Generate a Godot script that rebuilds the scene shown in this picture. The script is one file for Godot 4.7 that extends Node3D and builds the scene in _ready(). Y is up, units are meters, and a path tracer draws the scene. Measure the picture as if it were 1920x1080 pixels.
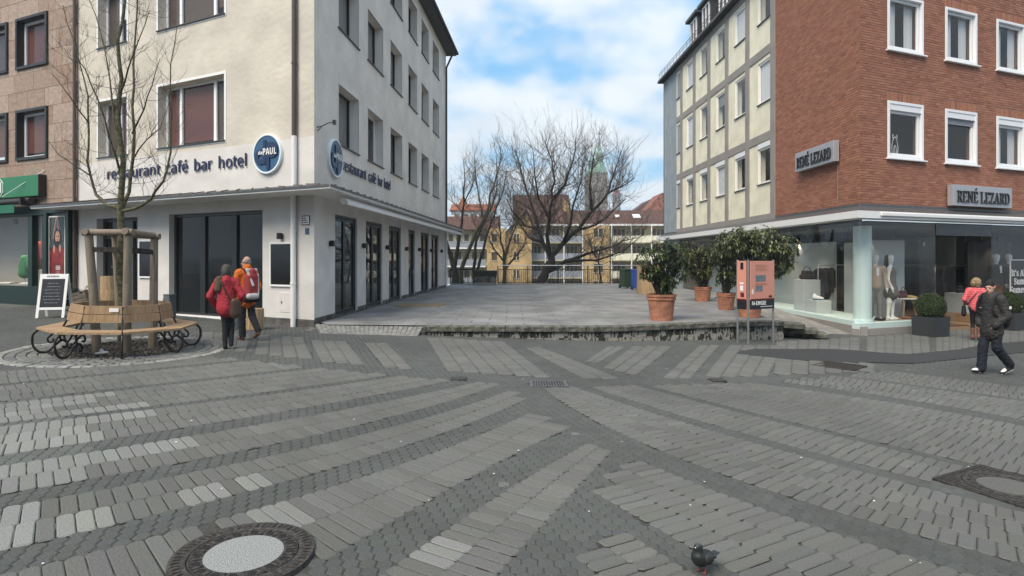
extends Node3D
# A street corner: white corner house, terrace above a river, brick fashion shop, patterned paving.
# World: x right, y up, -z away from the photographer. Metres.

const EYE := 1.91
const SLOPE := 0.0312
const TERRACE := 0.28
const C0 := Vector2(-5.01, -14.86)
const WL := Vector2(-14.38, -19.45)
const WF := Vector2(-3.81, -33.83)
const SL := Vector2(-18.59, -21.3)
const RC := Vector2(9.84, -16.6)
const RB := Vector2(9.48, -36.59)
const RR := Vector2(16.93, -19.4)

var rng := RandomNumberGenerator.new()
var M := {}
var taken := {}
var textures := {}

# ---------------------------------------------------------------- mesh builder
class MB:
	var v := PackedVector3Array()
	var n := PackedVector3Array()
	var c := PackedColorArray()
	var t := PackedVector2Array()
	var col := Color(1, 1, 1)
	func tri(a: Vector3, b: Vector3, d: Vector3, nn: Vector3) -> void:
		if (b - a).cross(d - a).dot(nn) > 0.0:
			var k := b
			b = d
			d = k
		v.append(a); v.append(b); v.append(d)
		for i in 3:
			n.append(nn); c.append(col); t.append(Vector2.ZERO)
	func tri3(a: Vector3, b: Vector3, d: Vector3, na: Vector3, nb: Vector3, nd: Vector3) -> void:
		if (b - a).cross(d - a).dot(na + nb + nd) > 0.0:
			var k := b
			b = d
			d = k
			k = nb
			nb = nd
			nd = k
		v.append(a); v.append(b); v.append(d)
		n.append(na); n.append(nb); n.append(nd)
		for i in 3:
			c.append(col); t.append(Vector2.ZERO)
	func quad(a: Vector3, b: Vector3, d: Vector3, e: Vector3, nn := Vector3.ZERO) -> void:
		if nn == Vector3.ZERO:
			nn = -(b - a).cross(e - a).normalized()
		tri(a, b, d, nn)
		tri(a, d, e, nn)
	func quaduv(a: Vector3, b: Vector3, d: Vector3, e: Vector3, nn: Vector3) -> void:  # uv 0,1  1,1  1,0  0,0
		var ps := [a, b, d, a, d, e]
		var us := [Vector2(0, 1), Vector2(1, 1), Vector2(1, 0), Vector2(0, 1), Vector2(1, 0), Vector2(0, 0)]
		if (b - a).cross(d - a).dot(nn) > 0.0:
			ps = [a, d, b, a, e, d]
			us = [Vector2(0, 1), Vector2(1, 0), Vector2(1, 1), Vector2(0, 1), Vector2(0, 0), Vector2(1, 0)]
		for i in 6:
			v.append(ps[i]); n.append(nn); c.append(col); t.append(us[i])
	func box(lo: Vector3, hi: Vector3, bev := 0.0) -> void:
		if bev > 0.0:
			bevbox(lo, hi, bev)
			return
		var p := []
		for i in 8:
			p.append(Vector3(hi.x if i & 1 else lo.x, hi.y if i & 2 else lo.y, hi.z if i & 4 else lo.z))
		quad(p[0], p[2], p[6], p[4], Vector3.LEFT)
		quad(p[1], p[3], p[7], p[5], Vector3.RIGHT)
		quad(p[0], p[1], p[5], p[4], Vector3.DOWN)
		quad(p[2], p[3], p[7], p[6], Vector3.UP)
		quad(p[0], p[1], p[3], p[2], Vector3.FORWARD)
		quad(p[4], p[5], p[7], p[6], Vector3.BACK)
	func bevbox(lo: Vector3, hi: Vector3, b: float) -> void:
		b = minf(b, 0.45 * minf(hi.x - lo.x, minf(hi.y - lo.y, hi.z - lo.z)))
		var l := lo + Vector3(b, b, b)
		var h := hi - Vector3(b, b, b)
		for ax in 3:
			for s in 2:
				var nn := Vector3.ZERO
				nn[ax] = 1.0 if s else -1.0
				var q := []
				for k in 4:
					var p := Vector3.ZERO
					p[ax] = hi[ax] if s else lo[ax]
					var u := (ax + 1) % 3
					var w := (ax + 2) % 3
					p[u] = h[u] if (k == 1 or k == 2) else l[u]
					p[w] = h[w] if k >= 2 else l[w]
					q.append(p)
				quad(q[0], q[1], q[2], q[3], nn)
		for ax in 3:
			var u := (ax + 1) % 3
			var w := (ax + 2) % 3
			for su in 2:
				for sw in 2:
					var nn := Vector3.ZERO
					nn[u] = 0.7071 if su else -0.7071
					nn[w] = 0.7071 if sw else -0.7071
					var q := []
					for e in 2:
						var p1 := Vector3.ZERO
						var p2 := Vector3.ZERO
						p1[ax] = h[ax] if e else l[ax]
						p2[ax] = p1[ax]
						p1[u] = hi[u] if su else lo[u]
						p1[w] = h[w] if sw else l[w]
						p2[u] = h[u] if su else l[u]
						p2[w] = hi[w] if sw else lo[w]
						q.append(p1); q.append(p2)
					quad(q[0], q[1], q[3], q[2], nn)
		for i in 8:
			var s := Vector3(1 if i & 1 else -1, 1 if i & 2 else -1, 1 if i & 4 else -1)
			var cc := Vector3(h.x if i & 1 else l.x, h.y if i & 2 else l.y, h.z if i & 4 else l.z)
			tri(cc + Vector3(s.x * b, 0, 0), cc + Vector3(0, s.y * b, 0), cc + Vector3(0, 0, s.z * b), s.normalized())
	func obox(x: Transform3D, size: Vector3, bev := 0.0) -> void:  # box of the size centred on x
		var at := v.size()
		box(-size / 2, size / 2, bev)
		for i in range(at, v.size()):
			v[i] = x * v[i]
			n[i] = (x.basis * n[i]).normalized()
	func bar(a: Vector3, b: Vector3, w: float, h: float, bev := 0.0, up := Vector3.UP) -> void:  # a beam between two points
		var d := b - a
		var z := d.normalized()
		if absf(z.dot(up)) > 0.99:
			up = Vector3.RIGHT
		var xx := up.cross(z).normalized()
		obox(Transform3D(Basis(xx, z.cross(xx), z), (a + b) / 2), Vector3(w, h, d.length()), bev)
	func tube(pts: Array, radii: Array, sides := 6, capped := true) -> void:
		var up := Vector3(0.31, 0.2, 0.93).normalized()
		var last: Array = []
		var lastn: Array = []
		for i in pts.size():
			var p: Vector3 = pts[i]
			var d: Vector3 = (pts[mini(i + 1, pts.size() - 1)] - pts[maxi(i - 1, 0)])
			d = d.normalized() if d.length() > 1e-6 else Vector3.UP
			var x := up.cross(d)
			if x.length() < 0.05:
				x = Vector3.RIGHT.cross(d)
			x = x.normalized()
			var y := d.cross(x)
			up = y
			var ring: Array = []
			var rn: Array = []
			for k in sides:
				var a := TAU * k / sides
				var o := x * cos(a) + y * sin(a)
				ring.append(p + o * float(radii[mini(i, radii.size() - 1)]))
				rn.append(o)
			if i > 0:
				for k in sides:
					var m := (k + 1) % sides
					tri3(last[k], last[m], ring[m], lastn[k], lastn[m], rn[m])
					tri3(last[k], ring[m], ring[k], lastn[k], rn[m], rn[k])
			if capped and (i == 0 or i == pts.size() - 1):
				var nn := -d if i == 0 else d
				for k in range(1, sides - 1):
					tri(ring[0], ring[k], ring[k + 1], nn)
			last = ring
			lastn = rn
			up = x.cross(d) * -1.0
	func lathe(prof: Array, sides := 24, at := Vector3.ZERO, smooth := false) -> void:  # prof: Vector2(radius, y)
		var area := 0.0
		for i in prof.size():
			area += (prof[i] as Vector2).cross(prof[(i + 1) % prof.size()])
		for i in prof.size() - 1:
			var a: Vector2 = prof[i]
			var b: Vector2 = prof[i + 1]
			var d := b - a
			var pn := Vector2(d.y, -d.x).normalized()
			if area < -1e-7 or (prof.size() == 2 and pn.y < -0.7):
				pn = -pn
			for k in sides:
				var a0 := TAU * k / sides
				var a1 := TAU * (k + 1) / sides
				var p := [Vector3(cos(a0), 0, sin(a0)), Vector3(cos(a1), 0, sin(a1))]
				var q := []
				for e in [[a, 0], [a, 1], [b, 1], [b, 0]]:
					q.append(at + p[e[1]] * e[0].x + Vector3.UP * e[0].y)
				var n0: Vector3 = p[0] * pn.x + Vector3.UP * pn.y
				var n1: Vector3 = p[1] * pn.x + Vector3.UP * pn.y
				if a.x > 1e-5:
					tri3(q[0], q[1], q[2], n0, n1, n1)
				if b.x > 1e-5:
					tri3(q[0], q[2], q[3], n0, n1, n0)
	func poly(pts: Array, nn: Vector3) -> void:  # convex
		for i in range(1, pts.size() - 1):
			tri(pts[0], pts[i], pts[i + 1], nn)
	func prism(pts: Array, dir: Vector3, caps := true) -> void:  # convex outline pushed along dir
		var cc := Vector3.ZERO
		for p in pts:
			cc += p
		cc /= pts.size()
		if caps:
			poly(pts, -dir.normalized())
			var far := []
			for p in pts:
				far.append(p + dir)
			poly(far, dir.normalized())
		for i in pts.size():
			var a: Vector3 = pts[i]
			var b: Vector3 = pts[(i + 1) % pts.size()]
			var nn := (b - a).cross(dir).normalized()
			if nn.dot((a + b) / 2 - cc) < 0:
				nn = -nn
			quad(a, b, b + dir, a + dir, nn)
	func ball(at: Vector3, r: Vector3, sides := 12, rows := 8) -> void:
		for i in rows:
			var b0 := PI * i / rows - PI / 2
			var b1 := PI * (i + 1) / rows - PI / 2
			for k in sides:
				var q := []
				for e in [[k, b0], [k + 1, b0], [k + 1, b1], [k, b1]]:
					var a := TAU * float(e[0]) / sides
					q.append(Vector3(cos(a) * cos(e[1]), sin(e[1]), sin(a) * cos(e[1])))
				if i > 0:
					tri3(at + q[0] * r, at + q[1] * r, at + q[2] * r, (q[0] / r).normalized(), (q[1] / r).normalized(), (q[2] / r).normalized())
				if i < rows - 1:
					tri3(at + q[0] * r, at + q[2] * r, at + q[3] * r, (q[0] / r).normalized(), (q[2] / r).normalized(), (q[3] / r).normalized())
				elif i == rows - 1:
					pass
	func mesh() -> ArrayMesh:
		var a := []
		a.resize(Mesh.ARRAY_MAX)
		a[Mesh.ARRAY_VERTEX] = v
		a[Mesh.ARRAY_NORMAL] = n
		a[Mesh.ARRAY_COLOR] = c
		a[Mesh.ARRAY_TEX_UV] = t
		var m := ArrayMesh.new()
		m.add_surface_from_arrays(Mesh.PRIMITIVE_TRIANGLES, a)
		return m

# ---------------------------------------------------------------- nodes
func numbered(called: String) -> String:
	taken[called] = taken.get(called, -1) + 1
	return called if taken[called] == 0 else "%s_%03d" % [called, taken[called]]

func tag(o: Node, label := "", category := "", group := "", kind := "") -> Node:
	if label: o.set_meta("label", label)
	if category: o.set_meta("category", category)
	if group: o.set_meta("group", group)
	if kind: o.set_meta("kind", kind)
	return o

func thing(called: String, label: String, category: String, at := Vector3.ZERO, turn := 0.0, group := "") -> Node3D:
	var o := Node3D.new()
	o.name = numbered(called)
	add_child(o)
	o.position = at
	o.rotation.y = turn
	tag(o, label, category, group)
	return o

func part(called: String, shape, m: Material, parent: Node, x := Transform3D(), kind := "", label := "") -> MeshInstance3D:
	var o := MeshInstance3D.new()
	o.mesh = shape.mesh() if shape is MB else shape
	o.material_override = m
	o.name = called if parent != self else numbered(called)
	o.transform = x
	parent.add_child(o, true)
	if kind: o.set_meta("kind", kind)
	if label: o.set_meta("label", label)
	return o

func struct(called: String, shape, m: Material, x := Transform3D()) -> MeshInstance3D:
	return part(called, shape, m, self, x, "structure")

func bit(called: String, lo: Vector3, hi: Vector3, m: Material, parent: Node, x := Transform3D(), bev := 0.0) -> MeshInstance3D:
	var b := MB.new()
	b.box(lo, hi, bev)
	return part(called, b, m, parent, x)

func gy(x: float) -> float:
	return -SLOPE * x / pow(1.0 + pow(absf(SLOPE * x / 0.32), 4.0), 0.25)

func on_ground(p: Vector2, h := 0.0) -> Vector3:
	return Vector3(p.x, gy(p.x) + h, p.y)

func px(u: float, v: float) -> Vector2:  # where the ray through a spot of the photograph meets the street
	var y := 0.0
	var x := 0.0
	var d := 1.0
	for i in 30:
		d = (EYE - y) * 1100.0 / (v - 485.0)
		x = (u - 960.0) / 1100.0 * d
		y = 0.5 * y + 0.5 * gy(x)
	return Vector2(x, -d)

func px_d(u: float, v: float, d: float) -> Vector3:  # the spot at a known distance
	return Vector3((u - 960.0) / 1100.0 * d, EYE - (v - 485.0) / 1100.0 * d, -d)

func facade(a: Vector2, b: Vector2, origin := Vector3.ZERO) -> Transform3D:  # x along the wall from a to b, z out of it
	var d := (b - a).normalized()
	var x := Vector3(d.x, 0, d.y)
	return Transform3D(Basis(x, Vector3.UP, x.cross(Vector3.UP)), Vector3(a.x, 0, a.y) - origin)

func cut(rects: Array, holes: Array) -> Array:  # Rect2 minus Rect2
	var out := rects
	for h: Rect2 in holes:
		var next := []
		for r: Rect2 in out:
			if not r.intersects(h):
				next.append(r)
				continue
			var i := r.intersection(h)
			if i.position.x > r.position.x + 1e-4:
				next.append(Rect2(r.position, Vector2(i.position.x - r.position.x, r.size.y)))
			if i.end.x < r.end.x - 1e-4:
				next.append(Rect2(Vector2(i.end.x, r.position.y), Vector2(r.end.x - i.end.x, r.size.y)))
			if i.position.y > r.position.y + 1e-4:
				next.append(Rect2(Vector2(i.position.x, r.position.y), Vector2(i.size.x, i.position.y - r.position.y)))
			if i.end.y < r.end.y - 1e-4:
				next.append(Rect2(Vector2(i.position.x, i.end.y), Vector2(i.size.x, r.end.y - i.end.y)))
		out = next
	return out

func wall_mb(area: Rect2, holes: Array, thick := 0.3, ml := 0.0, mr := 0.0) -> MB:  # a wall with openings, front on z = 0; ml, mr: how far a mitred back edge draws in
	var b := MB.new()
	for r: Rect2 in cut([area], holes):
		for z in [0.0, -thick]:
			var x0 := r.position.x
			var x1 := r.end.x
			if z < 0.0:
				x0 = maxf(x0, area.position.x + ml)
				x1 = minf(x1, area.end.x - mr)
				if x1 <= x0:
					continue
			b.quad(Vector3(x0, r.position.y, z), Vector3(x1, r.position.y, z), Vector3(x1, r.end.y, z), Vector3(x0, r.end.y, z), Vector3(0, 0, 1 if z == 0.0 else -1))
	for h: Rect2 in holes + [area]:
		var edge := h == area
		var s := -1.0 if edge else 1.0
		var q := [Vector3(h.position.x, h.position.y, 0), Vector3(h.end.x, h.position.y, 0), Vector3(h.end.x, h.end.y, 0), Vector3(h.position.x, h.end.y, 0)]
		var back := []
		for k in 4:
			back.append(q[k] + Vector3((ml if k in [0, 3] else -mr) if edge else 0.0, 0, -thick))
		var ns := [Vector3.UP, Vector3.LEFT, Vector3.DOWN, Vector3.RIGHT]
		for k in 4:
			b.quad(q[k], q[(k + 1) % 4], back[(k + 1) % 4], back[k], ns[k] * s)
	return b

func frame_mb(r: Rect2, w: float, z0: float, z1: float, bev := 0.0) -> MB:  # a rectangular frame of width w
	var b := MB.new()
	b.box(Vector3(r.position.x, r.position.y, z0), Vector3(r.position.x + w, r.end.y, z1), bev)
	b.box(Vector3(r.end.x - w, r.position.y, z0), Vector3(r.end.x, r.end.y, z1), bev)
	b.box(Vector3(r.position.x + w, r.position.y, z0), Vector3(r.end.x - w, r.position.y + w, z1), bev)
	b.box(Vector3(r.position.x + w, r.end.y - w, z0), Vector3(r.end.x - w, r.end.y, z1), bev)
	return b

func text_mesh(s: String, size: float, depth: float, font := "Droid Sans", bold := false) -> TextMesh:
	var m := TextMesh.new()
	var f := SystemFont.new()
	f.font_names = PackedStringArray([font])
	f.font_weight = 700 if bold else 400
	m.font = f
	m.text = s
	m.font_size = 64
	m.pixel_size = size / 64.0
	m.depth = depth
	m.curve_step = 4.0
	return m

# ---------------------------------------------------------------- materials
func noise(seed_: int, freq: float, octaves := 4, kind := FastNoiseLite.TYPE_SIMPLEX_SMOOTH) -> FastNoiseLite:
	var f := FastNoiseLite.new()
	f.seed = seed_
	f.noise_type = kind
	f.frequency = freq
	f.fractal_octaves = octaves
	return f

func noise_tex(key: String, seed_: int, freq: float, octaves: int, lo: float, hi: float, size := 256, normal := false, bump := 4.0) -> NoiseTexture2D:
	if textures.has(key):
		return textures[key]
	var t := NoiseTexture2D.new()
	t.width = size
	t.height = size
	t.seamless = true
	t.noise = noise(seed_, freq, octaves)
	if normal:
		t.as_normal_map = true
		t.bump_strength = bump
	else:
		var g := Gradient.new()
		g.colors = PackedColorArray([Color(lo, lo, lo), Color((lo + hi) / 2, (lo + hi) / 2, (lo + hi) / 2), Color(hi, hi, hi)])
		g.offsets = PackedFloat32Array([0.15, 0.5, 0.85])
		t.color_ramp = g
	textures[key] = t
	return t

func mat(key: String, linear: Color, rough := 0.8, tex = null, scale := 1.0, normal = null, nstrength := 0.5) -> StandardMaterial3D:
	var m := StandardMaterial3D.new()
	m.resource_name = key
	var c := linear.linear_to_srgb()
	c.a = linear.a
	m.albedo_color = c
	m.roughness = rough
	m.metallic_specular = 0.5
	if tex:
		m.albedo_texture = tex
	if normal:
		m.normal_enabled = true
		m.normal_texture = normal
		m.normal_scale = nstrength
	if tex or normal:
		m.uv1_triplanar = true
		m.uv1_world_triplanar = true
		m.uv1_scale = Vector3(scale, scale, scale)
	M[key] = m
	return m

func vcol(m: StandardMaterial3D) -> StandardMaterial3D:
	m.vertex_color_use_as_albedo = true
	return m

func materials() -> void:
	var grain := noise_tex("grain", 3, 0.09, 3, 0.72, 1.0)
	var blotch := noise_tex("blotch", 5, 0.012, 5, 0.8, 1.0)
	var strong := noise_tex("strong", 8, 0.015, 5, 0.5, 1.0)
	var plaster_n := noise_tex("plaster_n", 9, 0.12, 3, 0, 1, 256, true, 3.0)
	var rough_n := noise_tex("rough_n", 10, 0.05, 4, 0, 1, 256, true, 6.0)
	var speck := NoiseTexture2D.new()
	speck.width = 512; speck.height = 512; speck.seamless = true
	speck.noise = noise(21, 0.11, 2)
	var g := Gradient.new()
	g.colors = PackedColorArray([Color(0.5, 0.5, 0.5), Color(0.8, 0.8, 0.8), Color(0.88, 0.88, 0.87), Color(1, 1, 1)])
	g.offsets = PackedFloat32Array([0.15, 0.45, 0.66, 0.92])
	speck.color_ramp = g
	textures["speck"] = speck
	vcol(mat("paver", Color(1, 1, 1), 0.9, speck, 2.2, rough_n, 0.35))
	mat("joint", Color(0.07, 0.07, 0.064), 0.95, grain, 1.0)
	mat("asphalt", Color(0.06, 0.062, 0.064), 0.9, speck, 1.6, rough_n, 0.6)
	vcol(mat("slab", Color(1, 1, 1), 0.85, blotch, 0.21, rough_n, 0.15))
	vcol(mat("sett", Color(1, 1, 1), 0.85, speck, 3.0, rough_n, 0.5))
	mat("concrete", Color(0.2, 0.195, 0.18), 0.9, strong, 0.6, rough_n, 0.5)
	mat("ramp", Color(0.26, 0.255, 0.24), 0.9, blotch, 0.7, rough_n, 0.3)
	mat("plaster_white", Color(0.68, 0.66, 0.635), 0.9, noise_tex("soft", 31, 0.01, 4, 0.93, 1.0), 0.35, plaster_n, 0.12)
	mat("plaster_old", Color(0.67, 0.62, 0.535), 0.92, noise_tex("stain", 33, 0.008, 6, 0.88, 1.0, 512), 0.16, plaster_n, 0.14)
	mat("plaster_grey", Color(0.8, 0.745, 0.67), 0.92, noise_tex("stain2", 34, 0.008, 6, 0.92, 1.0, 512), 0.16, plaster_n, 0.14)
	mat("reveal", Color(0.72, 0.71, 0.69), 0.85)
	mat("white_paint", Color(0.78, 0.78, 0.77), 0.45)
	mat("pvc", Color(0.8, 0.81, 0.82), 0.35)
	mat("roof_edge", Color(0.05, 0.05, 0.052), 0.6)
	mat("zinc", Color(0.12, 0.12, 0.125), 0.45, grain, 0.5)
	mat("copper_pipe", Color(0.075, 0.055, 0.045), 0.5)
	mat("sill", Color(0.06, 0.06, 0.062), 0.5)
	mat("blind_red", Color(0.12, 0.032, 0.022), 0.8, noise_tex("weave", 41, 0.2, 2, 0.85, 1.0), 2.0)
	mat("blind_brown", Color(0.06, 0.04, 0.032), 0.8)
	mat("blind_grey", Color(0.2, 0.195, 0.18), 0.8)
	mat("curtain", Color(0.6, 0.62, 0.62), 0.9)
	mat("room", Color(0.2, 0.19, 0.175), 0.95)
	mat("dark_frame", Color(0.014, 0.015, 0.016), 0.35)
	mat("black", Color(0.008, 0.008, 0.009), 0.5)
	mat("screen", Color(0.006, 0.006, 0.007), 0.12)
	var glass := mat("glass", Color(0.3, 0.34, 0.34, 0.02), 0.02)
	glass.transparency = BaseMaterial3D.TRANSPARENCY_ALPHA
	var tint := mat("glass_dark", Color(0.012, 0.015, 0.017, 0.6), 0.02)
	tint.transparency = BaseMaterial3D.TRANSPARENCY_ALPHA
	var coat := mat("glass_coated", Color(0.02, 0.024, 0.026, 0.55), 0.015)
	coat.transparency = BaseMaterial3D.TRANSPARENCY_ALPHA
	coat.metallic_specular = 0.95
	glass.metallic_specular = 0.42
	tint.metallic_specular = 0.42
	mat("stone_red", Color(0.36, 0.265, 0.21), 0.9, noise_tex("sand", 51, 0.03, 5, 0.86, 1.0), 0.7, rough_n, 0.35)
	mat("stone_pale", Color(0.42, 0.325, 0.265), 0.9, noise_tex("sand", 51, 0.03, 5, 0.86, 1.0), 0.7, rough_n, 0.35)
	mat("stone_warm", Color(0.35, 0.245, 0.185), 0.9, noise_tex("sand", 51, 0.03, 5, 0.86, 1.0), 0.7, rough_n, 0.35)
	mat("bronze", Color(0.02, 0.017, 0.015), 0.4)
	mat("shop_green", Color(0.006, 0.022, 0.017), 0.35)
	mat("sign_green", Color(0.01, 0.16, 0.06), 0.35)
	mat("awning_green", Color(0.01, 0.13, 0.075), 0.7)
	vcol(mat("brick", Color(1, 1, 1), 0.88, noise_tex("brickn", 61, 0.06, 4, 0.75, 1.0), 1.4, rough_n, 0.6))
	mat("mortar", Color(0.33, 0.19, 0.13), 0.95, grain, 1.0)
	mat("cream", Color(0.84, 0.8, 0.63), 0.88, noise_tex("soft", 31, 0.01, 4, 0.93, 1.0), 0.35, plaster_n, 0.1)
	mat("grid_grey", Color(0.3, 0.28, 0.26), 0.85, noise_tex("soft", 31, 0.01, 4, 0.93, 1.0), 0.35, plaster_n, 0.1)
	mat("blue_grey", Color(0.3, 0.35, 0.38), 0.85, noise_tex("soft", 31, 0.01, 4, 0.93, 1.0), 0.35, plaster_n, 0.1)
	var steel := mat("steel", Color(0.55, 0.56, 0.57), 0.35)
	steel.metallic = 0.9
	var signm := mat("sign_steel", Color(0.4, 0.41, 0.44), 0.45)
	signm.metallic = 0.3
	mat("letter_navy", Color(0.012, 0.018, 0.075), 0.35)
	mat("badge_blue", Color(0.035, 0.1, 0.2), 0.35)
	mat("badge_navy", Color(0.012, 0.03, 0.085), 0.35)
	mat("badge_rim", Color(0.75, 0.82, 0.86), 0.35)
	mat("letter_black", Color(0.012, 0.012, 0.014), 0.35)
	mat("white", Color(0.8, 0.8, 0.79), 0.6)
	mat("iron", Color(0.02, 0.02, 0.021), 0.5, grain, 4.0, rough_n, 0.2)
	mat("cast_iron", Color(0.075, 0.067, 0.06), 0.55, strong, 6.0, rough_n, 0.4)
	mat("cover_concrete", Color(0.4, 0.42, 0.415), 0.92, speck, 1.9, rough_n, 0.3)
	mat("exposed", Color(0.28, 0.28, 0.26), 0.9, noise_tex("gritty", 71, 0.25, 2, 0.25, 1.0), 3.0, rough_n, 0.8)
	mat("terracotta", Color(0.5, 0.215, 0.13), 0.85, noise_tex("limebloom", 93, 0.014, 5, 0.66, 1.0), 1.1, rough_n, 0.2)
	mat("soil", Color(0.03, 0.022, 0.016), 0.95, grain, 3.0)
	mat("bark", Color(0.055, 0.047, 0.038), 0.95, strong, 2.0, rough_n, 0.8)
	mat("bark_moss", Color(0.16, 0.152, 0.085), 0.95, strong, 2.5, rough_n, 0.8)
	mat("twig", Color(0.1, 0.082, 0.066), 0.9)
	var leaf := mat("leaf", Color(1, 1, 1), 0.38)
	vcol(leaf)
	leaf.backlight_enabled = true
	leaf.backlight = Color(0.06, 0.09, 0.02)
	var box_leaf := vcol(mat("box_leaf", Color(1, 1, 1), 0.6))
	box_leaf.backlight_enabled = true
	box_leaf.backlight = Color(0.03, 0.05, 0.01)
	mat("planter_grey", Color(0.032, 0.034, 0.038), 0.6)
	mat("skin", Color(0.5, 0.3, 0.22), 0.55)
	mat("fabric_black", Color(0.012, 0.012, 0.014), 0.85)
	mat("trouser", Color(0.013, 0.013, 0.016), 0.9)
	mat("jeans", Color(0.012, 0.017, 0.032), 0.9, noise_tex("cloth", 81, 0.05, 4, 0.6, 1.0), 3.0)
	mat("jacket_orange", Color(0.75, 0.17, 0.012), 0.75, noise_tex("cloth2", 82, 0.03, 4, 0.82, 1.0), 3.0, rough_n, 0.5)
	mat("jacket_red", Color(0.42, 0.022, 0.04), 0.75, noise_tex("cloth2", 82, 0.03, 4, 0.82, 1.0), 3.0, rough_n, 0.5)
	mat("jacket_dark", Color(0.032, 0.03, 0.029), 0.7, noise_tex("cloth2", 82, 0.03, 4, 0.82, 1.0), 3.0, rough_n, 0.5)
	mat("jacket_pink", Color(0.62, 0.06, 0.07), 0.75)
	mat("hair_grey", Color(0.07, 0.062, 0.055), 0.7, grain, 6.0)
	mat("hair_brown", Color(0.05, 0.04, 0.033), 0.6, grain, 6.0)
	mat("hair_blond", Color(0.36, 0.26, 0.14), 0.65, grain, 6.0)
	mat("leather", Color(0.16, 0.06, 0.03), 0.5)
	mat("leather_dark", Color(0.05, 0.028, 0.018), 0.55)
	mat("pack_red", Color(0.3, 0.03, 0.035), 0.7)
	mat("pack_grey", Color(0.5, 0.49, 0.48), 0.7)
	mat("scarf", Color(0.3, 0.22, 0.14), 0.9, noise_tex("leopard", 83, 0.08, 2, 0.1, 1.0), 6.0)
	mat("shell", Color(0.72, 0.72, 0.66), 0.5)
	mat("mint", Color(0.55, 0.68, 0.65), 0.5)
	mat("shop_white", Color(0.44, 0.48, 0.47), 0.8)
	mat("parquet", Color(0.3, 0.19, 0.1), 0.5)
	mat("dark_cloth", Color(0.015, 0.015, 0.018), 0.9)
	mat("warm_bin", Color(0.02, 0.045, 0.022), 0.55)
	mat("blue_bin", Color(0.015, 0.06, 0.3), 0.5)
	mat("roof_tile", Color(0.16, 0.075, 0.052), 0.9, strong, 0.6, rough_n, 0.6)
	mat("roof_dark", Color(0.035, 0.033, 0.035), 0.7)
	mat("ochre", Color(0.6, 0.42, 0.2), 0.9, blotch, 0.1)
	mat("pale_yellow", Color(0.6, 0.53, 0.34), 0.9, blotch, 0.1)
	mat("balcony_grey", Color(0.27, 0.29, 0.33), 0.8)
	mat("verdigris", Color(0.3, 0.56, 0.43), 0.7, strong, 0.15)
	mat("tower_stone", Color(0.36, 0.29, 0.22), 0.9, strong, 0.1)
	mat("red_roof", Color(0.42, 0.14, 0.07), 0.9, strong, 0.2)
	mat("bank", Color(0.07, 0.065, 0.04), 0.95, strong, 0.2)
	var water := mat("water", Color(0.02, 0.03, 0.025), 0.08)
	water.metallic_specular = 0.5
	wood("wood_bench", Color(0.42, 0.29, 0.17), Color(0.2, 0.125, 0.07), 101)
	wood("wood_grey", Color(0.25, 0.205, 0.155), Color(0.12, 0.1, 0.08), 102)
	wood("wood_log", Color(0.5, 0.36, 0.21), Color(0.16, 0.095, 0.045), 103)

func wood(key: String, light: Color, dark: Color, seed_: int) -> void:  # long streaks of grain
	var im := Image.create(256, 256, false, Image.FORMAT_RGB8)
	var f := noise(seed_, 0.02, 4)
	for y in 256:
		for x in 256:
			var a := TAU * x / 256.0
			var s := f.get_noise_3d(cos(a) * 160.0, sin(a) * 160.0, y * 0.16) * 0.9 + f.get_noise_3d(cos(a) * 500.0, sin(a) * 500.0, y * 0.5 + 99.0) * 0.4
			im.set_pixel(x, y, dark.lerp(light, clampf(0.62 + s, 0, 1)).linear_to_srgb())
	var m := mat(key, Color(1, 1, 1), 0.75)
	m.albedo_texture = ImageTexture.create_from_image(im)
	m.uv1_triplanar = true
	m.uv1_scale = Vector3(1.6, 1.6, 1.6)

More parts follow.
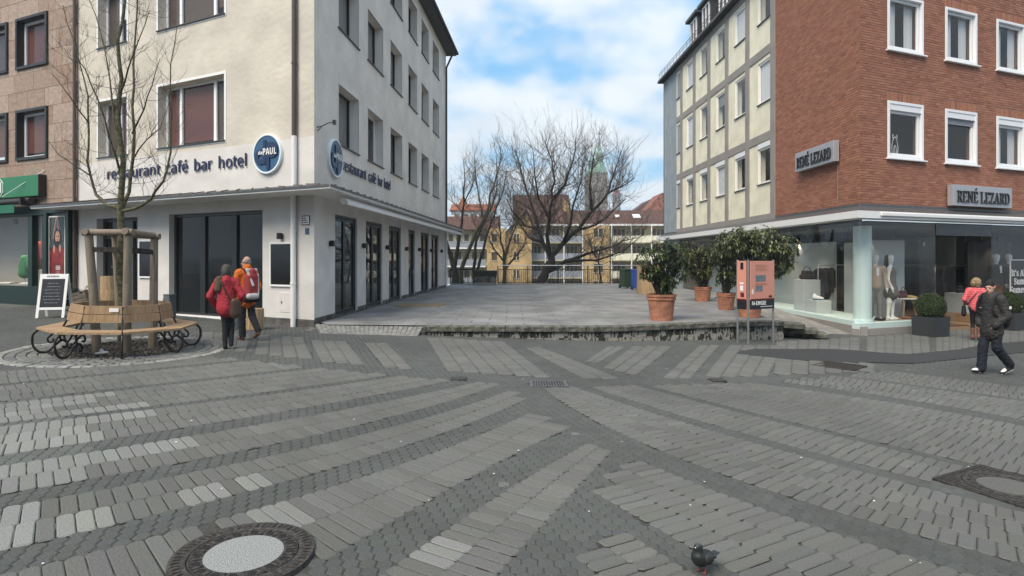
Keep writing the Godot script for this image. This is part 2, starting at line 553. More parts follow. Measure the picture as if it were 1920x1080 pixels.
# ---------------------------------------------------------------- sky
func sky_picture() -> ImageTexture:
	var w := 1536
	var h := 768
	var im := Image.create(w, h, false, Image.FORMAT_RGBF)
	var f := noise(7, 1.0, 5)
	var g := noise(12, 1.0, 4)
	var low := Color(0.62, 0.63, 0.62)
	for y in h:
		var el := PI / 2 - PI * (y + 0.5) / h
		if el < -0.03:
			for x in w:
				im.set_pixel(x, y, Color(0.16, 0.16, 0.155))
			continue
		var ce := cos(el)
		var se := sin(el)
		var blue := Color(0.17, 0.42, 0.66).lerp(Color(0.1, 0.27, 0.55), clampf(se * 1.15, 0, 1)).lerp(Color(0.36, 0.53, 0.64), pow(clampf(1.0 - se * 2.4, 0, 1), 2.0))
		for x in w:
			var az := TAU * ((x + 0.5) / w - 0.5)
			var d := Vector3(sin(az) * ce, se, -cos(az) * ce)
			var p := d / maxf(0.22, se + 0.16)
			var n := f.get_noise_3d(p.x * 1.5 + 3.1, p.y * 1.2 + 0.4, p.z * 1.5 + 1.7) * 1.5 + 0.4
			# the cloud bank over the river, the open stripe under it and the haze of cloud low down
			var u := rad_to_deg(az)
			var e := rad_to_deg(el)
			var near := clampf(1.0 - absf(u - 4.0) / 26.0, 0, 1)
			n += near * (0.55 * exp(-pow((e - 20.0) / 6.5, 2.0)) - 1.8 * exp(-pow((e - 11.5) / 3.2, 2.0)) * clampf((u + 8.0) / 8.0, 0.25, 1) + 0.42 * exp(-pow((e - 7.8) / 2.2, 2.0)) * clampf((9.0 - u) / 9.0, 0, 1) - 1.0 * exp(-pow((e - 18.0) / 9.0, 2.0)) * clampf((u - 9.0) / 4.0, 0, 1))
			n += g.get_noise_3d(d.x * 14.0, d.y * 22.0, d.z * 14.0) * 0.34
			var k := clampf(n * 0.85 + 0.34, 0, 1)
			k = k * k * (3.0 - 2.0 * k)
			var cl := Color(0.62, 0.65, 0.67).lerp(Color(0.52, 0.56, 0.6), clampf(g.get_noise_3d(d.x * 5.0, d.y * 9.0, d.z * 5.0) + 0.3, 0, 1))
			im.set_pixel(x, y, blue.lerp(cl, k * 0.93))
	return ImageTexture.create_from_image(im)

# ---------------------------------------------------------------- main
func _ready() -> void:
	rng.seed = 20240
	var cam := Camera3D.new()
	cam.name = "camera"
	cam.projection = Camera3D.PROJECTION_FRUSTUM
	cam.near = 0.1
	cam.far = 3000.0
	cam.size = 0.1 * 1080.0 / 1100.0
	cam.frustum_offset = Vector2(0, -0.1 * 55.0 / 1100.0)
	cam.position = Vector3(0, EYE, 0)
	add_child(cam)
	cam.current = true
	var env := Environment.new()
	env.background_mode = Environment.BG_SKY
	env.sky = Sky.new()
	var sm := PanoramaSkyMaterial.new()
	sm.panorama = sky_picture()
	sm.energy_multiplier = 1.0
	env.sky.sky_material = sm
	env.tonemap_mode = Environment.TONE_MAPPER_LINEAR
	env.tonemap_exposure = 1.66
	env.sdfgi_enabled = true
	env.ssao_enabled = true
	env.ssil_enabled = true
	env.fog_enabled = true
	env.fog_density = 0.0007
	env.fog_light_color = Color(0.8, 0.87, 0.93)
	var we := WorldEnvironment.new()
	we.name = "world"
	we.environment = env
	add_child(we)
	var sun := DirectionalLight3D.new()
	sun.name = "sun"
	sun.light_energy = 0.9
	sun.light_color = Color(1.0, 0.95, 0.88)
	sun.light_angular_distance = 38.0
	sun.shadow_enabled = true
	add_child(sun)
	sun.look_at_from_position(Vector3(-24, 50, 34), Vector3.ZERO)
	materials()
	build_all()

# ---------------------------------------------------------------- ground and paving
func build_ground() -> void:
	var b := MB.new()
	var xs := []
	for i in 61:
		xs.append(-60.0 + i * 2.0)
	for i in 60:
		var n := Vector3(gy(xs[i]) - gy(xs[i + 1]), 2.0, 0).normalized()
		b.quad(Vector3(xs[i], gy(xs[i]) - 0.017, 40), Vector3(xs[i + 1], gy(xs[i + 1]) - 0.017, 40), Vector3(xs[i + 1], gy(xs[i + 1]) - 0.017, -38), Vector3(xs[i], gy(xs[i]) - 0.017, -38), n)
	struct("street_bed", b, M.joint)
	var low := MB.new()
	low.quad(Vector3(-1500, -5.2, -37.9), Vector3(1500, -5.2, -37.9), Vector3(1500, -5.2, -2400), Vector3(-1500, -5.2, -2400), Vector3.UP)
	struct("river_bank", low, M.bank)
	var q := MB.new()
	q.box(Vector3(-60, -5.3, -38.0), Vector3(60, -0.4, -37.6))
	struct("quay_wall", q, M.concrete)
	var r := MB.new()
	r.quad(Vector3(-200, -5.0, -47), Vector3(200, -5.0, -47), Vector3(200, -5.0, -68), Vector3(-200, -5.0, -68), Vector3.UP)
	struct("river", r, M.water)

const S := 0.70711
func curve_l(i: int, p: float) -> float:
	match i:
		0: return -10.5
		1: return 0.02 * p - 9.32
		2: return -0.02 * p * p + 0.17 * p - 8.25
		3: return -0.0222 * p * p + 0.12 * p - 6.88
		4: return -0.0405 * p * p + 0.17 * p - 5.81
		5: return -0.0405 * p * p + 0.11 * p - 4.67
		6: return 0.02 * p * p - 0.39 * p - 2.6
		7: return -0.37 * p - 1.61
	return -11.7 if i < 0 else -0.37 * p - 0.5

func curve_r(i: int, q: float) -> float:
	match i:
		-1: return -0.26 * q + 1.9
		0: return -0.26 * q + 3.0
		1: return 0.07 * q * q + 0.2 * q + 5.02
		2: return 0.03 * q * q + 0.05 * q + 6.39
		3: return 0.02 * q * q - 0.01 * q + 7.33
		4: return -0.07 * q * q - 0.29 * q + 9.81
		5: return 0.07 * q + 11.8
		6: return 0.07 * q + 13.2
	return 0.07 * q + 14.4

func gully(x: float) -> float:  # z of the gutter line
	var k := [[-20.0, -14.5], [-9.0, -12.0], [-4.54, -10.41], [-3.21, -9.96], [-2.23, -9.64], [-1.33, -9.4], [-0.04, -9.1], [0.54, -9.1], [2.02, -9.35], [2.8, -9.47], [3.56, -9.75], [4.31, -9.99], [5.56, -10.54], [7.03, -11.3], [8.67, -11.85], [10.58, -12.2], [20.0, -13.5]]
	for i in k.size() - 1:
		if x <= k[i + 1][0]:
			return lerpf(k[i][1], k[i + 1][1], clampf((x - k[i][0]) / (k[i + 1][0] - k[i][0]), 0, 1))
	return -13.5

func kerb_z(x: float) -> float:  # z of the far edge of the street paving
	var k := [[-20.0, -22.4], [-14.38, -19.6], [-5.01, -15.0], [-4.6, -14.35], [-2.15, -14.3], [1.8, -14.15], [2.7, -14.25], [6.0, -15.3], [7.1, -15.7], [7.4, -16.3], [9.84, -17.2], [16.93, -19.6], [24.0, -22.4]]
	for i in k.size() - 1:
		if x <= k[i + 1][0]:
			return lerpf(k[i][1], k[i + 1][1], clampf((x - k[i][0]) / (k[i + 1][0] - k[i][0]), 0, 1))
	return -22.4

const TREE := Vector2(-7.3, -10.97)
const COVER_ROUND := Vector2(-1.68, -3.68)
const COVER_SQUARE := Vector2(4.44, -5.25)
var asphalt_lo := []
var asphalt_hi := []
var occupied := {}
var loose := []      # [distance, mesh] of pieces that become parts of their own
var pale_spots := []

func clear_of_fixtures(p: Vector2, r: float) -> bool:
	if p.distance_to(COVER_ROUND) < 0.35 or p.distance_to(TREE) < 1.78 + r * 0.5:
		return false
	var k := (p - COVER_SQUARE).rotated(deg_to_rad(26))
	if maxf(absf(k.x), absf(k.y)) < 0.38:
		return false
	if absf(p.x - 0.56) < 0.28 + r * 0.5 and absf(p.y + 9.05) < 0.22 + r * 0.5:
		return false
	k = (p - Vector2(6.42, -11.5)).rotated(deg_to_rad(40))
	if maxf(absf(k.x), absf(k.y)) < 0.34:
		return false
	return p.y > kerb_z(p.x)

func in_asphalt(p: Vector2) -> bool:
	if p.x < asphalt_lo[0].x:
		return false
	return p.y < poly_z(asphalt_lo, p.x) and p.y > poly_z(asphalt_hi, p.x)

func poly_z(k: Array, x: float) -> float:
	for i in k.size() - 1:
		if x <= k[i + 1].x:
			return lerpf(k[i].y, k[i + 1].y, clampf((x - k[i].x) / (k[i + 1].x - k[i].x), 0, 1))
	return k[-1].y

func in_sight(p: Vector2) -> bool:
	return p.y < -1.9 and absf(p.x) < -p.y * 0.95 + 1.2

func stone(b: MB, c: Vector2, t: Vector2, w: float, l: float, round_: float, top: float, tilt := 0.0) -> void:
	# one paving stone: width w along t, length l across it, chamfered ends and a worn edge
	var nrm := Vector2(-t.y, t.x)
	var o := []
	var e := minf(round_, l * 0.48)
	if round_ < 0.0:  # six-sided
		for k in 6:
			var a := TAU * (k + 0.5) / 6.0
			o.append(Vector2(cos(a), sin(a)) * w * 0.577)
	else:
		for k in [[-0.5, -1, e], [-0.3, -1, 0.0], [0.3, -1, 0.0], [0.5, -1, e], [0.5, 1, e], [0.3, 1, 0.0], [-0.3, 1, 0.0], [-0.5, 1, e]]:
			o.append(Vector2(k[0] * w, k[1] * (l / 2 - k[2])))
	var inner := []
	var outer := []
	for q: Vector2 in o:
		var s := Vector2(1.0 - 0.008 / (w / 2), 1.0 - 0.008 / (l / 2))
		var pi := c + t * q.x * s.x + nrm * q.y * s.y
		var po := c + t * q.x + nrm * q.y
		inner.append(on_ground(pi, top + tilt * q.x / w))
		outer.append(on_ground(po, top - 0.009 + tilt * q.x / w))
	var nn := Vector3(SLOPE, 1, 0).normalized()
	b.poly(inner, nn)
	for i in o.size():
		var j := (i + 1) % o.size()
		var a: Vector3 = outer[i]
		var d: Vector3 = outer[j]
		var side: Vector3 = ((a + d) / 2 - on_ground(c, top - 0.009)).normalized()
		b.quad(a, d, inner[j], inner[i], (side * 0.8 + Vector3.UP).normalized())

func occupy(c: Vector2, t: Vector2, w: float, l: float) -> void:
	var nrm := Vector2(-t.y, t.x)
	w = maxf(w - 0.02, 0.05)
	l = maxf(l - 0.07, 0.05)
	var i := -w / 2
	while i <= w / 2:
		var j := -l / 2
		while j <= l / 2:
			var p := c + t * i + nrm * j
			occupied[Vector2i(int(floor(p.x / 0.05)), int(floor(p.y / 0.05)))] = true
			j += 0.05
		i += 0.05

var worn := noise(77, 0.3, 4)
var stone_bulk: MB
var stone_near := []

func lay(c: Vector2, t: Vector2, w: float, l: float, round_: float, top: float, colour: Color) -> void:
	if not in_sight(c) or in_asphalt(c) or not clear_of_fixtures(c, minf(w, l) * 0.5):
		return
	colour = colour * (1.0 + 0.22 * worn.get_noise_2d(c.x * 1.0, c.y * 1.0) + 0.1 * worn.get_noise_2d(c.x * 6.0 + 40.0, c.y * 6.0))
	var sink := rng.randf_range(-0.002, 0.002)
	var near := Vector2(c.x * 0.8, c.y).length()
	var visible := c.y < -3.4 and absf(c.x) < -c.y * 0.86
	if visible and near < 4.9:
		stone_near.append([near - w * l * 6.0, [c, t, w, l, round_, top + sink, rng.randf_range(-0.003, 0.003), colour]])
		return
	stone_bulk.col = colour
	stone(stone_bulk, c, t, w, l, round_, top + sink, rng.randf_range(-0.003, 0.003))

func tone(base: Color, spread: float) -> Color:
	var k := 1.0 + rng.randfn(0.0, spread)
	return Color(base.r * k, base.g * k * (1.0 + rng.randf_range(-0.015, 0.015)), base.b * k * (1.0 + rng.randf_range(-0.03, 0.03)))

const LIGHT_STONE := Color(0.19, 0.194, 0.184)
const DARK_STONE := Color(0.122, 0.13, 0.126)
const PALE_STONE := Color(0.32, 0.33, 0.315)

func build_paving() -> void:
	for q in [[1385, 663], [1480, 674], [1600, 679], [1720, 681], [1840, 668], [1920, 660], [2100, 655]]:
		asphalt_lo.append(px(q[0], q[1]))
	for q in [[1385, 661], [1410, 654], [1560, 654], [1700, 664], [1800, 655], [1850, 645], [1920, 640], [2100, 634]]:
		asphalt_hi.append(px(q[0], q[1]))
	for q in [[15, 970], [48, 968], [130, 982], [155, 978], [182, 972], [20, 1003], [355, 934], [380, 930], [402, 922], [468, 908], [490, 904], [512, 900], [500, 972], [515, 966], [530, 960], [342, 1005], [362, 996], [388, 985], [822, 1030], [808, 1042], [845, 1024], [345, 1045]]:
		pale_spots.append(px(q[0], q[1]))
	stone_bulk = MB.new()
	var widths_l := {-1: 0.16, 0: 0.16, 1: 0.17, 2: 0.17, 3: 0.36, 4: 0.32, 5: 0.36, 6: 0.42, 7: 0.2}
	var widths_r := {-1: 0.3, 0: 0.26, 1: 0.42, 2: 0.25, 3: 0.19, 4: 0.45, 5: 0.18, 6: 0.2}
	# bands that run away to the right, one side of the chevron
	for i in range(-1, 7):
		var p0 := -2.4
		var mid := (curve_l(i, 3.0) + curve_l(i + 1, 3.0)) / 2
		var gap: float = curve_l(i + 1, 3.0) - curve_l(i, 3.0) - widths_l[i] / 2 - widths_l[i + 1] / 2
		var rows := maxi(2, roundi(gap / 0.31))
		for r in rows:
			var p := p0 + rng.randf() * 0.1
			while p < 8.5:
				var w := 0.108
				var a: float = curve_l(i, p) + widths_l[i] / 2
				var d: float = curve_l(i + 1, p) - widths_l[i + 1] / 2
				var l := (d - a) / rows
				var q := a + l * (r + 0.5)
				var slope := (curve_l(i, p + 0.1) - curve_l(i, p)) / 0.1
				p += w * 1.004
				if l < 0.1:
					continue
				var c := Vector2((p + q) * S, (q - p) * S)
				if c.y < gully(c.x) + 0.2 or p > curve_r(1, q) - widths_r[1] / 2 - 0.1:
					continue
				var t := Vector2(1.0 + slope, slope - 1.0).normalized()
				var colour := tone(LIGHT_STONE, 0.05)
				if i >= 1 and i <= 3 and p < 1.45 + 0.5 * sin(i * 7.0 + r * 2.3):
					colour = tone(PALE_STONE, 0.06)
				for s: Vector2 in pale_spots:
					if s.distance_to(c) < 0.09:
						colour = tone(PALE_STONE, 0.05)
				occupy(c, t, w, l)
				lay(c, t, w * 0.945, l * 1.005, 0.022, 0.0, colour)
	# and the other side
	for i in range(-1, 6):
		var q0 := -9.0
		var gap: float = curve_r(i + 1, -2.5) - curve_r(i, -2.5) - widths_r[i] / 2 - widths_r[i + 1] / 2
		var rows := maxi(2, roundi(gap / 0.31))
		for r in rows:
			var q := q0 + rng.randf() * 0.1
			while q < 2.5:
				var w := 0.108
				var a: float = curve_r(i, q) + widths_r[i] / 2
				var d: float = curve_r(i + 1, q) - widths_r[i + 1] / 2
				var l := (d - a) / rows
				var p := a + l * (r + 0.5)
				var slope := (curve_r(i, q + 0.1) - curve_r(i, q)) / 0.1
				q += w * 1.004
				if l < 0.1:
					continue
				var c := Vector2((p + q) * S, (q - p) * S)
				if c.y < gully(c.x) + 0.2:
					continue
				if i < 1 and q < curve_l(7, p) + 0.16:
					continue
				if i == -1 and q < curve_l(7, p) + 0.42:
					continue
				var t := Vector2(1.0 + slope, 1.0 - slope).normalized()
				occupy(c, t, w, l)
				lay(c, t, w * 0.945, l * 1.005, 0.022, 0.0, tone(LIGHT_STONE, 0.05))
	# light panels between the gutter and the buildings
	var panels := [
		[485, 628, 568, 632, 588, 673, 478, 663], [582, 637, 650, 640, 686, 684, 602, 677], [682, 642, 726, 643, 776, 692, 722, 688],
		[800, 632, 945, 640, 1035, 708, 838, 694], [985, 652, 1012, 649, 1165, 710, 1092, 708], [1140, 649, 1172, 650, 1122, 680, 1098, 676],
		[1185, 650, 1262, 648, 1192, 704, 1132, 688], [1312, 647, 1350, 646, 1295, 709, 1242, 708], [1368, 647, 1470, 648, 1440, 704, 1320, 706],
		[1455, 672, 1640, 678, 1640, 696, 1450, 702], [1455, 640, 1612, 632, 1612, 656, 1455, 654], [1625, 632, 1740, 622, 1745, 664, 1625, 660],
		[1755, 622, 1850, 612, 1850, 650, 1755, 662], [380, 622, 470, 627, 462, 660, 380, 650], [1860, 612, 1990, 606, 1990, 650, 1860, 650]]
	for k in panels:
		var tl := px(k[0], k[1])
		var tr := px(k[2], k[3])
		var br := px(k[4], k[5])
		var bl := px(k[6], k[7])
		var cols := maxi(2, roundi((tl.distance_to(tr) + bl.distance_to(br)) / 2 / 0.33))
		var rows := maxi(2, roundi((tl.distance_to(bl) + tr.distance_to(br)) / 2 / 0.108))
		for i in cols:
			for j in rows:
				var x0 := float(i) / cols
				var x1 := float(i + 1) / cols
				var y0 := float(j) / rows
				var y1 := float(j + 1) / rows
				var a := tl.lerp(tr, (x0 + x1) / 2).lerp(bl.lerp(br, (x0 + x1) / 2), y0)
				var d := tl.lerp(tr, (x0 + x1) / 2).lerp(bl.lerp(br, (x0 + x1) / 2), y1)
				var e := tl.lerp(tr, x0).lerp(bl.lerp(br, x0), (y0 + y1) / 2)
				var f := tl.lerp(tr, x1).lerp(bl.lerp(br, x1), (y0 + y1) / 2)
				var c := (a + d) / 2
				var t := (d - a).normalized()
				var nr := Vector2(-t.y, t.x)
				occupy(c, t, a.distance_to(d), absf((f - e).dot(nr)))
				lay(c, t, a.distance_to(d) * 0.95, absf((f - e).dot(nr)) * 0.985, 0.04, 0.0, tone(LIGHT_STONE * 1.05, 0.05))
	# dark round-edged stones fill everything else
	var step := 0.104
	var jrow := 0
	var z := -2.0
	while z > -23.0:
		var x := z * 0.95 - 1.2 + (step * 0.5 if jrow % 2 else 0.0)
		while x < -z * 0.95 + 1.2:
			var c := Vector2(x + sin(z * 3.0) * 0.01, z + sin(x * 2.0) * 0.01)
			x += step
			if occupied.has(Vector2i(int(floor(c.x / 0.05)), int(floor(c.y / 0.05)))):
				continue
			var colour := tone(DARK_STONE, 0.05)
			var pq := (c.x - c.y) * S
			if pq < 1.1 and c.y > -7.6 and c.y < -4.9 and c.x < -2.5:
				colour = tone(DARK_STONE * 1.35, 0.07)
			if rng.randf() < 0.003:
				colour = tone(PALE_STONE * 0.6, 0.1)
			lay(c, Vector2(1, 0), step * 0.97, step * 1.1, -1.0, -0.007, colour)
		z -= step * 0.87
		jrow += 1
	var pave := Node3D.new()
	pave.name = "pavement"
	pave.set_meta("kind", "structure")
	add_child(pave)
	part("paving_stones", stone_bulk, M.paver, pave, Transform3D(), "stuff")
	stone_near.sort_custom(func(a, b): return a[0] < b[0])
	var rest := MB.new()
	for i in stone_near.size():
		var k: Array = stone_near[i][1]
		var b := MB.new() if i < 300 else rest
		b.col = k[7]
		stone(b, k[0], k[1], k[2], k[3], k[4], k[5], k[6])
		if i < 300:
			part("paving_stone", b, M.paver, pave)
	if rest.v.size():
		part("paving_stones", rest, M.paver, pave, Transform3D(), "stuff")
	print("stones near ", stone_near.size(), " bulk tris ", stone_bulk.v.size() / 3)
	# the asphalt patch in front of the shop
	var a := MB.new()
	var xx: float = asphalt_lo[0].x
	while xx < 17.0:
		var x2 := xx + 0.25
		a.quad(on_ground(Vector2(xx, poly_z(asphalt_lo, xx)), 0.001), on_ground(Vector2(x2, poly_z(asphalt_lo, x2)), 0.001), on_ground(Vector2(x2, poly_z(asphalt_hi, x2)), 0.001), on_ground(Vector2(xx, poly_z(asphalt_hi, xx)), 0.001), Vector3.UP)
		xx = x2
	struct("asphalt_patch", a, M.asphalt)
	# small litter trodden into the street
	var lit := MB.new()
	for i in 45:
		var d := rng.randf_range(3.4, 13.0)
		var c := Vector2(rng.randf_range(-0.85, 0.85) * d, -d)
		if not clear_of_fixtures(c, 0.05):
			continue
		var r := rng.randf_range(0.004, 0.013)
		var pts := []
		var ph := rng.randf() * TAU
		for k in 6:
			pts.append(on_ground(c + Vector2.from_angle(ph + TAU * k / 6) * r * rng.randf_range(0.6, 1.3), 0.004))
		var ct := on_ground(c, 0.0075)
		for k in 6:
			lit.tri(pts[k], pts[(k + 1) % 6], ct, Vector3.UP)
	part("trodden_litter", lit, M.white, self, Transform3D(), "stuff")
	tag(get_node("trodden_litter"), "tiny white specks of gum and paper trodden into the grey paving", "litter")
	covers()

func covers() -> void:
	# round cover with a concrete middle
	var t := thing("round_manhole_cover", "round cast iron manhole cover with a pale concrete middle", "manhole cover", on_ground(COVER_ROUND, 0.006))
	t.rotation.z = -0.031
	var f := MB.new()
	f.lathe([Vector2(0.322, -0.03), Vector2(0.324, 0.006), Vector2(0.328, 0.009), Vector2(0.42, 0.009), Vector2(0.43, -0.03)], 48)
	for i in 60:
		var a := TAU * i / 60.0
		f.obox(Transform3D(Basis(Vector3.UP, -a), Vector3(cos(a), 0, sin(a)) * 0.378 + Vector3.UP * 0.011), Vector3(0.045, 0.006, 0.012))
	part("frame", f, M.cast_iron, t)
	var l := MB.new()
	l.lathe([Vector2(0.232, -0.02), Vector2(0.234, 0.006), Vector2(0.318, 0.006), Vector2(0.32, -0.02)], 48)
	for i in 16:
		var a := TAU * (i + 0.5) / 16.0
		for k in [[0.275, 0.014, 0.07], [0.305, 0.03, 0.01], [0.25, 0.02, 0.01]]:
			l.obox(Transform3D(Basis(Vector3.UP, -a - 0.19), Vector3(cos(a + 0.19), 0, sin(a + 0.19)) * float(k[0]) + Vector3.UP * 0.008), Vector3(k[2], 0.006, k[1]))
		for s in [-0.07, 0.07]:
			l.obox(Transform3D(Basis(Vector3.UP, -a - s), Vector3(cos(a + s), 0, sin(a + s)) * 0.3 + Vector3.UP * 0.008), Vector3(0.016, 0.006, 0.014))
	part("lid_ring", l, M.cast_iron, t)
	for i in 16:
		var a := TAU * (i + 0.5) / 16.0
		var h := MB.new()
		h.lathe([Vector2(0.0, 0.0075), Vector2(0.019, 0.0075)], 12, Vector3(cos(a), 0, sin(a)) * 0.27)
		h.lathe([Vector2(0.019, 0.0065), Vector2(0.019, 0.0085), Vector2(0.025, 0.0085), Vector2(0.026, 0.006)], 12, Vector3(cos(a), 0, sin(a)) * 0.27)
		part("vent_hole", h, M.black, t)
	var c := MB.new()
	c.lathe([Vector2(0, 0.0075), Vector2(0.233, 0.0065)], 36)
	part("concrete_fill", c, M.cover_concrete, t)
	# square frame with a round lid
	t = thing("square_manhole_cover", "square iron manhole frame with a round exposed aggregate lid", "manhole cover", on_ground(COVER_SQUARE, 0.006), deg_to_rad(26))
	f = MB.new()
	var n := 40
	for i in n:
		var a0 := TAU * i / n
		var a1 := TAU * (i + 1) / n
		var sq := []
		for a in [a0, a1]:
			var d := Vector3(cos(a), 0, sin(a))
			sq.append(d * 0.4 / maxf(absf(d.x), absf(d.z)))
			sq.append(d * 0.335)
		for k in 4:
			sq[k].y = 0.008
		f.quad(sq[0], sq[2], sq[3], sq[1], Vector3.UP)
	f.box(Vector3(-0.415, -0.03, -0.415), Vector3(0.415, 0.011, -0.395)); f.box(Vector3(-0.415, -0.03, 0.395), Vector3(0.415, 0.011, 0.415))
	f.box(Vector3(-0.415, -0.03, -0.395), Vector3(-0.395, 0.011, 0.395)); f.box(Vector3(0.395, -0.03, -0.395), Vector3(0.415, 0.011, 0.395))
	var x := -0.375
	while x < 0.38:
		var zz := -0.375
		while zz < 0.38:
			if Vector2(x, zz).length() > 0.365:
				f.box(Vector3(x - 0.011, 0.005, zz - 0.011), Vector3(x + 0.011, 0.013, zz + 0.011))
			zz += 0.036
		x += 0.036
	part("frame", f, M.cast_iron, t)
	l = MB.new()
	l.lathe([Vector2(0.225, 0.0), Vector2(0.227, 0.012), Vector2(0.245, 0.012), Vector2(0.247, 0.008), Vector2(0.305, 0.008), Vector2(0.307, 0.012), Vector2(0.328, 0.012), Vector2(0.33, 0.0)], 40)
	part("lid_ring", l, M.cast_iron, t)
	for i in 18:
		var a := TAU * i / 18.0
		var h := MB.new()
		h.lathe([Vector2(0.0, 0.0095), Vector2(0.017, 0.0095)], 10, Vector3(cos(a), 0, sin(a)) * 0.276)
		part("vent_hole", h, M.black, t)
	c = MB.new()
	c.lathe([Vector2(0, 0.01), Vector2(0.226, 0.007)], 36)
	part("aggregate_fill", c, M.exposed, t)
	# street drain
	t = thing("street_drain", "rectangular slotted iron drain grate in the paving gutter", "drain", on_ground(Vector2(0.56, -9.05)))
	var fr := MB.new()
	fr.box(Vector3(-0.29, -0.05, -0.22), Vector3(0.29, 0.006, -0.18)); fr.box(Vector3(-0.29, -0.05, 0.18), Vector3(0.29, 0.006, 0.22))
	fr.box(Vector3(-0.29, -0.05, -0.18), Vector3(-0.25, 0.006, 0.18)); fr.box(Vector3(0.25, -0.05, -0.18), Vector3(0.29, 0.006, 0.18))
	part("frame", fr, M.zinc, t)
	for i in 13:
		var xx := -0.24 + 0.04 * i
		bit("grate_bar", Vector3(xx - 0.009, -0.03, -0.18), Vector3(xx + 0.009, 0.003, 0.18), M.zinc, t)
	bit("shaft", Vector3(-0.25, -0.07, -0.18), Vector3(0.25, -0.06, 0.18), M.black, t)
	# square chequered cover
	t = thing("chequered_access_cover", "rusty square chequer plate cover set corner-wise before the asphalt strip", "access cover", on_ground(Vector2(6.42, -11.5), 0.002), deg_to_rad(40))
	var ch := MB.new()
	ch.box(Vector3(-0.35, -0.03, -0.35), Vector3(0.35, 0.002, 0.35))
	for i in 15:
		for j in 15:
			ch.obox(Transform3D(Basis(Vector3.UP, PI / 4 * (1 if (i + j) % 2 else -1)), Vector3(-0.31 + i * 0.0443, 0.004, -0.31 + j * 0.0443)), Vector3(0.04, 0.006, 0.012))
	part("plate", ch, M.cast_iron, t)
	part("rim", frame_mb(Rect2(-0.37, -0.37, 0.74, 0.74), 0.025, -0.01, 0.012), M.cast_iron, t, Transform3D(Basis(Vector3.RIGHT, -PI / 2), Vector3.ZERO))
	for q in [[860, 711, "small iron gutter inlet left of the slotted drain, lid ajar"], [1347, 714, "small iron gutter inlet on the brick shop side of the drain"]]:
		var p := px(q[0], q[1])
		var s := thing("gutter_inlet", q[2].replace("left of the slotted drain, lid ajar", "on the white house side of the drain"), "gutter inlet", on_ground(p, 0.0), 0.1)
		bit("lid", Vector3(-0.12, -0.02, -0.09), Vector3(0.12, 0.012, 0.07), M.cast_iron, s, Transform3D(Basis(Vector3.RIGHT, 0.06), Vector3(0, 0.006, 0)), 0.004)
		bit("slot", Vector3(-0.13, -0.02, -0.14), Vector3(0.13, 0.006, -0.092), M.black, s)

# ---------------------------------------------------------------- terrace
func inside(poly: PackedVector2Array, p: Vector2) -> bool:
	return Geometry2D.is_point_in_polygon(p, poly)

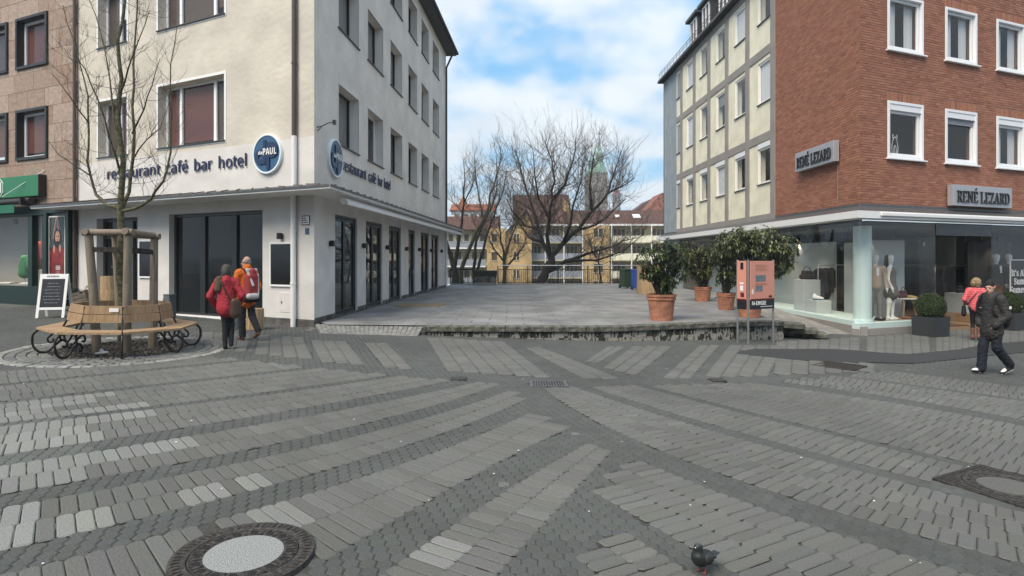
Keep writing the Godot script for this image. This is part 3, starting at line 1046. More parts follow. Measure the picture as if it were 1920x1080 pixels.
func build_terrace() -> void:
	var edge := [Vector2(-2.12, -14.12), Vector2(1.8, -14.05), Vector2(2.7, -14.15), Vector2(6.0, -15.2), Vector2(7.12, -15.32)]
	var terr := Node3D.new()
	terr.name = "terrace"
	terr.set_meta("kind", "structure")
	add_child(terr)
	# slabs
	var area := PackedVector2Array([Vector2(-2.12, -14.45), Vector2(1.8, -14.38), Vector2(2.6, -14.48), Vector2(5.95, -15.53), Vector2(7.0, -15.65), Vector2(8.25, -24.0), Vector2(9.4, -26.5), Vector2(9.45, -37.3), Vector2(-3.9, -37.3), Vector2(-3.8, -33.8), Vector2(-4.9, -15.1), Vector2(-4.6, -14.6)])
	var bulk := MB.new()
	var near := []
	var z := -14.38
	var row := 0
	while z > -37.3:
		var dz := 0.6
		var x := -6.0 + (0.45 if row % 2 else 0.0)
		while x < 10.0:
			var w := 0.9
			var sq := PackedVector2Array([Vector2(x + 0.006, z - 0.006), Vector2(x + w - 0.006, z - 0.006), Vector2(x + w - 0.006, z - dz + 0.006), Vector2(x + 0.006, z - dz + 0.006)])
			x += w
			for piece in Geometry2D.intersect_polygons(sq, area):
				if piece.size() < 3:
					continue
				var h := TERRACE + rng.randf_range(-0.002, 0.002)
				near.append([-z, piece, h, tone(Color(0.245, 0.247, 0.243), 0.02)])
		z -= dz
		row += 1
	near.sort_custom(func(a, b): return a[0] < b[0])
	for i in near.size():
		var b := MB.new() if i < 290 else bulk
		b.col = near[i][3]
		var pts := []
		for p in near[i][1]:
			pts.append(Vector3(p.x, near[i][2], p.y))
		var cc := Vector3.ZERO
		for p in pts:
			cc += p
		cc /= pts.size()
		var inner := []
		for p in pts:
			inner.append(p.move_toward(cc, 0.006))
		var tris := Geometry2D.triangulate_polygon(near[i][1])
		for k in range(0, tris.size(), 3):
			b.tri(inner[tris[k]], inner[tris[k + 1]], inner[tris[k + 2]], Vector3.UP)
		for k in pts.size():
			var m := (k + 1) % pts.size()
			var d := Vector3(0, -0.012, 0)
			b.quad(pts[k] + d, pts[m] + d, inner[m], inner[k], (((pts[k] + pts[m]) / 2 - cc).normalized() + Vector3.UP).normalized())
		if i < 290:
			part("paving_slab", b, M.slab, terr)
	if bulk.v.size():
		part("paving_slabs", bulk, M.slab, terr, Transform3D(), "stuff")
	# body under the slabs and its stained front wall
	var body := MB.new()
	var pts := []
	for p in area:
		pts.append(Vector3(p.x, TERRACE - 0.03, p.y))
	var tr := Geometry2D.triangulate_polygon(area)
	for k in range(0, tr.size(), 3):
		body.tri(pts[tr[k]], pts[tr[k + 1]], pts[tr[k + 2]], Vector3.UP)
	for k in pts.size():
		var a: Vector3 = pts[k]
		var b: Vector3 = pts[(k + 1) % pts.size()]
		var nn := Vector3(b.z - a.z, 0, a.x - b.x).normalized()
		body.quad(a, b, Vector3(b.x, -0.6, b.z), Vector3(a.x, -0.6, a.z), nn)
	part("slab_bed", body, M.concrete, terr)
	var wall := MB.new()
	for i in edge.size() - 1:
		var a: Vector2 = edge[i]
		var b: Vector2 = edge[i + 1]
		var back := Vector3(0, 0, -0.3)
		var pa := Vector3(a.x, TERRACE - 0.13, a.y - 0.06)
		var pb := Vector3(b.x, TERRACE - 0.13, b.y - 0.06)
		wall.prism([pa, pb, Vector3(pb.x, gy(pb.x) - 0.3, pb.z), Vector3(pa.x, gy(pa.x) - 0.3, pa.z)], back)
	part("retaining_wall", wall, stained("wall_stains", Color(0.24, 0.235, 0.21), Color(0.02, 0.022, 0.016), 0.55, 1.1), terr)
	# heavy coping stones
	for i in edge.size() - 1:
		var a: Vector2 = edge[i]
		var b: Vector2 = edge[i + 1]
		var n := maxi(1, roundi(a.distance_to(b) / 2.0))
		for k in n:
			var p := a.lerp(b, (k + 0.004) / n)
			var q := a.lerp(b, (k + 0.996) / n)
			var d := (q - p).normalized()
			var nr := Vector2(d.y, -d.x)
			var cs := MB.new()
			cs.bar(Vector3(p.x + nr.x * 0.165, TERRACE - 0.068, p.y + nr.y * 0.165), Vector3(q.x + nr.x * 0.165, TERRACE - 0.068, q.y + nr.y * 0.165), 0.33, 0.13, 0.012)
			part("coping_stone", cs, mat("coping", Color(0.19, 0.19, 0.16), 0.95, textures["strong"], 1.2, textures["rough_n"], 0.6), terr)
	# broken steps at its right end
	for k in [[7.12, -15.36, 0.72, 0.13, 0.05], [7.3, -15.5, 0.98, -0.02, -0.03], [7.45, -15.62, 1.15, -0.14, 0.02]]:
		var st := MB.new()
		st.obox(Transform3D(Basis(Vector3.UP, -0.35 + k[4]).rotated(Vector3.BACK, -0.03), Vector3(k[0] + k[2] * 0.42, k[3], k[1] - 0.38)), Vector3(k[2], 0.14, 0.62), 0.02)
		part("step", st, mat("coping", Color(0.19, 0.19, 0.16), 0.95, textures["strong"], 1.2, textures["rough_n"], 0.6), terr)
	# ramp along the shop window
	var ramp := MB.new()
	var sec := [[Vector2(7.75, -16.35), Vector2(9.95, -16.75), -0.285], [Vector2(7.7, -19.2), Vector2(9.8, -19.2), -0.1], [Vector2(8.0, -22.0), Vector2(9.75, -22.0), 0.08], [Vector2(8.3, -24.3), Vector2(9.7, -24.3), 0.22], [Vector2(8.6, -26.6), Vector2(9.65, -26.6), 0.285]]
	for i in sec.size() - 1:
		var a: Vector2 = sec[i][0]
		var b: Vector2 = sec[i][1]
		var c: Vector2 = sec[i + 1][1]
		var d: Vector2 = sec[i + 1][0]
		ramp.quad(Vector3(a.x, sec[i][2], a.y), Vector3(b.x, sec[i][2], b.y), Vector3(c.x, sec[i + 1][2], c.y), Vector3(d.x, sec[i + 1][2], d.y), Vector3(0, 1, 0.06).normalized())
		ramp.quad(Vector3(a.x, sec[i][2], a.y), Vector3(a.x, -0.6, a.y), Vector3(d.x, -0.6, d.y), Vector3(d.x, sec[i + 1][2], d.y), Vector3.LEFT)
	ramp.quad(Vector3(7.75, -0.285, -16.35), Vector3(9.95, -0.285, -16.75), Vector3(9.95, -0.6, -16.75), Vector3(7.75, -0.6, -16.35), Vector3.BACK)
	struct("ramp", ramp, M.ramp)
	# strip of pale setts that climbs from the street to the terrace beside the white house
	var apron := Node3D.new()
	apron.name = "sett_apron"
	apron.set_meta("kind", "structure")
	add_child(apron)
	var a0 := Vector2(-4.95, -14.75)
	var a1 := Vector2(-2.18, -14.6)
	var b0 := Vector2(-4.55, -13.95)
	var b1 := Vector2(-2.25, -13.98)
	for i in 22:
		for j in 6:
			var u := (i + 0.5) / 22.0
			var v := (j + 0.5) / 6.0
			var p := a0.lerp(a1, u).lerp(b0.lerp(b1, u), v)
			var h := lerpf(TERRACE - 0.004, gy(p.x) + 0.004, v) + rng.randf_range(-0.003, 0.003)
			var s := MB.new()
			s.col = tone(Color(0.36, 0.36, 0.345), 0.1)
			s.obox(Transform3D(Basis(Vector3.UP, rng.randf_range(-0.06, 0.06)).rotated(Vector3.RIGHT, 0.15), Vector3(p.x, h - 0.04, p.y)), Vector3(0.112, 0.08, 0.118), 0.012)
			part("granite_sett", s, M.sett, apron)
	bit("sett_bed", Vector3(-5.1, -0.2, -15.1), Vector3(-2.1, 0.16, -14.3), M.concrete, apron)

func stained(key: String, clean: Color, dirt: Color, amount: float, scale: float) -> StandardMaterial3D:
	# running stains and moss with outlines of their own: dark tongues on pale concrete
	if M.has(key):
		return M[key]
	var im := Image.create(1024, 256, false, Image.FORMAT_RGB8)
	var f := noise(201, 0.02, 4)
	var g := noise(202, 0.08, 3)
	for y in 256:
		for x in 1024:
			var a := TAU * x / 1024.0
			var n := f.get_noise_3d(cos(a) * 120.0, sin(a) * 120.0, y * 0.3) + 0.6 * g.get_noise_3d(cos(a) * 110.0, sin(a) * 110.0, y * 0.16) + 0.25 * g.get_noise_2d(x * 1.1, y * 0.8) + amount - 0.5
			var k := smoothstep(-0.08, 0.16, n)
			var c := clean.lerp(dirt, k) * (1.0 + 0.25 * g.get_noise_2d(x * 3.0, y * 3.0))
			im.set_pixel(x, y, c.linear_to_srgb())
	var m := mat(key, Color(1, 1, 1), 0.92)
	m.albedo_texture = ImageTexture.create_from_image(im)
	m.uv1_triplanar = true
	m.uv1_world_triplanar = true
	m.uv1_scale = Vector3(0.25, 1.0, 0.25) * scale
	m.normal_enabled = true
	m.normal_texture = textures["rough_n"]
	m.normal_scale = 0.5
	return m

# ---------------------------------------------------------------- houses
func fx(a: Vector2, b: Vector2, u: float, v: float) -> Vector2:  # a spot of the photograph on the wall from a to b: metres along it, height
	var d := (b - a).normalized()
	var n := Vector2(-d.y, d.x)
	var r := Vector2((u - 960.0) / 1100.0, -1.0)
	var depth := a.dot(n) / r.dot(n)
	return Vector2((r * depth - a).dot(d), EYE - (v - 485.0) / 1100.0 * depth)

# One window: the frame is the part; mullions, panes, blinds and sill are its pieces. r is the opening, z0 the depth of the frame in the wall.
func window(parent: Node3D, x: Transform3D, r: Rect2, z0: float, splits: Array, blinds: Array, fm: Material, fw := 0.07, sill := true, glass = null, transom := 0.0) -> MeshInstance3D:
	var w := part("window", frame_mb(r, fw, z0 - 0.06, z0, 0.006), fm, parent, x)
	var xs: Array = [r.position.x + fw]
	for s in splits:
		var m: float = r.position.x + r.size.x * s
		bit("mullion", Vector3(m - fw * 0.8, r.position.y + fw, z0 - 0.055), Vector3(m + fw * 0.8, r.end.y - fw, z0 + 0.006), fm, w, Transform3D(), 0.005)
		xs.append(m - fw * 0.8); xs.append(m + fw * 0.8)
	xs.append(r.end.x - fw)
	if transom > 0.0:
		bit("transom", Vector3(r.position.x + fw, r.end.y - transom - fw, z0 - 0.055), Vector3(r.end.x - fw, r.end.y - transom, z0 + 0.004), fm, w, Transform3D(), 0.004)
	for i in range(0, xs.size(), 2):
		sheet("pane", Vector3(xs[i], r.position.y + fw, z0 - 0.04), Vector3(xs[i + 1], r.end.y - fw, z0 - 0.034), glass if glass else M.glass, w)
		var k: int = i / 2
		if k < blinds.size() and blinds[k]:
			var bl: Array = blinds[k]  # material, how far it is let down
			var top := r.end.y - fw * 0.6
			bit("blind", Vector3(xs[i] - 0.02, top - (r.size.y - fw) * float(bl[1]), z0 - 0.085), Vector3(xs[i + 1] + 0.02, top, z0 - 0.075), bl[0], w)
	if sill:
		bit("sill", Vector3(r.position.x - 0.05, r.position.y - 0.035, z0 - 0.02), Vector3(r.end.x + 0.05, r.position.y - 0.005, 0.055), M.sill, w, Transform3D(), 0.004)
	return w

func sheet(called: String, lo: Vector3, hi: Vector3, m: Material, parent: Node, x := Transform3D()) -> MeshInstance3D:  # one pane of glass
	var b := MB.new()
	b.quad(lo, Vector3(hi.x, lo.y, lo.z), Vector3(hi.x, hi.y, lo.z), Vector3(lo.x, hi.y, lo.z), Vector3.BACK)
	return part(called, b, m, parent, x)

func surround(parent: Node3D, x: Transform3D, r: Rect2, w: float, m: Material) -> void:
	part("window_surround", frame_mb(Rect2(r.position - Vector2(w, w), r.size + Vector2(2 * w, 2 * w)), w, -0.02, 0.014), m, parent, x)

func rect(x0: float, y0: float, x1: float, y1: float) -> Rect2:
	return Rect2(x0, y0, x1 - x0, y1 - y0)

func build_white_house() -> void:
	var at := Vector3(C0.x, 0, C0.y)
	var h := thing("corner_house", "white plastered corner house with hotel and restaurant lettering over a canopy", "house", at)
	var ff := facade(WL, C0, at)
	var fs := facade(C0, WF, at)
	var lf := WL.distance_to(C0)
	var ls := C0.distance_to(WF)
	var top := 13.7
	# --- street front
	var big := []
	for y in [[5.22, 7.06], [8.74, 10.6], [12.1, 13.6]]:
		big.append(rect(lf - 6.24, y[0], lf - 3.33, y[1]))
		big.append(rect(lf - 9.3, y[0] - 0.05, lf - 7.78, y[1] - 0.1))
	var shopw := rect(lf - 5.74, 0.24, lf - 1.84, 3.22)
	var p0 := fx(WL, C0, 181, 404)
	var p1 := fx(WL, C0, 258, 404)
	var doorl := rect(p0.x, 0.31, p1.x, 3.2)
	part("front_ground_wall", wall_mb(rect(-0.02, -0.1, lf, 3.62), [shopw, doorl], 0.3, 0.0, 0.46), M.plaster_white, h, ff)
	part("front_sign_band", wall_mb(rect(-0.02, 3.62, lf, 5.02), [], 0.3, 0.0, 0.46), M.plaster_white, h, ff)
	part("front_wall", wall_mb(rect(-0.02, 5.02, lf, top), big.slice(0, 6), 0.3, 0.0, 0.46), M.plaster_old, h, ff)
	for i in 6:
		var r: Rect2 = big[i]
		surround(h, ff, r, 0.075, M.white_paint)
		if i % 2 == 0:
			window(h, ff, r, -0.24, [0.24, 0.76], [[M.blind_red, 0.97], [M.blind_red, 0.94], [M.blind_brown, 0.97]] if i == 0 else [[M.blind_brown, 0.97], [M.blind_brown, 0.97], [M.blind_brown, 0.8]], M.pvc)
		else:
			window(h, ff, r, -0.24, [0.52], [[M.blind_brown, 0.97], [M.blind_red, 0.97]] if i == 1 else [[M.blind_brown, 0.97], [M.curtain, 0.5]], M.pvc)
	# --- river side
	var sx := [[1.7, 3.47], [4.38, 6.15], [7.14, 8.86], [9.93, 11.58], [12.5, 14.1], [15.15, 16.8]]
	var holes := []
	for y in [[5.16, 6.85], [8.45, 10.12], [11.54, 13.1]]:
		for k in sx:
			holes.append(rect(k[0], y[0], k[1], y[1]))
	part("side_wall", wall_mb(rect(0, 3.62, ls, top), holes, 0.3, 0.46, 0.0), M.plaster_grey, h, fs)
	for i in holes.size():
		var bl := [[M.blind_grey, 0.97]] if i in [0, 6, 7, 8, 12, 13] else [[M.blind_brown, 0.97]] if i in [2, 9, 15] else [[M.blind_grey, 0.25]] if i in [1, 4] else []
		window(h, fs, holes[i], -0.29, [0.5] if i == 1 else [], bl, M.pvc if i == 1 else M.dark_frame, 0.06)
		surround(h, fs, holes[i], 0.03, M.reveal)
	var doors := []
	for k in [[1.45, 3.35], [4.2, 6.1], [6.95, 8.75], [10.0, 11.2], [12.38, 14.2], [14.75, 16.7]]:
		doors.append(rect(k[0], 0.28, k[1], 3.15))
	part("side_ground_wall", wall_mb(rect(0, -0.1, ls, 3.62), doors, 0.35, 0.53, 0.0), M.plaster_white, h, fs)
	for i in doors.size():
		var d: Rect2 = doors[i]
		var f := part("terrace_door", frame_mb(d, 0.07, -0.16, -0.06, 0.006), M.dark_frame, h, fs)
		var mid := d.get_center().x
		for leaf in ([[d.position.x + 0.07, mid], [mid, d.end.x - 0.07]] if i != 3 else [[d.position.x + 0.07, d.end.x - 0.07]]):
			part("leaf_frame", frame_mb(rect(leaf[0] + 0.004, 0.36, leaf[1] - 0.004, 3.07), 0.075, -0.14, -0.075, 0.006), M.dark_frame, f)
			sheet("pane", Vector3(leaf[0] + 0.075, 0.43, -0.11), Vector3(leaf[1] - 0.075, 3.0, -0.1), M.glass_coated, f)
			bit("handle", Vector3(leaf[1] - 0.075 if leaf[0] < mid else leaf[0] + 0.05, 1.25, -0.075), Vector3(leaf[1] - 0.05 if leaf[0] < mid else leaf[0] + 0.075, 1.42, -0.035), M.steel, f, Transform3D(), 0.004)
		bit("threshold", Vector3(d.position.x - 0.02, 0.2, -0.2), Vector3(d.end.x + 0.02, 0.31, 0.05), M.concrete, f, Transform3D(), 0.006)
	# plinth
	var x0 := 0.0
	for d: Rect2 in doors + [rect(ls + 0.03, 0, ls + 1, 1)]:
		bit("plinth", Vector3(x0, -0.15, 0.0), Vector3(d.position.x - 0.03, 0.42 if x0 > 0.0 else 0.4, 0.022), M.concrete, h, fs, 0.004)
		x0 = d.end.x + 0.03
	for k in [[0.0, doorl.position.x - 0.05], [doorl.end.x + 0.05, shopw.position.x - 0.05], [shopw.end.x + 0.02, lf + 0.02]]:
		bit("plinth", Vector3(k[0], -0.15, 0.0), Vector3(k[1], 0.36, 0.022), M.concrete, h, ff, 0.004)
	# shop window of the front
	var f := part("shop_window", frame_mb(shopw, 0.09, -0.26, -0.16, 0.006), M.dark_frame, h, ff)
	var xs := [shopw.position.x + 0.09]
	for u in [370.5, 429.5]:
		var m := fx(WL, C0, u, 500).x
		bit("mullion", Vector3(m - 0.11, 0.33, -0.25), Vector3(m + 0.11, 3.13, -0.155), M.dark_frame, f, Transform3D(), 0.006)
		xs.append(m - 0.11); xs.append(m + 0.11)
	xs.append(shopw.end.x - 0.09)
	for i in range(0, 6, 2):
		sheet("pane", Vector3(xs[i], 0.33, -0.215), Vector3(xs[i + 1], 3.13, -0.205), M.glass_dark, f)
		bit("base_panel", Vector3(xs[i], 0.33, -0.24), Vector3(xs[i + 1], 1.05, -0.225), M.dark_frame, f)
	bit("sill", Vector3(shopw.position.x - 0.02, 0.2, -0.2), Vector3(shopw.end.x + 0.02, 0.27, 0.06), M.white_paint, f, Transform3D(), 0.006)
	# side door of the front
	f = part("entrance_door", frame_mb(doorl, 0.1, -0.3, -0.2, 0.006), M.bronze, h, ff)
	for m in [0.36, 0.7]:
		var xm := doorl.position.x + doorl.size.x * float(m)
		bit("mullion", Vector3(xm - 0.09, 0.31, -0.29), Vector3(xm + 0.09, 3.1, -0.19), M.zinc, f, Transform3D(), 0.005)
	bit("transom", Vector3(doorl.position.x + 0.1, 2.55, -0.285), Vector3(doorl.end.x - 0.1, 2.63, -0.195), M.bronze, f)
	sheet("pane", Vector3(doorl.position.x + 0.1, 0.33, -0.25), Vector3(doorl.end.x - 0.1, 3.1, -0.24), M.glass_dark, f)
	for k in 3:
		bit("door_stud", Vector3(doorl.position.x + 0.42, 1.0 + k * 0.62, -0.24), Vector3(doorl.position.x + 0.46, 1.04 + k * 0.62, -0.22), M.steel, f)
	# dark rooms behind the openings
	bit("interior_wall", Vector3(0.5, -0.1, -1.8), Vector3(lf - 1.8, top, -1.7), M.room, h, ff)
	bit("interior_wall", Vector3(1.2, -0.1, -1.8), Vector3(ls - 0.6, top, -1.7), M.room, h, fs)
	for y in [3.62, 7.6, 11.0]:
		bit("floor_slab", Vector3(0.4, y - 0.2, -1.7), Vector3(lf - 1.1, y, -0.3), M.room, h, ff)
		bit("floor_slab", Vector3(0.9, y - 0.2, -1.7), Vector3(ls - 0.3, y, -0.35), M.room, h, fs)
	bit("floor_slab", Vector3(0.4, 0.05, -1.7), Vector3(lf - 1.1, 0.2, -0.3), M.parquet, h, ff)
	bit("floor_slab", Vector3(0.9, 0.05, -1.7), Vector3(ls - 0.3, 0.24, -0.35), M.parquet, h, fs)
	# far end and back, so that no light leaks
	var fb := facade(WF, WF + Vector2(-16, -2), at)
	part("back_wall", wall_mb(rect(0, -0.1, 16, top), []), M.plaster_grey, h, fb)
	# roof edge
	var q := [Vector3(WL.x, top, WL.y) - at, Vector3.ZERO + Vector3(0, top, 0), Vector3(WF.x, top, WF.y) - at]
	var nf := ff.basis.z
	var ns := fs.basis.z
	var o := 0.55
	var corner := offset_corner(nf, ns, o)
	var roof := MB.new()
	var pts := [q[0] + nf * o - ff.basis.x * 0.3, q[1] + corner, q[2] + ns * o + fs.basis.x * 0.35, q[2] - ns * 14.0 + fs.basis.x * 0.35, q[0] - nf * 3.0 - ff.basis.x * 0.3]
	roof.prism(pts, Vector3(0, 0.16, 0))
	part("roof", roof, M.roof_edge, h)
	var gut := MB.new()
	gut.tube([pts[0] + Vector3(0, 0.13, 0) + nf * 0.06, pts[1] + Vector3(0, 0.13, 0) + corner.normalized() * 0.07, pts[2] + Vector3(0, 0.13, 0) + ns * 0.06], [0.085], 8)
	part("gutter", gut, M.roof_edge, h)
	var guard := MB.new()
	var qa: Vector3 = pts[1] + Vector3(0, 0.2, 0) - corner * 0.2
	var qb: Vector3 = pts[2] + Vector3(0, 0.2, 0) - ns * 0.1
	guard.tube([qa + Vector3(0, 0.22, 0), qb + Vector3(0, 0.22, 0)], [0.012], 4)
	for k in 15:
		var b := qa.lerp(qb, k / 14.0)
		guard.tube([b - Vector3(0, 0.1, 0), b + Vector3(0, 0.24, 0)], [0.01], 4)
	part("snow_guard", guard, M.roof_edge, h)
	# canopy over the ground floor
	var c1 := offset_corner(nf, ns, 0.95)
	var cp := [Vector3(WL.x, 0, WL.y) - at - ff.basis.x * 0.85, Vector3(WL.x, 0, WL.y) - at - ff.basis.x * 0.85 + nf * 0.95, c1, Vector3(WF.x, 0, WF.y) - at + ns * 0.95 + fs.basis.x * 0.6, Vector3(WF.x, 0, WF.y) - at + fs.basis.x * 0.6, Vector3.ZERO]
	var can := MB.new()
	for quadp in [[cp[0], cp[1], cp[2], cp[5]], [cp[5], cp[2], cp[3], cp[4]]]:
		var moved := []
		for p: Vector3 in quadp:
			moved.append(p + Vector3(0, 3.52, 0))
		can.prism(moved, Vector3(0, 0.09, 0))
	part("canopy", can, M.white_paint, h)
	var cover := MB.new()
	for k in 2:
		var a: Vector3 = [cp[1], cp[2]][k]
		var b: Vector3 = [cp[2], cp[3]][k]
		var c: Vector3 = [cp[5], cp[4]][k]
		var d: Vector3 = [cp[0], cp[5]][k]
		var nn: Vector3 = [nf, ns][k]
		var u1 := Vector3(0, 3.614, 0)
		var u2 := Vector3(0, 3.8, 0)
		cover.quad(a + u1 + nn * 0.03, b + u1 + nn * 0.03, c + u2 + nn * 0.012, d + u2 + nn * 0.012, (nn * 0.2 + Vector3.UP).normalized())
		cover.quad(a + u1 + nn * 0.03, b + u1 + nn * 0.03, b + u1 + nn * 0.03 - Vector3(0, 0.05, 0), a + u1 + nn * 0.03 - Vector3(0, 0.05, 0), nn)
		var n := int(a.distance_to(b) / 0.55)
		for i in n:
			var t := (i + 0.5) / n
			cover.bar(a.lerp(b, t) + u1 + nn * 0.035 + Vector3(0, 0.012, 0), d.lerp(c, t) + u2 + nn * 0.014 + Vector3(0, 0.012, 0), 0.025, 0.03)
	part("canopy_cover", cover, M.zinc, h)
	var aw := MB.new()
	var w0: Vector3 = cp[2] + ns * -0.22 + fs.basis.x * 1.5 + Vector3(0, 3.38, 0)
	var w1: Vector3 = cp[3] + ns * -0.22 - fs.basis.x * 0.2 + Vector3(0, 3.38, 0)
	aw.tube([w0, w1], [0.085], 10)
	aw.bar(w0 + ns * 0.1 + Vector3(0, -0.05, 0), w1 + ns * 0.1 + Vector3(0, -0.05, 0), 0.05, 0.1, 0.01)
	part("awning_roll", aw, M.white_paint, h)
	# downpipes
	var pp := MB.new()
	var xa := lf - 0.6
	pp.tube([Vector3(xa, 5.04, 0.09), Vector3(xa, top + 0.1, 0.09)], [0.06], 10)
	for y in [6.9, 9.6, 12.2]:
		pp.tube([Vector3(xa, y, 0.09), Vector3(xa, y + 0.04, 0.09)], [0.072], 10)
	part("downpipe", pp, M.copper_pipe, h, ff)
	pp = MB.new()
	pp.tube([Vector3(xa, 3.72, 0.09), Vector3(xa, 5.06, 0.09)], [0.066], 10)
	pp.tube([Vector3(xa - 0.02, 0.12, 0.1), Vector3(xa - 0.02, 3.54, 0.1)], [0.066], 10)
	for y in [1.25, 2.6]:
		pp.tube([Vector3(xa - 0.02, y, 0.1), Vector3(xa - 0.02, y + 0.05, 0.1)], [0.078], 10)
	part("downpipe", pp, M.white_paint, h, ff)
	pp = MB.new()
	pp.tube([Vector3(ls - 0.35, 3.8, 0.09), Vector3(ls - 0.35, top - 0.9, 0.09), Vector3(ls - 0.35, top - 0.45, 0.3), Vector3(ls - 0.35, top + 0.1, 0.55)], [0.055], 8)
	part("downpipe", pp, M.roof_edge, h, fs)
	pp = MB.new()
	pp.tube([Vector3(ls - 0.3, 0.25, 0.08), Vector3(ls - 0.3, 3.54, 0.08)], [0.055], 8)
	part("downpipe", pp, M.white_paint, h, fs)
	# small fittings of the walls
	var where := ["the corner pier before the first terrace door", "the pier between the first and second terrace doors", "the pier between the second and third terrace doors", "the pier between the third and fourth terrace doors", "the pier between the fourth and fifth terrace doors", "the pier between the fifth and sixth terrace doors", "the wall beyond the sixth terrace door"]
	for k in 7:
		lamp(fs, at, Vector3([1.02, 3.8, 6.52, 9.4, 11.8, 14.47, 17.3][k], 2.32, 0.0), where[k])
	lamp(ff, at, Vector3(lf - 1.12, 2.5, 0.0), "the street front beside the menu panel")
	var menu := thing("menu_panel", "black menu panel with white border beside the downpipe of the white house", "display panel", at + ff * Vector3(lf - 1.1, 1.22, 0.0))
	menu.basis = ff.basis
	part("border", frame_mb(rect(-0.44, -0.04, 0.44, 1.12), 0.05, 0.0, 0.05, 0.005), M.white_paint, menu)
	bit("screen", Vector3(-0.39, 0.01, 0.005), Vector3(0.39, 1.07, 0.03), M.screen, menu)
	var m2 := fx(WL, C0, 278, 522)
	menu = thing("menu_panel", "black menu panel with white border above the wooden stump by the entrance", "display panel", at + ff * Vector3(m2.x, 1.36, 0.0))
	menu.basis = ff.basis
	part("border", frame_mb(rect(-0.42, -0.04, 0.42, 1.12), 0.05, 0.0, 0.05, 0.005), M.white_paint, menu)
	bit("screen", Vector3(-0.37, 0.01, 0.005), Vector3(0.37, 1.07, 0.03), M.screen, menu)
	var mb := thing("meter_box", "small flush white meter box door with keyhole under the menu panel", "meter box", at + ff * Vector3(lf - 1.0, 0.52, 0.0))
	mb.basis = ff.basis
	part("frame", frame_mb(rect(-0.22, 0, 0.22, 0.5), 0.02, 0.0, 0.012), M.white_paint, mb)
	bit("door", Vector3(-0.195, 0.025, 0.0), Vector3(0.195, 0.475, 0.008), M.plaster_white, mb, Transform3D(), 0.003)
	bit("lock", Vector3(-0.14, 0.22, 0.008), Vector3(-0.11, 0.28, 0.016), M.black, mb)
	var pl := fx(WL, C0, 576, 420)
	var ns_ := thing("street_number_plate", "small wall plates of house number and fire hydrant by the downpipe", "wall plate", at + ff * Vector3(lf - 0.27, 2.45, 0.0))
	ns_.basis = ff.basis
	bit("hydrant_plate", Vector3(-0.13, 0.32, 0), Vector3(0.13, 0.56, 0.015), M.white, ns_)
	part("hydrant_border", frame_mb(rect(-0.13, 0.32, 0.13, 0.56), 0.02, 0.0, 0.019), M.red_roof, ns_)
	for k in 3:
		bit("print_line", Vector3(-0.09, 0.37 + k * 0.055, 0.015), Vector3(0.07 - 0.03 * k, 0.395 + k * 0.055, 0.018), M.black, ns_)
	bit("number_plate", Vector3(-0.03, 0.08, 0), Vector3(0.1, 0.24, 0.015), M.badge_blue, ns_, Transform3D(), 0.003)
	var cam_ := thing("wall_bracket", "thin dark bracket with insulator on the corner above the canopy", "bracket", at + fs * Vector3(0.18, 5.28, 0))
	cam_.basis = fs.basis
	var br := MB.new()
	br.tube([Vector3(0, 0, 0), Vector3(0, 0.02, 0.12), Vector3(0.05, 0.12, 0.28), Vector3(0.08, 0.14, 0.42)], [0.014], 5)
	br.tube([Vector3(0, -0.1, 0.01), Vector3(0.02, 0.0, 0.1)], [0.012], 5)
	part("arm", br, M.iron, cam_)
	part("head", boxed(Vector3(0.05, 0.08, 0.38), Vector3(0.13, 0.2, 0.46)), M.dark_frame, cam_)
	# writing
	lettering(ff, at, lf, [["restaurant", 8.75, 6.1], ["café", 5.85, 4.85], ["bar", 4.55, 3.8], ["hotel", 3.52, 2.42]], 4.42, "navy letters restaurant café bar hotel on the street front")
	badge(ff, at, Vector3(lf - 1.6, 4.68, 0), "round blue dp badge on the street front beside the word hotel")
	var b0 := fx(C0, WF, 626, 300)
	badge(fs, at, Vector3(b0.x, 4.68, 0), "round blue dp badge round the corner on the river side wall")
	lettering(fs, at, -1.0, [["restaurant", 1.98, 4.15], ["café", 4.4, 5.2], ["bar", 5.45, 6.0], ["hotel", 6.22, 7.0]], 4.45, "navy letters restaurant café bar hotel on the river side wall")

func boxed(lo: Vector3, hi: Vector3, bev := 0.005) -> MB:
	var b := MB.new()
	b.box(lo, hi, bev)
	return b

func offset_corner(n1: Vector3, n2: Vector3, o: float) -> Vector3:  # the point that lies o in front of both walls of a corner
	var det := n1.x * n2.z - n1.z * n2.x
	return Vector3((o * n2.z - o * n1.z) / det, 0, (n1.x * o - n2.x * o) / det)

func lamp(f: Transform3D, at: Vector3, p: Vector3, where: String) -> void:
	var l := thing("wall_lamp", "small black cube wall lamp on " + where, "wall lamp", at + f * p, 0.0, "cube wall lamps of the white house")
	l.basis = f.basis
	part("housing", boxed(Vector3(-0.055, -0.08, 0.03), Vector3(0.055, 0.08, 0.14)), M.black, l)
	part("mount", boxed(Vector3(-0.035, -0.05, 0.0), Vector3(0.035, 0.05, 0.03)), M.black, l)

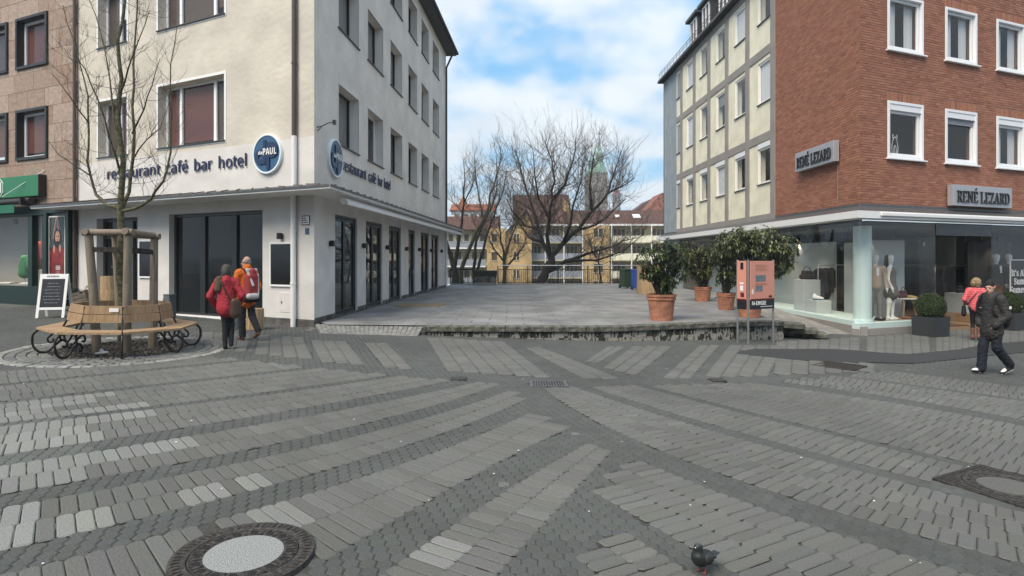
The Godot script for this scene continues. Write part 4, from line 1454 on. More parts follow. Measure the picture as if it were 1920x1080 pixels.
func lettering(f: Transform3D, at: Vector3, lf: float, words: Array, base: float, label: String) -> void:
	var s := thing("wall_lettering", label, "lettering", at + f * Vector3(0, base, 0))
	s.basis = f.basis
	for w in words:
		var m := text_mesh(w[0], 0.62, 0.025, "Droid Sans", false)
		var box := m.get_aabb()
		var x0: float = lf - w[1] if lf > 0 else w[1]
		var x1: float = lf - w[2] if lf > 0 else w[2]
		var k := (x1 - x0) / box.size.x
		var o := part("word", m, M.letter_navy, s)
		var ky := 0.74
		o.transform = Transform3D(Basis.from_scale(Vector3(k, ky, 1)), Vector3(x0 - box.position.x * k, 0.0, 0.035))
		# letters sit on one line whatever their ascenders
		var low := {"restaurant": 0.0, "café": 0.0, "bar": 0.0, "hotel": 0.0}
		o.position.y = -box.position.y * ky + float(low[w[0]])

func badge(f: Transform3D, at: Vector3, p: Vector3, label: String) -> void:
	var b := thing("round_badge", label, "badge", at + f * p)
	b.basis = f.basis
	var turn := Transform3D(Basis(Vector3.RIGHT, PI / 2), Vector3.ZERO)
	var d := MB.new()
	d.lathe([Vector2(0.49, 0.0), Vector2(0.49, 0.07), Vector2(0, 0.07)], 48)
	part("disc", d, M.badge_blue, b, turn)
	d = MB.new()
	d.lathe([Vector2(0.48, 0.0), Vector2(0.48, 0.085), Vector2(0.505, 0.09), Vector2(0.525, 0.085), Vector2(0.525, 0.0)], 48)
	part("rim", d, M.badge_rim, b, turn)
	var g := MB.new()
	for k in [[-0.205, -0.07], [0.205, 0.09]]:
		var sec := 28
		for i in sec:
			var a0 := TAU * i / sec
			var a1 := TAU * (i + 1) / sec
			var c := Vector3(k[0], k[1], 0.07)
			var q := [c + Vector3(cos(a0), sin(a0), 0) * 0.08, c + Vector3(cos(a0), sin(a0), 0) * 0.21, c + Vector3(cos(a1), sin(a1), 0) * 0.21, c + Vector3(cos(a1), sin(a1), 0) * 0.08]
			g.prism(q, Vector3(0, 0, 0.03))
	g.box(Vector3(-0.115, -0.27, 0.07), Vector3(-0.012, 0.36, 0.101))
	g.box(Vector3(0.012, -0.42, 0.07), Vector3(0.115, 0.29, 0.103))
	part("monogram", g, M.badge_navy, b)
	var t := part("word", text_mesh("PAUL", 0.24, 0.01, "Droid Sans", true), M.white, b)
	t.position = Vector3(0.14, 0.05, 0.11)
	t.scale = Vector3(0.85, 1, 1)
	var t2 := part("word", text_mesh("das", 0.13, 0.01, "Droid Sans", true), M.white, b)
	t2.position = Vector3(-0.17, 0.035, 0.11)

func build_stone_house() -> void:
	var a := SL + (SL - WL).normalized() * 6.0
	var at := Vector3(WL.x, 0, WL.y)
	var h := thing("sandstone_house", "house clad in reddish sandstone slabs above a dark green shop", "house", at)
	var f := facade(a, WL, at)
	var lf := a.distance_to(WL)
	var top := 14.2
	var wins := []
	for y in [[5.42, 7.08], [8.63, 10.32], [11.9, 13.5]]:
		for s in [[1.66, 3.4], [4.05, 5.8], [6.5, 8.2]]:
			wins.append(rect(lf - s[1], y[0], lf - s[0], y[1]))
	var green := rect(lf - 9.5, 0.0, lf - 1.6, 3.75)
	part("backing_wall", wall_mb(rect(0, -0.1, lf, top), wins + [green], 0.25), M.mortar, h, f)
	# the slabs, one by one
	var y := 0.1
	var row := 0
	while y < top:
		var x := lf + 0.4 - (0.0 if row % 2 else 0.6)
		while x > 0.0:
			var w := rng.randf_range(0.95, 1.25)
			var r := Rect2(x - w, y, w, 0.64).intersection(rect(0, 0, lf - 0.005, top))
			x -= w
			if r.size.x < 0.05:
				continue
			var frames := []
			for k: Rect2 in wins:
				frames.append(k.grow(0.06))
			var z := rng.randf_range(0.03, 0.036)
			var m: Material = [M.stone_red, M.stone_pale, M.stone_warm, M.stone_pale, M.stone_red][rng.randi() % 5]
			for piece: Rect2 in cut([r], frames + [green]):
				if piece.size.x > 0.03 and piece.size.y > 0.03:
					bit("stone_slab", Vector3(piece.position.x + 0.004, piece.position.y + 0.004, 0.0), Vector3(piece.end.x - 0.004, piece.end.y - 0.004, z), m, h, f, 0.004)
		y += 0.64
		row += 1
	for i in wins.size():
		var r: Rect2 = wins[i]
		part("window_lining", frame_mb(r.grow(0.06), 0.1, -0.22, 0.1, 0.006), M.bronze, h, f)
		window(h, f, r.grow(-0.04), -0.14, [], [[M.blind_red if i in [0, 3, 1] else M.blind_brown, 0.9 if i in [0, 1] else 0.97]], M.pvc, 0.09, false)
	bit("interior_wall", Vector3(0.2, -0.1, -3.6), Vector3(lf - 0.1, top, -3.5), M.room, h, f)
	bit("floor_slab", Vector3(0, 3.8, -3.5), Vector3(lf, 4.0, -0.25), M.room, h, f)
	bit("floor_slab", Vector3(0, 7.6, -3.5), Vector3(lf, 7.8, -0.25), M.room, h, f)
	bit("roof", Vector3(-0.2, top, -9), Vector3(lf - 0.02, top + 0.2, 0.5), M.roof_edge, h, f)
	# green shop front
	var g := part("shop_front", boxed(Vector3(lf - 9.5, 0.15, -0.1), Vector3(lf - 1.62, 0.95, 0.12)), M.shop_green, h, f)
	bit("fascia", Vector3(lf - 9.5, 3.4, -0.1), Vector3(lf - 1.62, 3.72, 0.14), M.shop_green, g, Transform3D(), 0.01)
	for s in [1.62, 2.42, 5.2, 9.2]:
		bit("post", Vector3(lf - s - 0.26 if s != 1.62 else lf - 1.84, 0.95, -0.1), Vector3(lf - s if s != 1.62 else lf - 1.62, 3.4, 0.1), M.shop_green, g, Transform3D(), 0.01)
	sheet("pane", Vector3(lf - 5.2, 0.95, -0.02), Vector3(lf - 2.68, 3.4, -0.01), M.glass, g)
	sheet("pane", Vector3(lf - 2.42, 0.95, -0.02), Vector3(lf - 1.84, 3.4, -0.01), M.glass, g)
	sheet("pane", Vector3(lf - 9.2, 0.95, -0.02), Vector3(lf - 5.46, 3.4, -0.01), M.glass, g)
	bit("display_floor", Vector3(lf - 9.4, 0.9, -1.5), Vector3(lf - 1.75, 0.96, -0.1), M.room, g)
	bit("back_panel", Vector3(lf - 9.4, 0.95, -1.6), Vector3(lf - 1.7, 3.6, -1.5), mat("display_back", Color(0.4, 0.38, 0.33), 0.9), g)
	# what stands in it
	var jk := thing("display_jacket", "green jacket on a stand in the dark green shop window", "jacket", at + f * Vector3(lf - 4.15, 0.96, -0.55))
	jk.basis = f.basis
	part("stand", pole_mb(0.0, 0.42, 0.02), M.steel, jk)
	part("jacket", blob_mesh([[Vector3(0, 0.95, 0), Vector3(0, 0.42, 0), 0.13, 0.2], [Vector3(-0.1, 1.0, 0), Vector3(-0.27, 0.62, 0.02), 0.07, 0.06], [Vector3(0.1, 1.0, 0), Vector3(0.27, 0.62, 0.02), 0.07, 0.06]], 0.03, 0.06), mat("cloth_green", Color(0.012, 0.12, 0.035), 0.9), jk)
	var jr := thing("display_jacket", "dark red coat on a stand beside the green jacket", "jacket", at + f * Vector3(lf - 3.75, 0.96, -0.8))
	jr.basis = f.basis
	part("stand", pole_mb(0.0, 0.7, 0.02), M.steel, jr)
	part("jacket", blob_mesh([[Vector3(0, 1.45, 0), Vector3(0, 0.75, 0), 0.15, 0.2], [Vector3(-0.12, 1.5, 0), Vector3(-0.27, 0.95, 0.02), 0.07, 0.06], [Vector3(0.12, 1.5, 0), Vector3(0.27, 0.95, 0.02), 0.07, 0.06]], 0.03, 0.06), mat("cloth_red", Color(0.12, 0.012, 0.012), 0.9), jr)
	for k in [[4.95, "flat pale box lying in the green shop window"], [3.6, "folded pale leaflet lying before the green jacket"]]:
		var bx := thing("display_box", k[1], "box", at + f * Vector3(lf - k[0], 0.97, -0.35), 0.2)
		part("box", boxed(Vector3(-0.2, 0, -0.12), Vector3(0.2, 0.05, 0.12)), M.shop_white, bx)
		part("lid", boxed(Vector3(-0.205, 0.05, -0.125), Vector3(0.205, 0.065, 0.125)), M.white, bx)
	for k in [[4.6, -0.5], [3.6, -0.5], [2.1, -0.6]]:
		ceiling_spot(at + f * Vector3(lf - k[0], 3.5, k[1]), f, "small lit spotlight above the green shop window display", "lit spotlights of the green shop", 2.5)
	# green sign and its awning
	var sg := thing("shop_sign", "long green shop sign with white octagon logo on the sandstone wall", "sign", at + f * Vector3(lf - 1.72, 4.05, 0.035))
	sg.basis = f.basis
	bit("board", Vector3(-5.4, 0, 0), Vector3(0, 0.72, 0.24), M.sign_green, sg, Transform3D(), 0.01)
	bit("end_cap", Vector3(0.0, -0.01, 0), Vector3(0.03, 0.73, 0.25), M.bronze, sg)
	var oc := MB.new()
	var cx := -2.7
	for i in 8:
		var o := [[-0.62, 0.16], [-0.46, 0.3], [0.46, 0.3], [0.62, 0.16], [0.62, -0.16], [0.46, -0.3], [-0.46, -0.3], [-0.62, -0.16]]
		oc.bar(Vector3(cx + o[i][0], 0.36 + o[i][1], 0.245), Vector3(cx + o[(i + 1) % 8][0], 0.36 + o[(i + 1) % 8][1], 0.245), 0.02, 0.035, 0.0, Vector3.BACK)
	part("logo_outline", oc, M.white, sg)
	var t := part("word", text_mesh("Rössl", 0.52, 0.012, "Droid Sans", true), M.white, sg)
	t.position = Vector3(cx + 0.02, 0.36, 0.248)
	t.scale = Vector3(0.8, 0.95, 1)
	var st := MB.new()
	st.tube([Vector3(-0.05, 0.9, 0.02), Vector3(-1.6, 0.0, 0.5)], [0.012], 5)
	st.tube([Vector3(-2.35, 0.75, 0.02), Vector3(-3.6, 0.1, 0.5)], [0.012], 5)
	part("stay_rod", st, M.white_paint, sg)
	var aw := thing("shop_awning", "rolled up green shop awning under the green sign", "awning", at + f * Vector3(lf - 1.9, 3.76, 0.1))
	aw.basis = f.basis
	var rl := MB.new()
	rl.tube([Vector3(-7.4, 0.12, 0.28), Vector3(0.0, 0.12, 0.28)], [0.11], 10)
	part("roll", rl, M.bronze, aw)
	bit("valance", Vector3(-7.4, -0.28, 0.4), Vector3(-0.75, 0.0, 0.415), M.awning_green, aw)
	bit("arm", Vector3(-0.3, -0.05, 0.0), Vector3(-0.2, 0.2, 0.5), M.black, aw)
	# light box with the poster
	var p0 := fx(a, WL, 98, 406)
	var lb := thing("poster_case", "tall dark green poster case with fashion print beside the downpipe", "poster case", at + f * Vector3(lf - 0.85, 0.62, 0.036))
	lb.basis = f.basis
	part("case", frame_mb(rect(-0.62, 0.0, 0.72, 2.95), 0.13, 0.0, 0.2, 0.01), M.shop_green, lb)
	bit("backboard", Vector3(-0.5, 0.1, 0.0), Vector3(0.6, 2.85, 0.1), M.shop_green, lb)
	part("passepartout", frame_mb(rect(-0.5, 0.22, 0.42, 2.72), 0.035, 0.1, 0.125), M.white, lb)
	var pm := MB.new()
	pm.quaduv(Vector3(-0.465, 0.255, 0.112), Vector3(0.385, 0.255, 0.112), Vector3(0.385, 2.685, 0.112), Vector3(-0.465, 2.685, 0.112), Vector3.BACK)
	var mp := mat("poster_print", Color(1, 1, 1), 0.35)
	mp.albedo_texture = poster_picture()
	part("poster", pm, mp, lb)
	# downpipe between the two houses
	var dp := MB.new()
	dp.tube([Vector3(lf - 0.03, 0.3, 0.1), Vector3(lf - 0.03, top, 0.1)], [0.05], 8)
	part("downpipe", dp, M.copper_pipe, h, f)

func pole_mb(y0: float, y1: float, r: float) -> MB:
	var b := MB.new()
	b.tube([Vector3(0, y0, 0), Vector3(0, y1, 0)], [r], 8)
	return b

func poster_picture() -> ImageTexture:  # the print: a figure in a red coat before grey beams, lines of white lettering below
	var w := 160
	var h := 448
	var im := Image.create(w, h, false, Image.FORMAT_RGB8)
	var f := noise(301, 0.03, 4)
	for y in h:
		for x in w:
			var u := (x + 0.5) / w
			var v := (y + 0.5) / h
			var c := Color(0.02, 0.025, 0.028)
			var k := fposmod(absf(u - 0.5) * 2.6 + v * 2.4, 0.32)
			if v < 0.42 and k < 0.1 + 0.05 * f.get_noise_2d(x, y):
				c = Color(0.12, 0.15, 0.16)
			if v < 0.3 and absf(absf(u - 0.46) * 1.1 + 0.0 - v * 0.95) < 0.025:
				c = Color(0.4, 0.2, 0.16)
			var sh := 0.16 + 0.34 * smoothstep(0.38, 0.5, v)
			if v > 0.4 and absf(u - 0.53) < sh + 0.03 * sin(v * 30.0):
				c = Color(0.3, 0.022, 0.015) * (0.7 + 0.5 * f.get_noise_2d(x * 1.2, y * 0.6))
				if v > 0.62:
					c = c * 0.7
			var hair := Vector2((u - 0.55) / 0.27, (v - 0.3) / 0.13)
			if hair.length() < 1.0 + 0.25 * f.get_noise_2d(x * 3.0, y * 3.0):
				c = Color(0.012, 0.008, 0.006)
			var face := Vector2((u - 0.53) / 0.16, (v - 0.275) / 0.082)
			if face.length() < 1.0:
				c = Color(0.5, 0.27, 0.17) * (1.0 - 0.35 * clampf(face.x, 0, 1))
				if absf(v - 0.268) < 0.008 and absf(absf(u - 0.53) - 0.065) < 0.03:
					c = Color(0.05, 0.02, 0.015)
				if absf(v - 0.315) < 0.006 and absf(u - 0.53) < 0.045:
					c = Color(0.3, 0.03, 0.03)
			if Vector2((u - 0.53) / 0.17, (v - 0.375) / 0.045).length() < 1.0:
				c = Color(0.015, 0.01, 0.01)
			for s in [[0.3, 0.44], [0.68, 0.43]]:
				if Vector2((u - s[0]) / 0.07, (v - s[1]) / 0.055).length() < 1.0:
					c = Color(0.42, 0.22, 0.14)
			if absf(v - 0.7) < 0.028 and absf(u - 0.56) < 0.14 and not (absf(v - 0.7) < 0.019 and absf(u - 0.56) < 0.115):
				c = Color(0.6, 0.6, 0.58)
			if absf(v - 0.7) < 0.009 and absf(u - 0.56) < 0.09:
				c = Color(0.6, 0.6, 0.58)
			if v > 0.75 and v < 0.86 and fposmod(v, 0.022) < 0.009 and absf(u - 0.56) < 0.12 + 0.05 * sin(floorf(v / 0.022) * 2.7) and f.get_noise_2d(x * 9.0, floorf(v / 0.022) * 50.0) > -0.25:
				c = Color(0.5, 0.48, 0.46)
			im.set_pixel(x, y, c.linear_to_srgb())
	return ImageTexture.create_from_image(im)

# ---------------------------------------------------------------- brick house with the fashion shop
func build_brick_house() -> void:
	var at := Vector3(RC.x, 0, RC.y)
	var h := thing("brick_house", "red brick house with white windows above a glazed fashion shop", "house", at)
	var dirf := (RR - RC).normalized()
	var rend := RC + dirf * 12.0
	var ff := facade(RC, rend, at)
	var fs := facade(RB, RC, at)
	var ls := RB.distance_to(RC)
	var top := 13.4
	# windows of the street front
	var wins := []
	for y in [[4.84, 6.5], [7.98, 9.62], [11.1, 12.75]]:
		for s in [[1.12, 2.66], [3.66, 5.17], [6.16, 7.66], [8.7, 10.2]]:
			wins.append(rect(s[0], y[0], s[1], y[1]))
	part("front_backing_wall", wall_mb(rect(0.0, 3.3, 12.0, top), wins, 0.3, 0.45, 0.0), M.mortar, h, ff)
	var brick_w := 0.24
	var brick_h := 0.0745
	var pieces := []
	var reds := [Color(0.43, 0.185, 0.115), Color(0.45, 0.2, 0.125), Color(0.41, 0.17, 0.105), Color(0.47, 0.215, 0.137), Color(0.37, 0.15, 0.097)]
	for side in 2:
		var x: Transform3D = [ff, fs][side]
		var x0: float = [0.0, ls - 5.1][side]
		var x1: float = [10.6, ls + 0.014][side]
		var y := 3.36
		var row := 0
		while y < 12.9:
			var xx := x0 - (brick_w * 0.5 if row % 2 else 0.0)
			while xx < x1:
				var r := Rect2(xx + 0.005, y + 0.005, brick_w - 0.01, brick_h - 0.01).intersection(Rect2(x0 + 0.002, y, x1 - x0 - 0.004, 1.0))
				xx += brick_w
				if r.size.x < 0.03:
					continue
				var held := [r]
				if side == 0:
					var soldier := []
					for k: Rect2 in wins:
						soldier.append(Rect2(k.position.x - 0.02, k.position.y, k.size.x + 0.04, k.size.y + 0.265))
					held = cut(held, soldier)
				for b: Rect2 in held:
					if b.size.x > 0.03 and b.size.y > 0.02:
						pieces.append([x, b, rng.randf_range(0.005, 0.009), reds[rng.randi() % 5] * rng.randf_range(0.92, 1.18), at.distance_to(Vector3.ZERO) + absf(b.get_center().x - (x0 if side == 0 else x1)) * 1.3 + absf(b.get_center().y - 4.4) * 0.6])
			y += brick_h
			row += 1
		if side == 0:
			for k: Rect2 in wins:  # bricks on end over the windows
				var n := roundi((k.size.x + 0.04) / 0.0745)
				for i in n:
					var w := (k.size.x + 0.04) / n
					pieces.append([x, Rect2(k.position.x - 0.02 + i * w + 0.005, k.end.y + 0.008, w - 0.01, 0.25), rng.randf_range(0.005, 0.009), reds[rng.randi() % 5] * rng.randf_range(0.9, 1.15), 100.0])
	pieces.sort_custom(func(a, b): return a[4] < b[4])
	var bulk := MB.new()
	for i in pieces.size():
		var p: Array = pieces[i]
		var b := MB.new() if i < 300 else bulk
		b.col = p[3]
		var r: Rect2 = p[1]
		var x: Transform3D = p[0]
		var z: float = p[2]
		var e := 0.004
		var q := []
		for k in [[r.position.x, r.position.y, 0.0, 0.0], [r.end.x, r.position.y, 1.0, 0.0], [r.end.x, r.end.y, 1.0, 1.0], [r.position.x, r.end.y, 0.0, 1.0]]:
			q.append([x * Vector3(k[0], k[1], 0.0), x * Vector3(k[0] + (e if k[2] == 0.0 else -e), k[1] + (e if k[3] == 0.0 else -e), z)])
		b.quad(q[0][1], q[1][1], q[2][1], q[3][1], x.basis.z)
		for k in 4:
			var m := (k + 1) % 4
			var nn: Vector3 = x.basis * [Vector3.DOWN, Vector3.RIGHT, Vector3.UP, Vector3.LEFT][k]
			b.quad(q[k][0], q[m][0], q[m][1], q[k][1], (nn + x.basis.z * 0.4).normalized())
		if i < 300:
			part("brick", b, M.brick, h)
	part("bricks", bulk, M.brick, h, Transform3D(), "stuff")
	for i in wins.size():
		var r: Rect2 = wins[i]
		part("window_casing", frame_mb(r, 0.085, -0.06, 0.03, 0.006), M.pvc, h, ff)
		var shutter := 0.0
		if i < 4:
			shutter = 0.17
			bit("shutter_box", Vector3(r.position.x + 0.08, r.end.y - 0.26, -0.05), Vector3(r.end.x - 0.08, r.end.y - 0.08, 0.012), M.pvc, h, ff, 0.005)
			if i == 1:
				for k in 4:
					bit("shutter_slat", Vector3(r.position.x + 0.085, r.end.y - 0.31 - k * 0.045, -0.07), Vector3(r.end.x - 0.085, r.end.y - 0.268 - k * 0.045, -0.045), M.balcony_grey, h, ff, 0.008)
		var inner := Rect2(r.position + Vector2(0.08, 0.08), r.size - Vector2(0.16, 0.16 + shutter))
		var w := window(h, ff, inner, -0.06, [], [], M.pvc, 0.085, false)
		bit("sill", Vector3(r.position.x - 0.07, r.position.y - 0.05, -0.05), Vector3(r.end.x + 0.07, r.position.y - 0.005, 0.1), M.pvc, w, Transform3D(), 0.006)
		if i >= 4 and i < 8 or i == 2:
			var cu := MB.new()
			for s in [0, 1]:
				var n := 14
				var cw := inner.size.x * (0.34 if s == 0 else 0.3)
				for k in n:
					var xa := inner.position.x + 0.06 + cw * k / n if s == 0 else inner.end.x - 0.06 - cw * (k + 1) / n
					var za := -0.24 + 0.03 * sin(k * 1.9)
					var zb := -0.24 + 0.03 * sin((k + 1) * 1.9)
					if s == 1:
						var zc := za
						za = zb
						zb = zc
					cu.quad(Vector3(xa, inner.position.y, za), Vector3(xa + cw / n, inner.position.y, zb), Vector3(xa + cw / n, inner.end.y, zb), Vector3(xa, inner.end.y, za), Vector3(0, 0, 1))
			part("curtain", cu, M.curtain, w)
	# things on the sill of the first window
	var cat := thing("window_ornament", "white wire outline of a sitting cat behind the first brick house window", "ornament", at + ff * Vector3(1.75, 4.98, -0.22))
	cat.basis = ff.basis
	var wire := MB.new()
	var body := []
	for k in 25:
		var a := TAU * k / 24.0
		body.append(Vector3(0.13 * cos(a) * (1.0 - 0.25 * sin(a)), 0.27 + 0.27 * sin(a), 0))
	wire.tube(body, [0.008], 5, false)
	var tail := []
	for k in 17:
		var a := TAU * k / 16.0
		tail.append(Vector3(0.05 * cos(a), 0.15 + 0.15 * sin(a), 0.005))
	wire.tube(tail, [0.008], 5, false)
	wire.tube([Vector3(-0.1, 0.5, 0), Vector3(-0.09, 0.62, 0), Vector3(-0.03, 0.54, 0), Vector3(0.03, 0.54, 0), Vector3(0.09, 0.62, 0), Vector3(0.1, 0.5, 0)], [0.008], 5, false)
	part("wire", wire, M.white, cat)
	part("foot", boxed(Vector3(-0.1, -0.04, -0.04), Vector3(0.1, 0.0, 0.04)), M.white, cat)
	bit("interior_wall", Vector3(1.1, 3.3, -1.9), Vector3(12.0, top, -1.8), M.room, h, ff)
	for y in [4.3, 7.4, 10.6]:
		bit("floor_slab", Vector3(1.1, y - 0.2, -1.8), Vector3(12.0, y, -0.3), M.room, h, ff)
	# --- river side: brick, then the cream grid, then a blue grey end
	part("side_backing_wall", wall_mb(rect(ls - 5.1, 3.3, ls, top), [], 0.3, 0.0, 0.45), M.mortar, h, fs)
	bit("grey_end_wall", Vector3(-0.05, -0.1, -0.3), Vector3(ls - 16.9, 12.95, -0.02), M.blue_grey, h, fs)
	var pil := [5.28, 7.55, 9.77, 12.03, 14.2, 16.4]
	var sw := []
	for y in [[4.82, 6.2], [7.95, 9.55], [11.1, 12.5]]:
		for k in 5:
			sw.append(rect(ls - pil[k] - 1.3, y[0], ls - pil[k] - 0.2, y[1]))
		sw.append(rect(ls - 17.3, y[0], ls - 16.62, y[1]))
	part("cream_wall", wall_mb(rect(ls - 17.35, 3.3, ls - 5.1, 12.95), sw, 0.3), M.cream, h, fs)
	for s in pil:
		bit("pilaster", Vector3(ls - s - 0.19, 3.3, 0.0), Vector3(ls - s + 0.19, 12.95, 0.035), M.grid_grey, h, fs, 0.006)
	for y in [[3.3, 3.62], [6.42, 6.75], [9.71, 10.04], [12.62, 12.95]]:
		for k in pil.size():
			var a: float = ls - (pil[k + 1] if k + 1 < pil.size() else 17.5) + 0.19
			bit("floor_band", Vector3(a, y[0], 0.0), Vector3(ls - pil[k] - 0.19, y[1], 0.033), M.grid_grey, h, fs, 0.006)
	for i in sw.size():
		window(h, fs, sw[i], -0.03 if i % 6 < 5 else -0.05, [], [[M.curtain, 0.97]] if i in [2, 6, 10, 13, 16] else [[M.blind_grey, 0.35]] if i in [8, 11] else [], M.pvc, 0.075)
		if i < 6:
			bit("shutter_box", Vector3(sw[i].position.x, sw[i].end.y + 0.002, -0.02), Vector3(sw[i].end.x, sw[i].end.y + 0.2, 0.02), M.pvc, h, fs, 0.005)
	bit("interior_wall", Vector3(1.0, 3.3, -1.6), Vector3(ls - 5.0, top, -1.5), M.room, h, fs)
	for y in [3.4, 6.6, 9.8]:
		bit("floor_slab", Vector3(1.0, y, -1.5), Vector3(ls - 2.2, y + 0.2, -0.3), M.room, h, fs)
	bit("corner_pipe", Vector3(-0.12, 0.2, -0.12), Vector3(-0.04, 12.95, 0.0), M.roof_edge, h, fs, 0.01)
	part("back_wall", wall_mb(rect(0, -0.2, 12, 12.95), []), M.blue_grey, h, facade(RB + Vector2(12, 0.3), RB, at))
	# roof with dormers
	var roof := MB.new()
	var prof := [[0.35, 12.9], [0.3, 13.08], [-4.2, 16.8], [-9.0, 16.8]]
	for i in prof.size() - 1:
		var a := Vector3(-0.3, prof[i][1], prof[i][0])
		var b := Vector3(-0.3, prof[i + 1][1], prof[i + 1][0])
		var l := Vector3(ls + 0.25, 0, 0)
		roof.quad(fs * a, fs * (a + l), fs * (b + l), fs * b, (fs.basis * Vector3(0, 0.75, 0.65)).normalized())
	roof.quad(fs * Vector3(-0.3, 12.9, 0.35), fs * Vector3(ls - 0.05, 12.9, 0.35), fs * Vector3(ls - 0.05, 12.9, -0.3), fs * Vector3(-0.3, 12.9, -0.3), Vector3.DOWN)
	roof.quad(fs * Vector3(-0.3, 12.9, 0.35), fs * Vector3(-0.3, 13.08, 0.3), fs * Vector3(-0.3, 16.8, -4.2), fs * Vector3(-0.3, 12.9, -4.2), fs.basis * Vector3.LEFT)
	part("roof", roof, M.roof_dark, h)
	var rail := MB.new()
	rail.tube([fs * Vector3(0.0, 13.42, 0.3), fs * Vector3(ls - 2.0, 13.42, 0.3)], [0.014], 4)
	rail.tube([fs * Vector3(0.0, 13.27, 0.3), fs * Vector3(ls - 2.0, 13.27, 0.3)], [0.012], 4)
	for k in 30:
		rail.tube([fs * Vector3(0.0 + k * 0.6, 13.0, 0.3), fs * Vector3(k * 0.6, 13.44, 0.3)], [0.013], 4)
	part("roof_rail", rail, M.roof_edge, h)
	for k in [[14.6, 0], [12.7, 0], [10.4, 0], [8.0, 0]]:
		var xx: float = ls - k[0]
		var d := part("dormer", boxed(Vector3(xx - 0.85, 13.1, -2.6), Vector3(xx + 0.55, 14.75, -0.15)), M.roof_dark, h, fs)
		bit("dormer_roof", Vector3(xx - 1.0, 14.75, -2.7), Vector3(xx + 0.7, 14.9, 0.05), M.roof_edge, d)
		part("window_frame", frame_mb(rect(xx - 0.65, 13.4, xx + 0.35, 14.65), 0.08, -0.15, -0.1), M.pvc, d)
		bit("mullion", Vector3(xx - 0.18, 13.48, -0.148), Vector3(xx - 0.1, 14.57, -0.104), M.pvc, d)
		sheet("pane", Vector3(xx - 0.57, 13.48, -0.149), Vector3(xx + 0.27, 14.57, -0.13), M.glass_dark, d)
	# canopy of the shop
	var nf := ff.basis.z
	var ns := fs.basis.z
	var c0 := Vector3(0, 0, 0)
	var can := MB.new()
	var oc := offset_corner(nf, ns, 0.5)
	var far := Vector3(RB.x, 0, RB.y) - at
	var right := Vector3(rend.x, 0, rend.y) - at
	for q in [[c0, oc, right + nf * 0.5, right], [c0, oc, far + ns * 0.5, far]]:
		var m := []
		for p in q:
			m.append(p + Vector3(0, 3.02, 0))
		can.prism(m, Vector3(0, 0.2, 0))
	part("canopy", can, M.white_paint, h)
	var cov := MB.new()
	for q in [[c0, oc, right + nf * 0.5, right, nf], [c0, oc, far + ns * 0.5, far, ns]]:
		var n: Vector3 = q[4]
		cov.quad(q[1] + Vector3(0, 3.225, 0) - n * 0.03, q[2] + Vector3(0, 3.225, 0) - n * 0.03, q[3] + Vector3(0, 3.4, 0) + n * 0.02, q[0] + Vector3(0, 3.4, 0) + n * 0.02, Vector3.UP)
		cov.quad(q[0] + Vector3(0, 3.4, 0) + n * 0.02, q[3] + Vector3(0, 3.4, 0) + n * 0.02, q[3] + Vector3(0, 3.48, 0) + n * 0.02, q[0] + Vector3(0, 3.48, 0) + n * 0.02, n)
	part("canopy_flashing", cov, M.zinc, h)
	bit("awning_bar", Vector3(0.15, 3.09, 0.505), Vector3(11.9, 3.19, 0.56), M.white_paint, h, ff, 0.012)
	# signs
	name_sign(at, ff, 3.68, 6.57, 3.52, 4.16, "grey metal sign with black serif letters over the shop entrance front")
	name_sign(at, fs, ls - 3.22, ls - 0.92, 4.82, 5.45, "grey metal sign with black serif letters high on the brick side wall")
	var wire2 := MB.new()
	wire2.tube([fs * Vector3(ls - 1.05, 3.5, 0.02), fs * Vector3(ls - 1.05, 4.85, 0.02)], [0.014], 5)
	part("cable_conduit", wire2, M.blind_grey, h)

func name_sign(at: Vector3, f: Transform3D, x0: float, x1: float, y0: float, y1: float, label: String) -> void:
	var s := thing("name_sign", label, "sign", at + f * Vector3(x0, y0, 0.02))
	s.basis = f.basis
	var w := x1 - x0
	var hh := y1 - y0
	bit("panel", Vector3(0, 0, 0.03), Vector3(w, hh, 0.2), M.sign_steel, s, Transform3D(), 0.008)
	bit("bracket", Vector3(w * 0.2, hh * 0.4, -0.02), Vector3(w * 0.25, hh * 0.6, 0.03), M.iron, s)
	bit("bracket", Vector3(w * 0.75, hh * 0.4, -0.02), Vector3(w * 0.8, hh * 0.6, 0.03), M.iron, s)
	var m := text_mesh("RENÉ LEZARD", 0.5, 0.03, "Droid Serif")
	var box := m.get_aabb()
	var k := w * 0.88 / box.size.x
	var t := part("words", m, M.letter_black, s)
	t.transform = Transform3D(Basis.from_scale(Vector3(k, hh * 0.72 / box.size.y, 1)), Vector3(w / 2 - box.get_center().x * k, hh / 2 - box.get_center().y * hh * 0.72 / box.size.y + 0.02, 0.22))

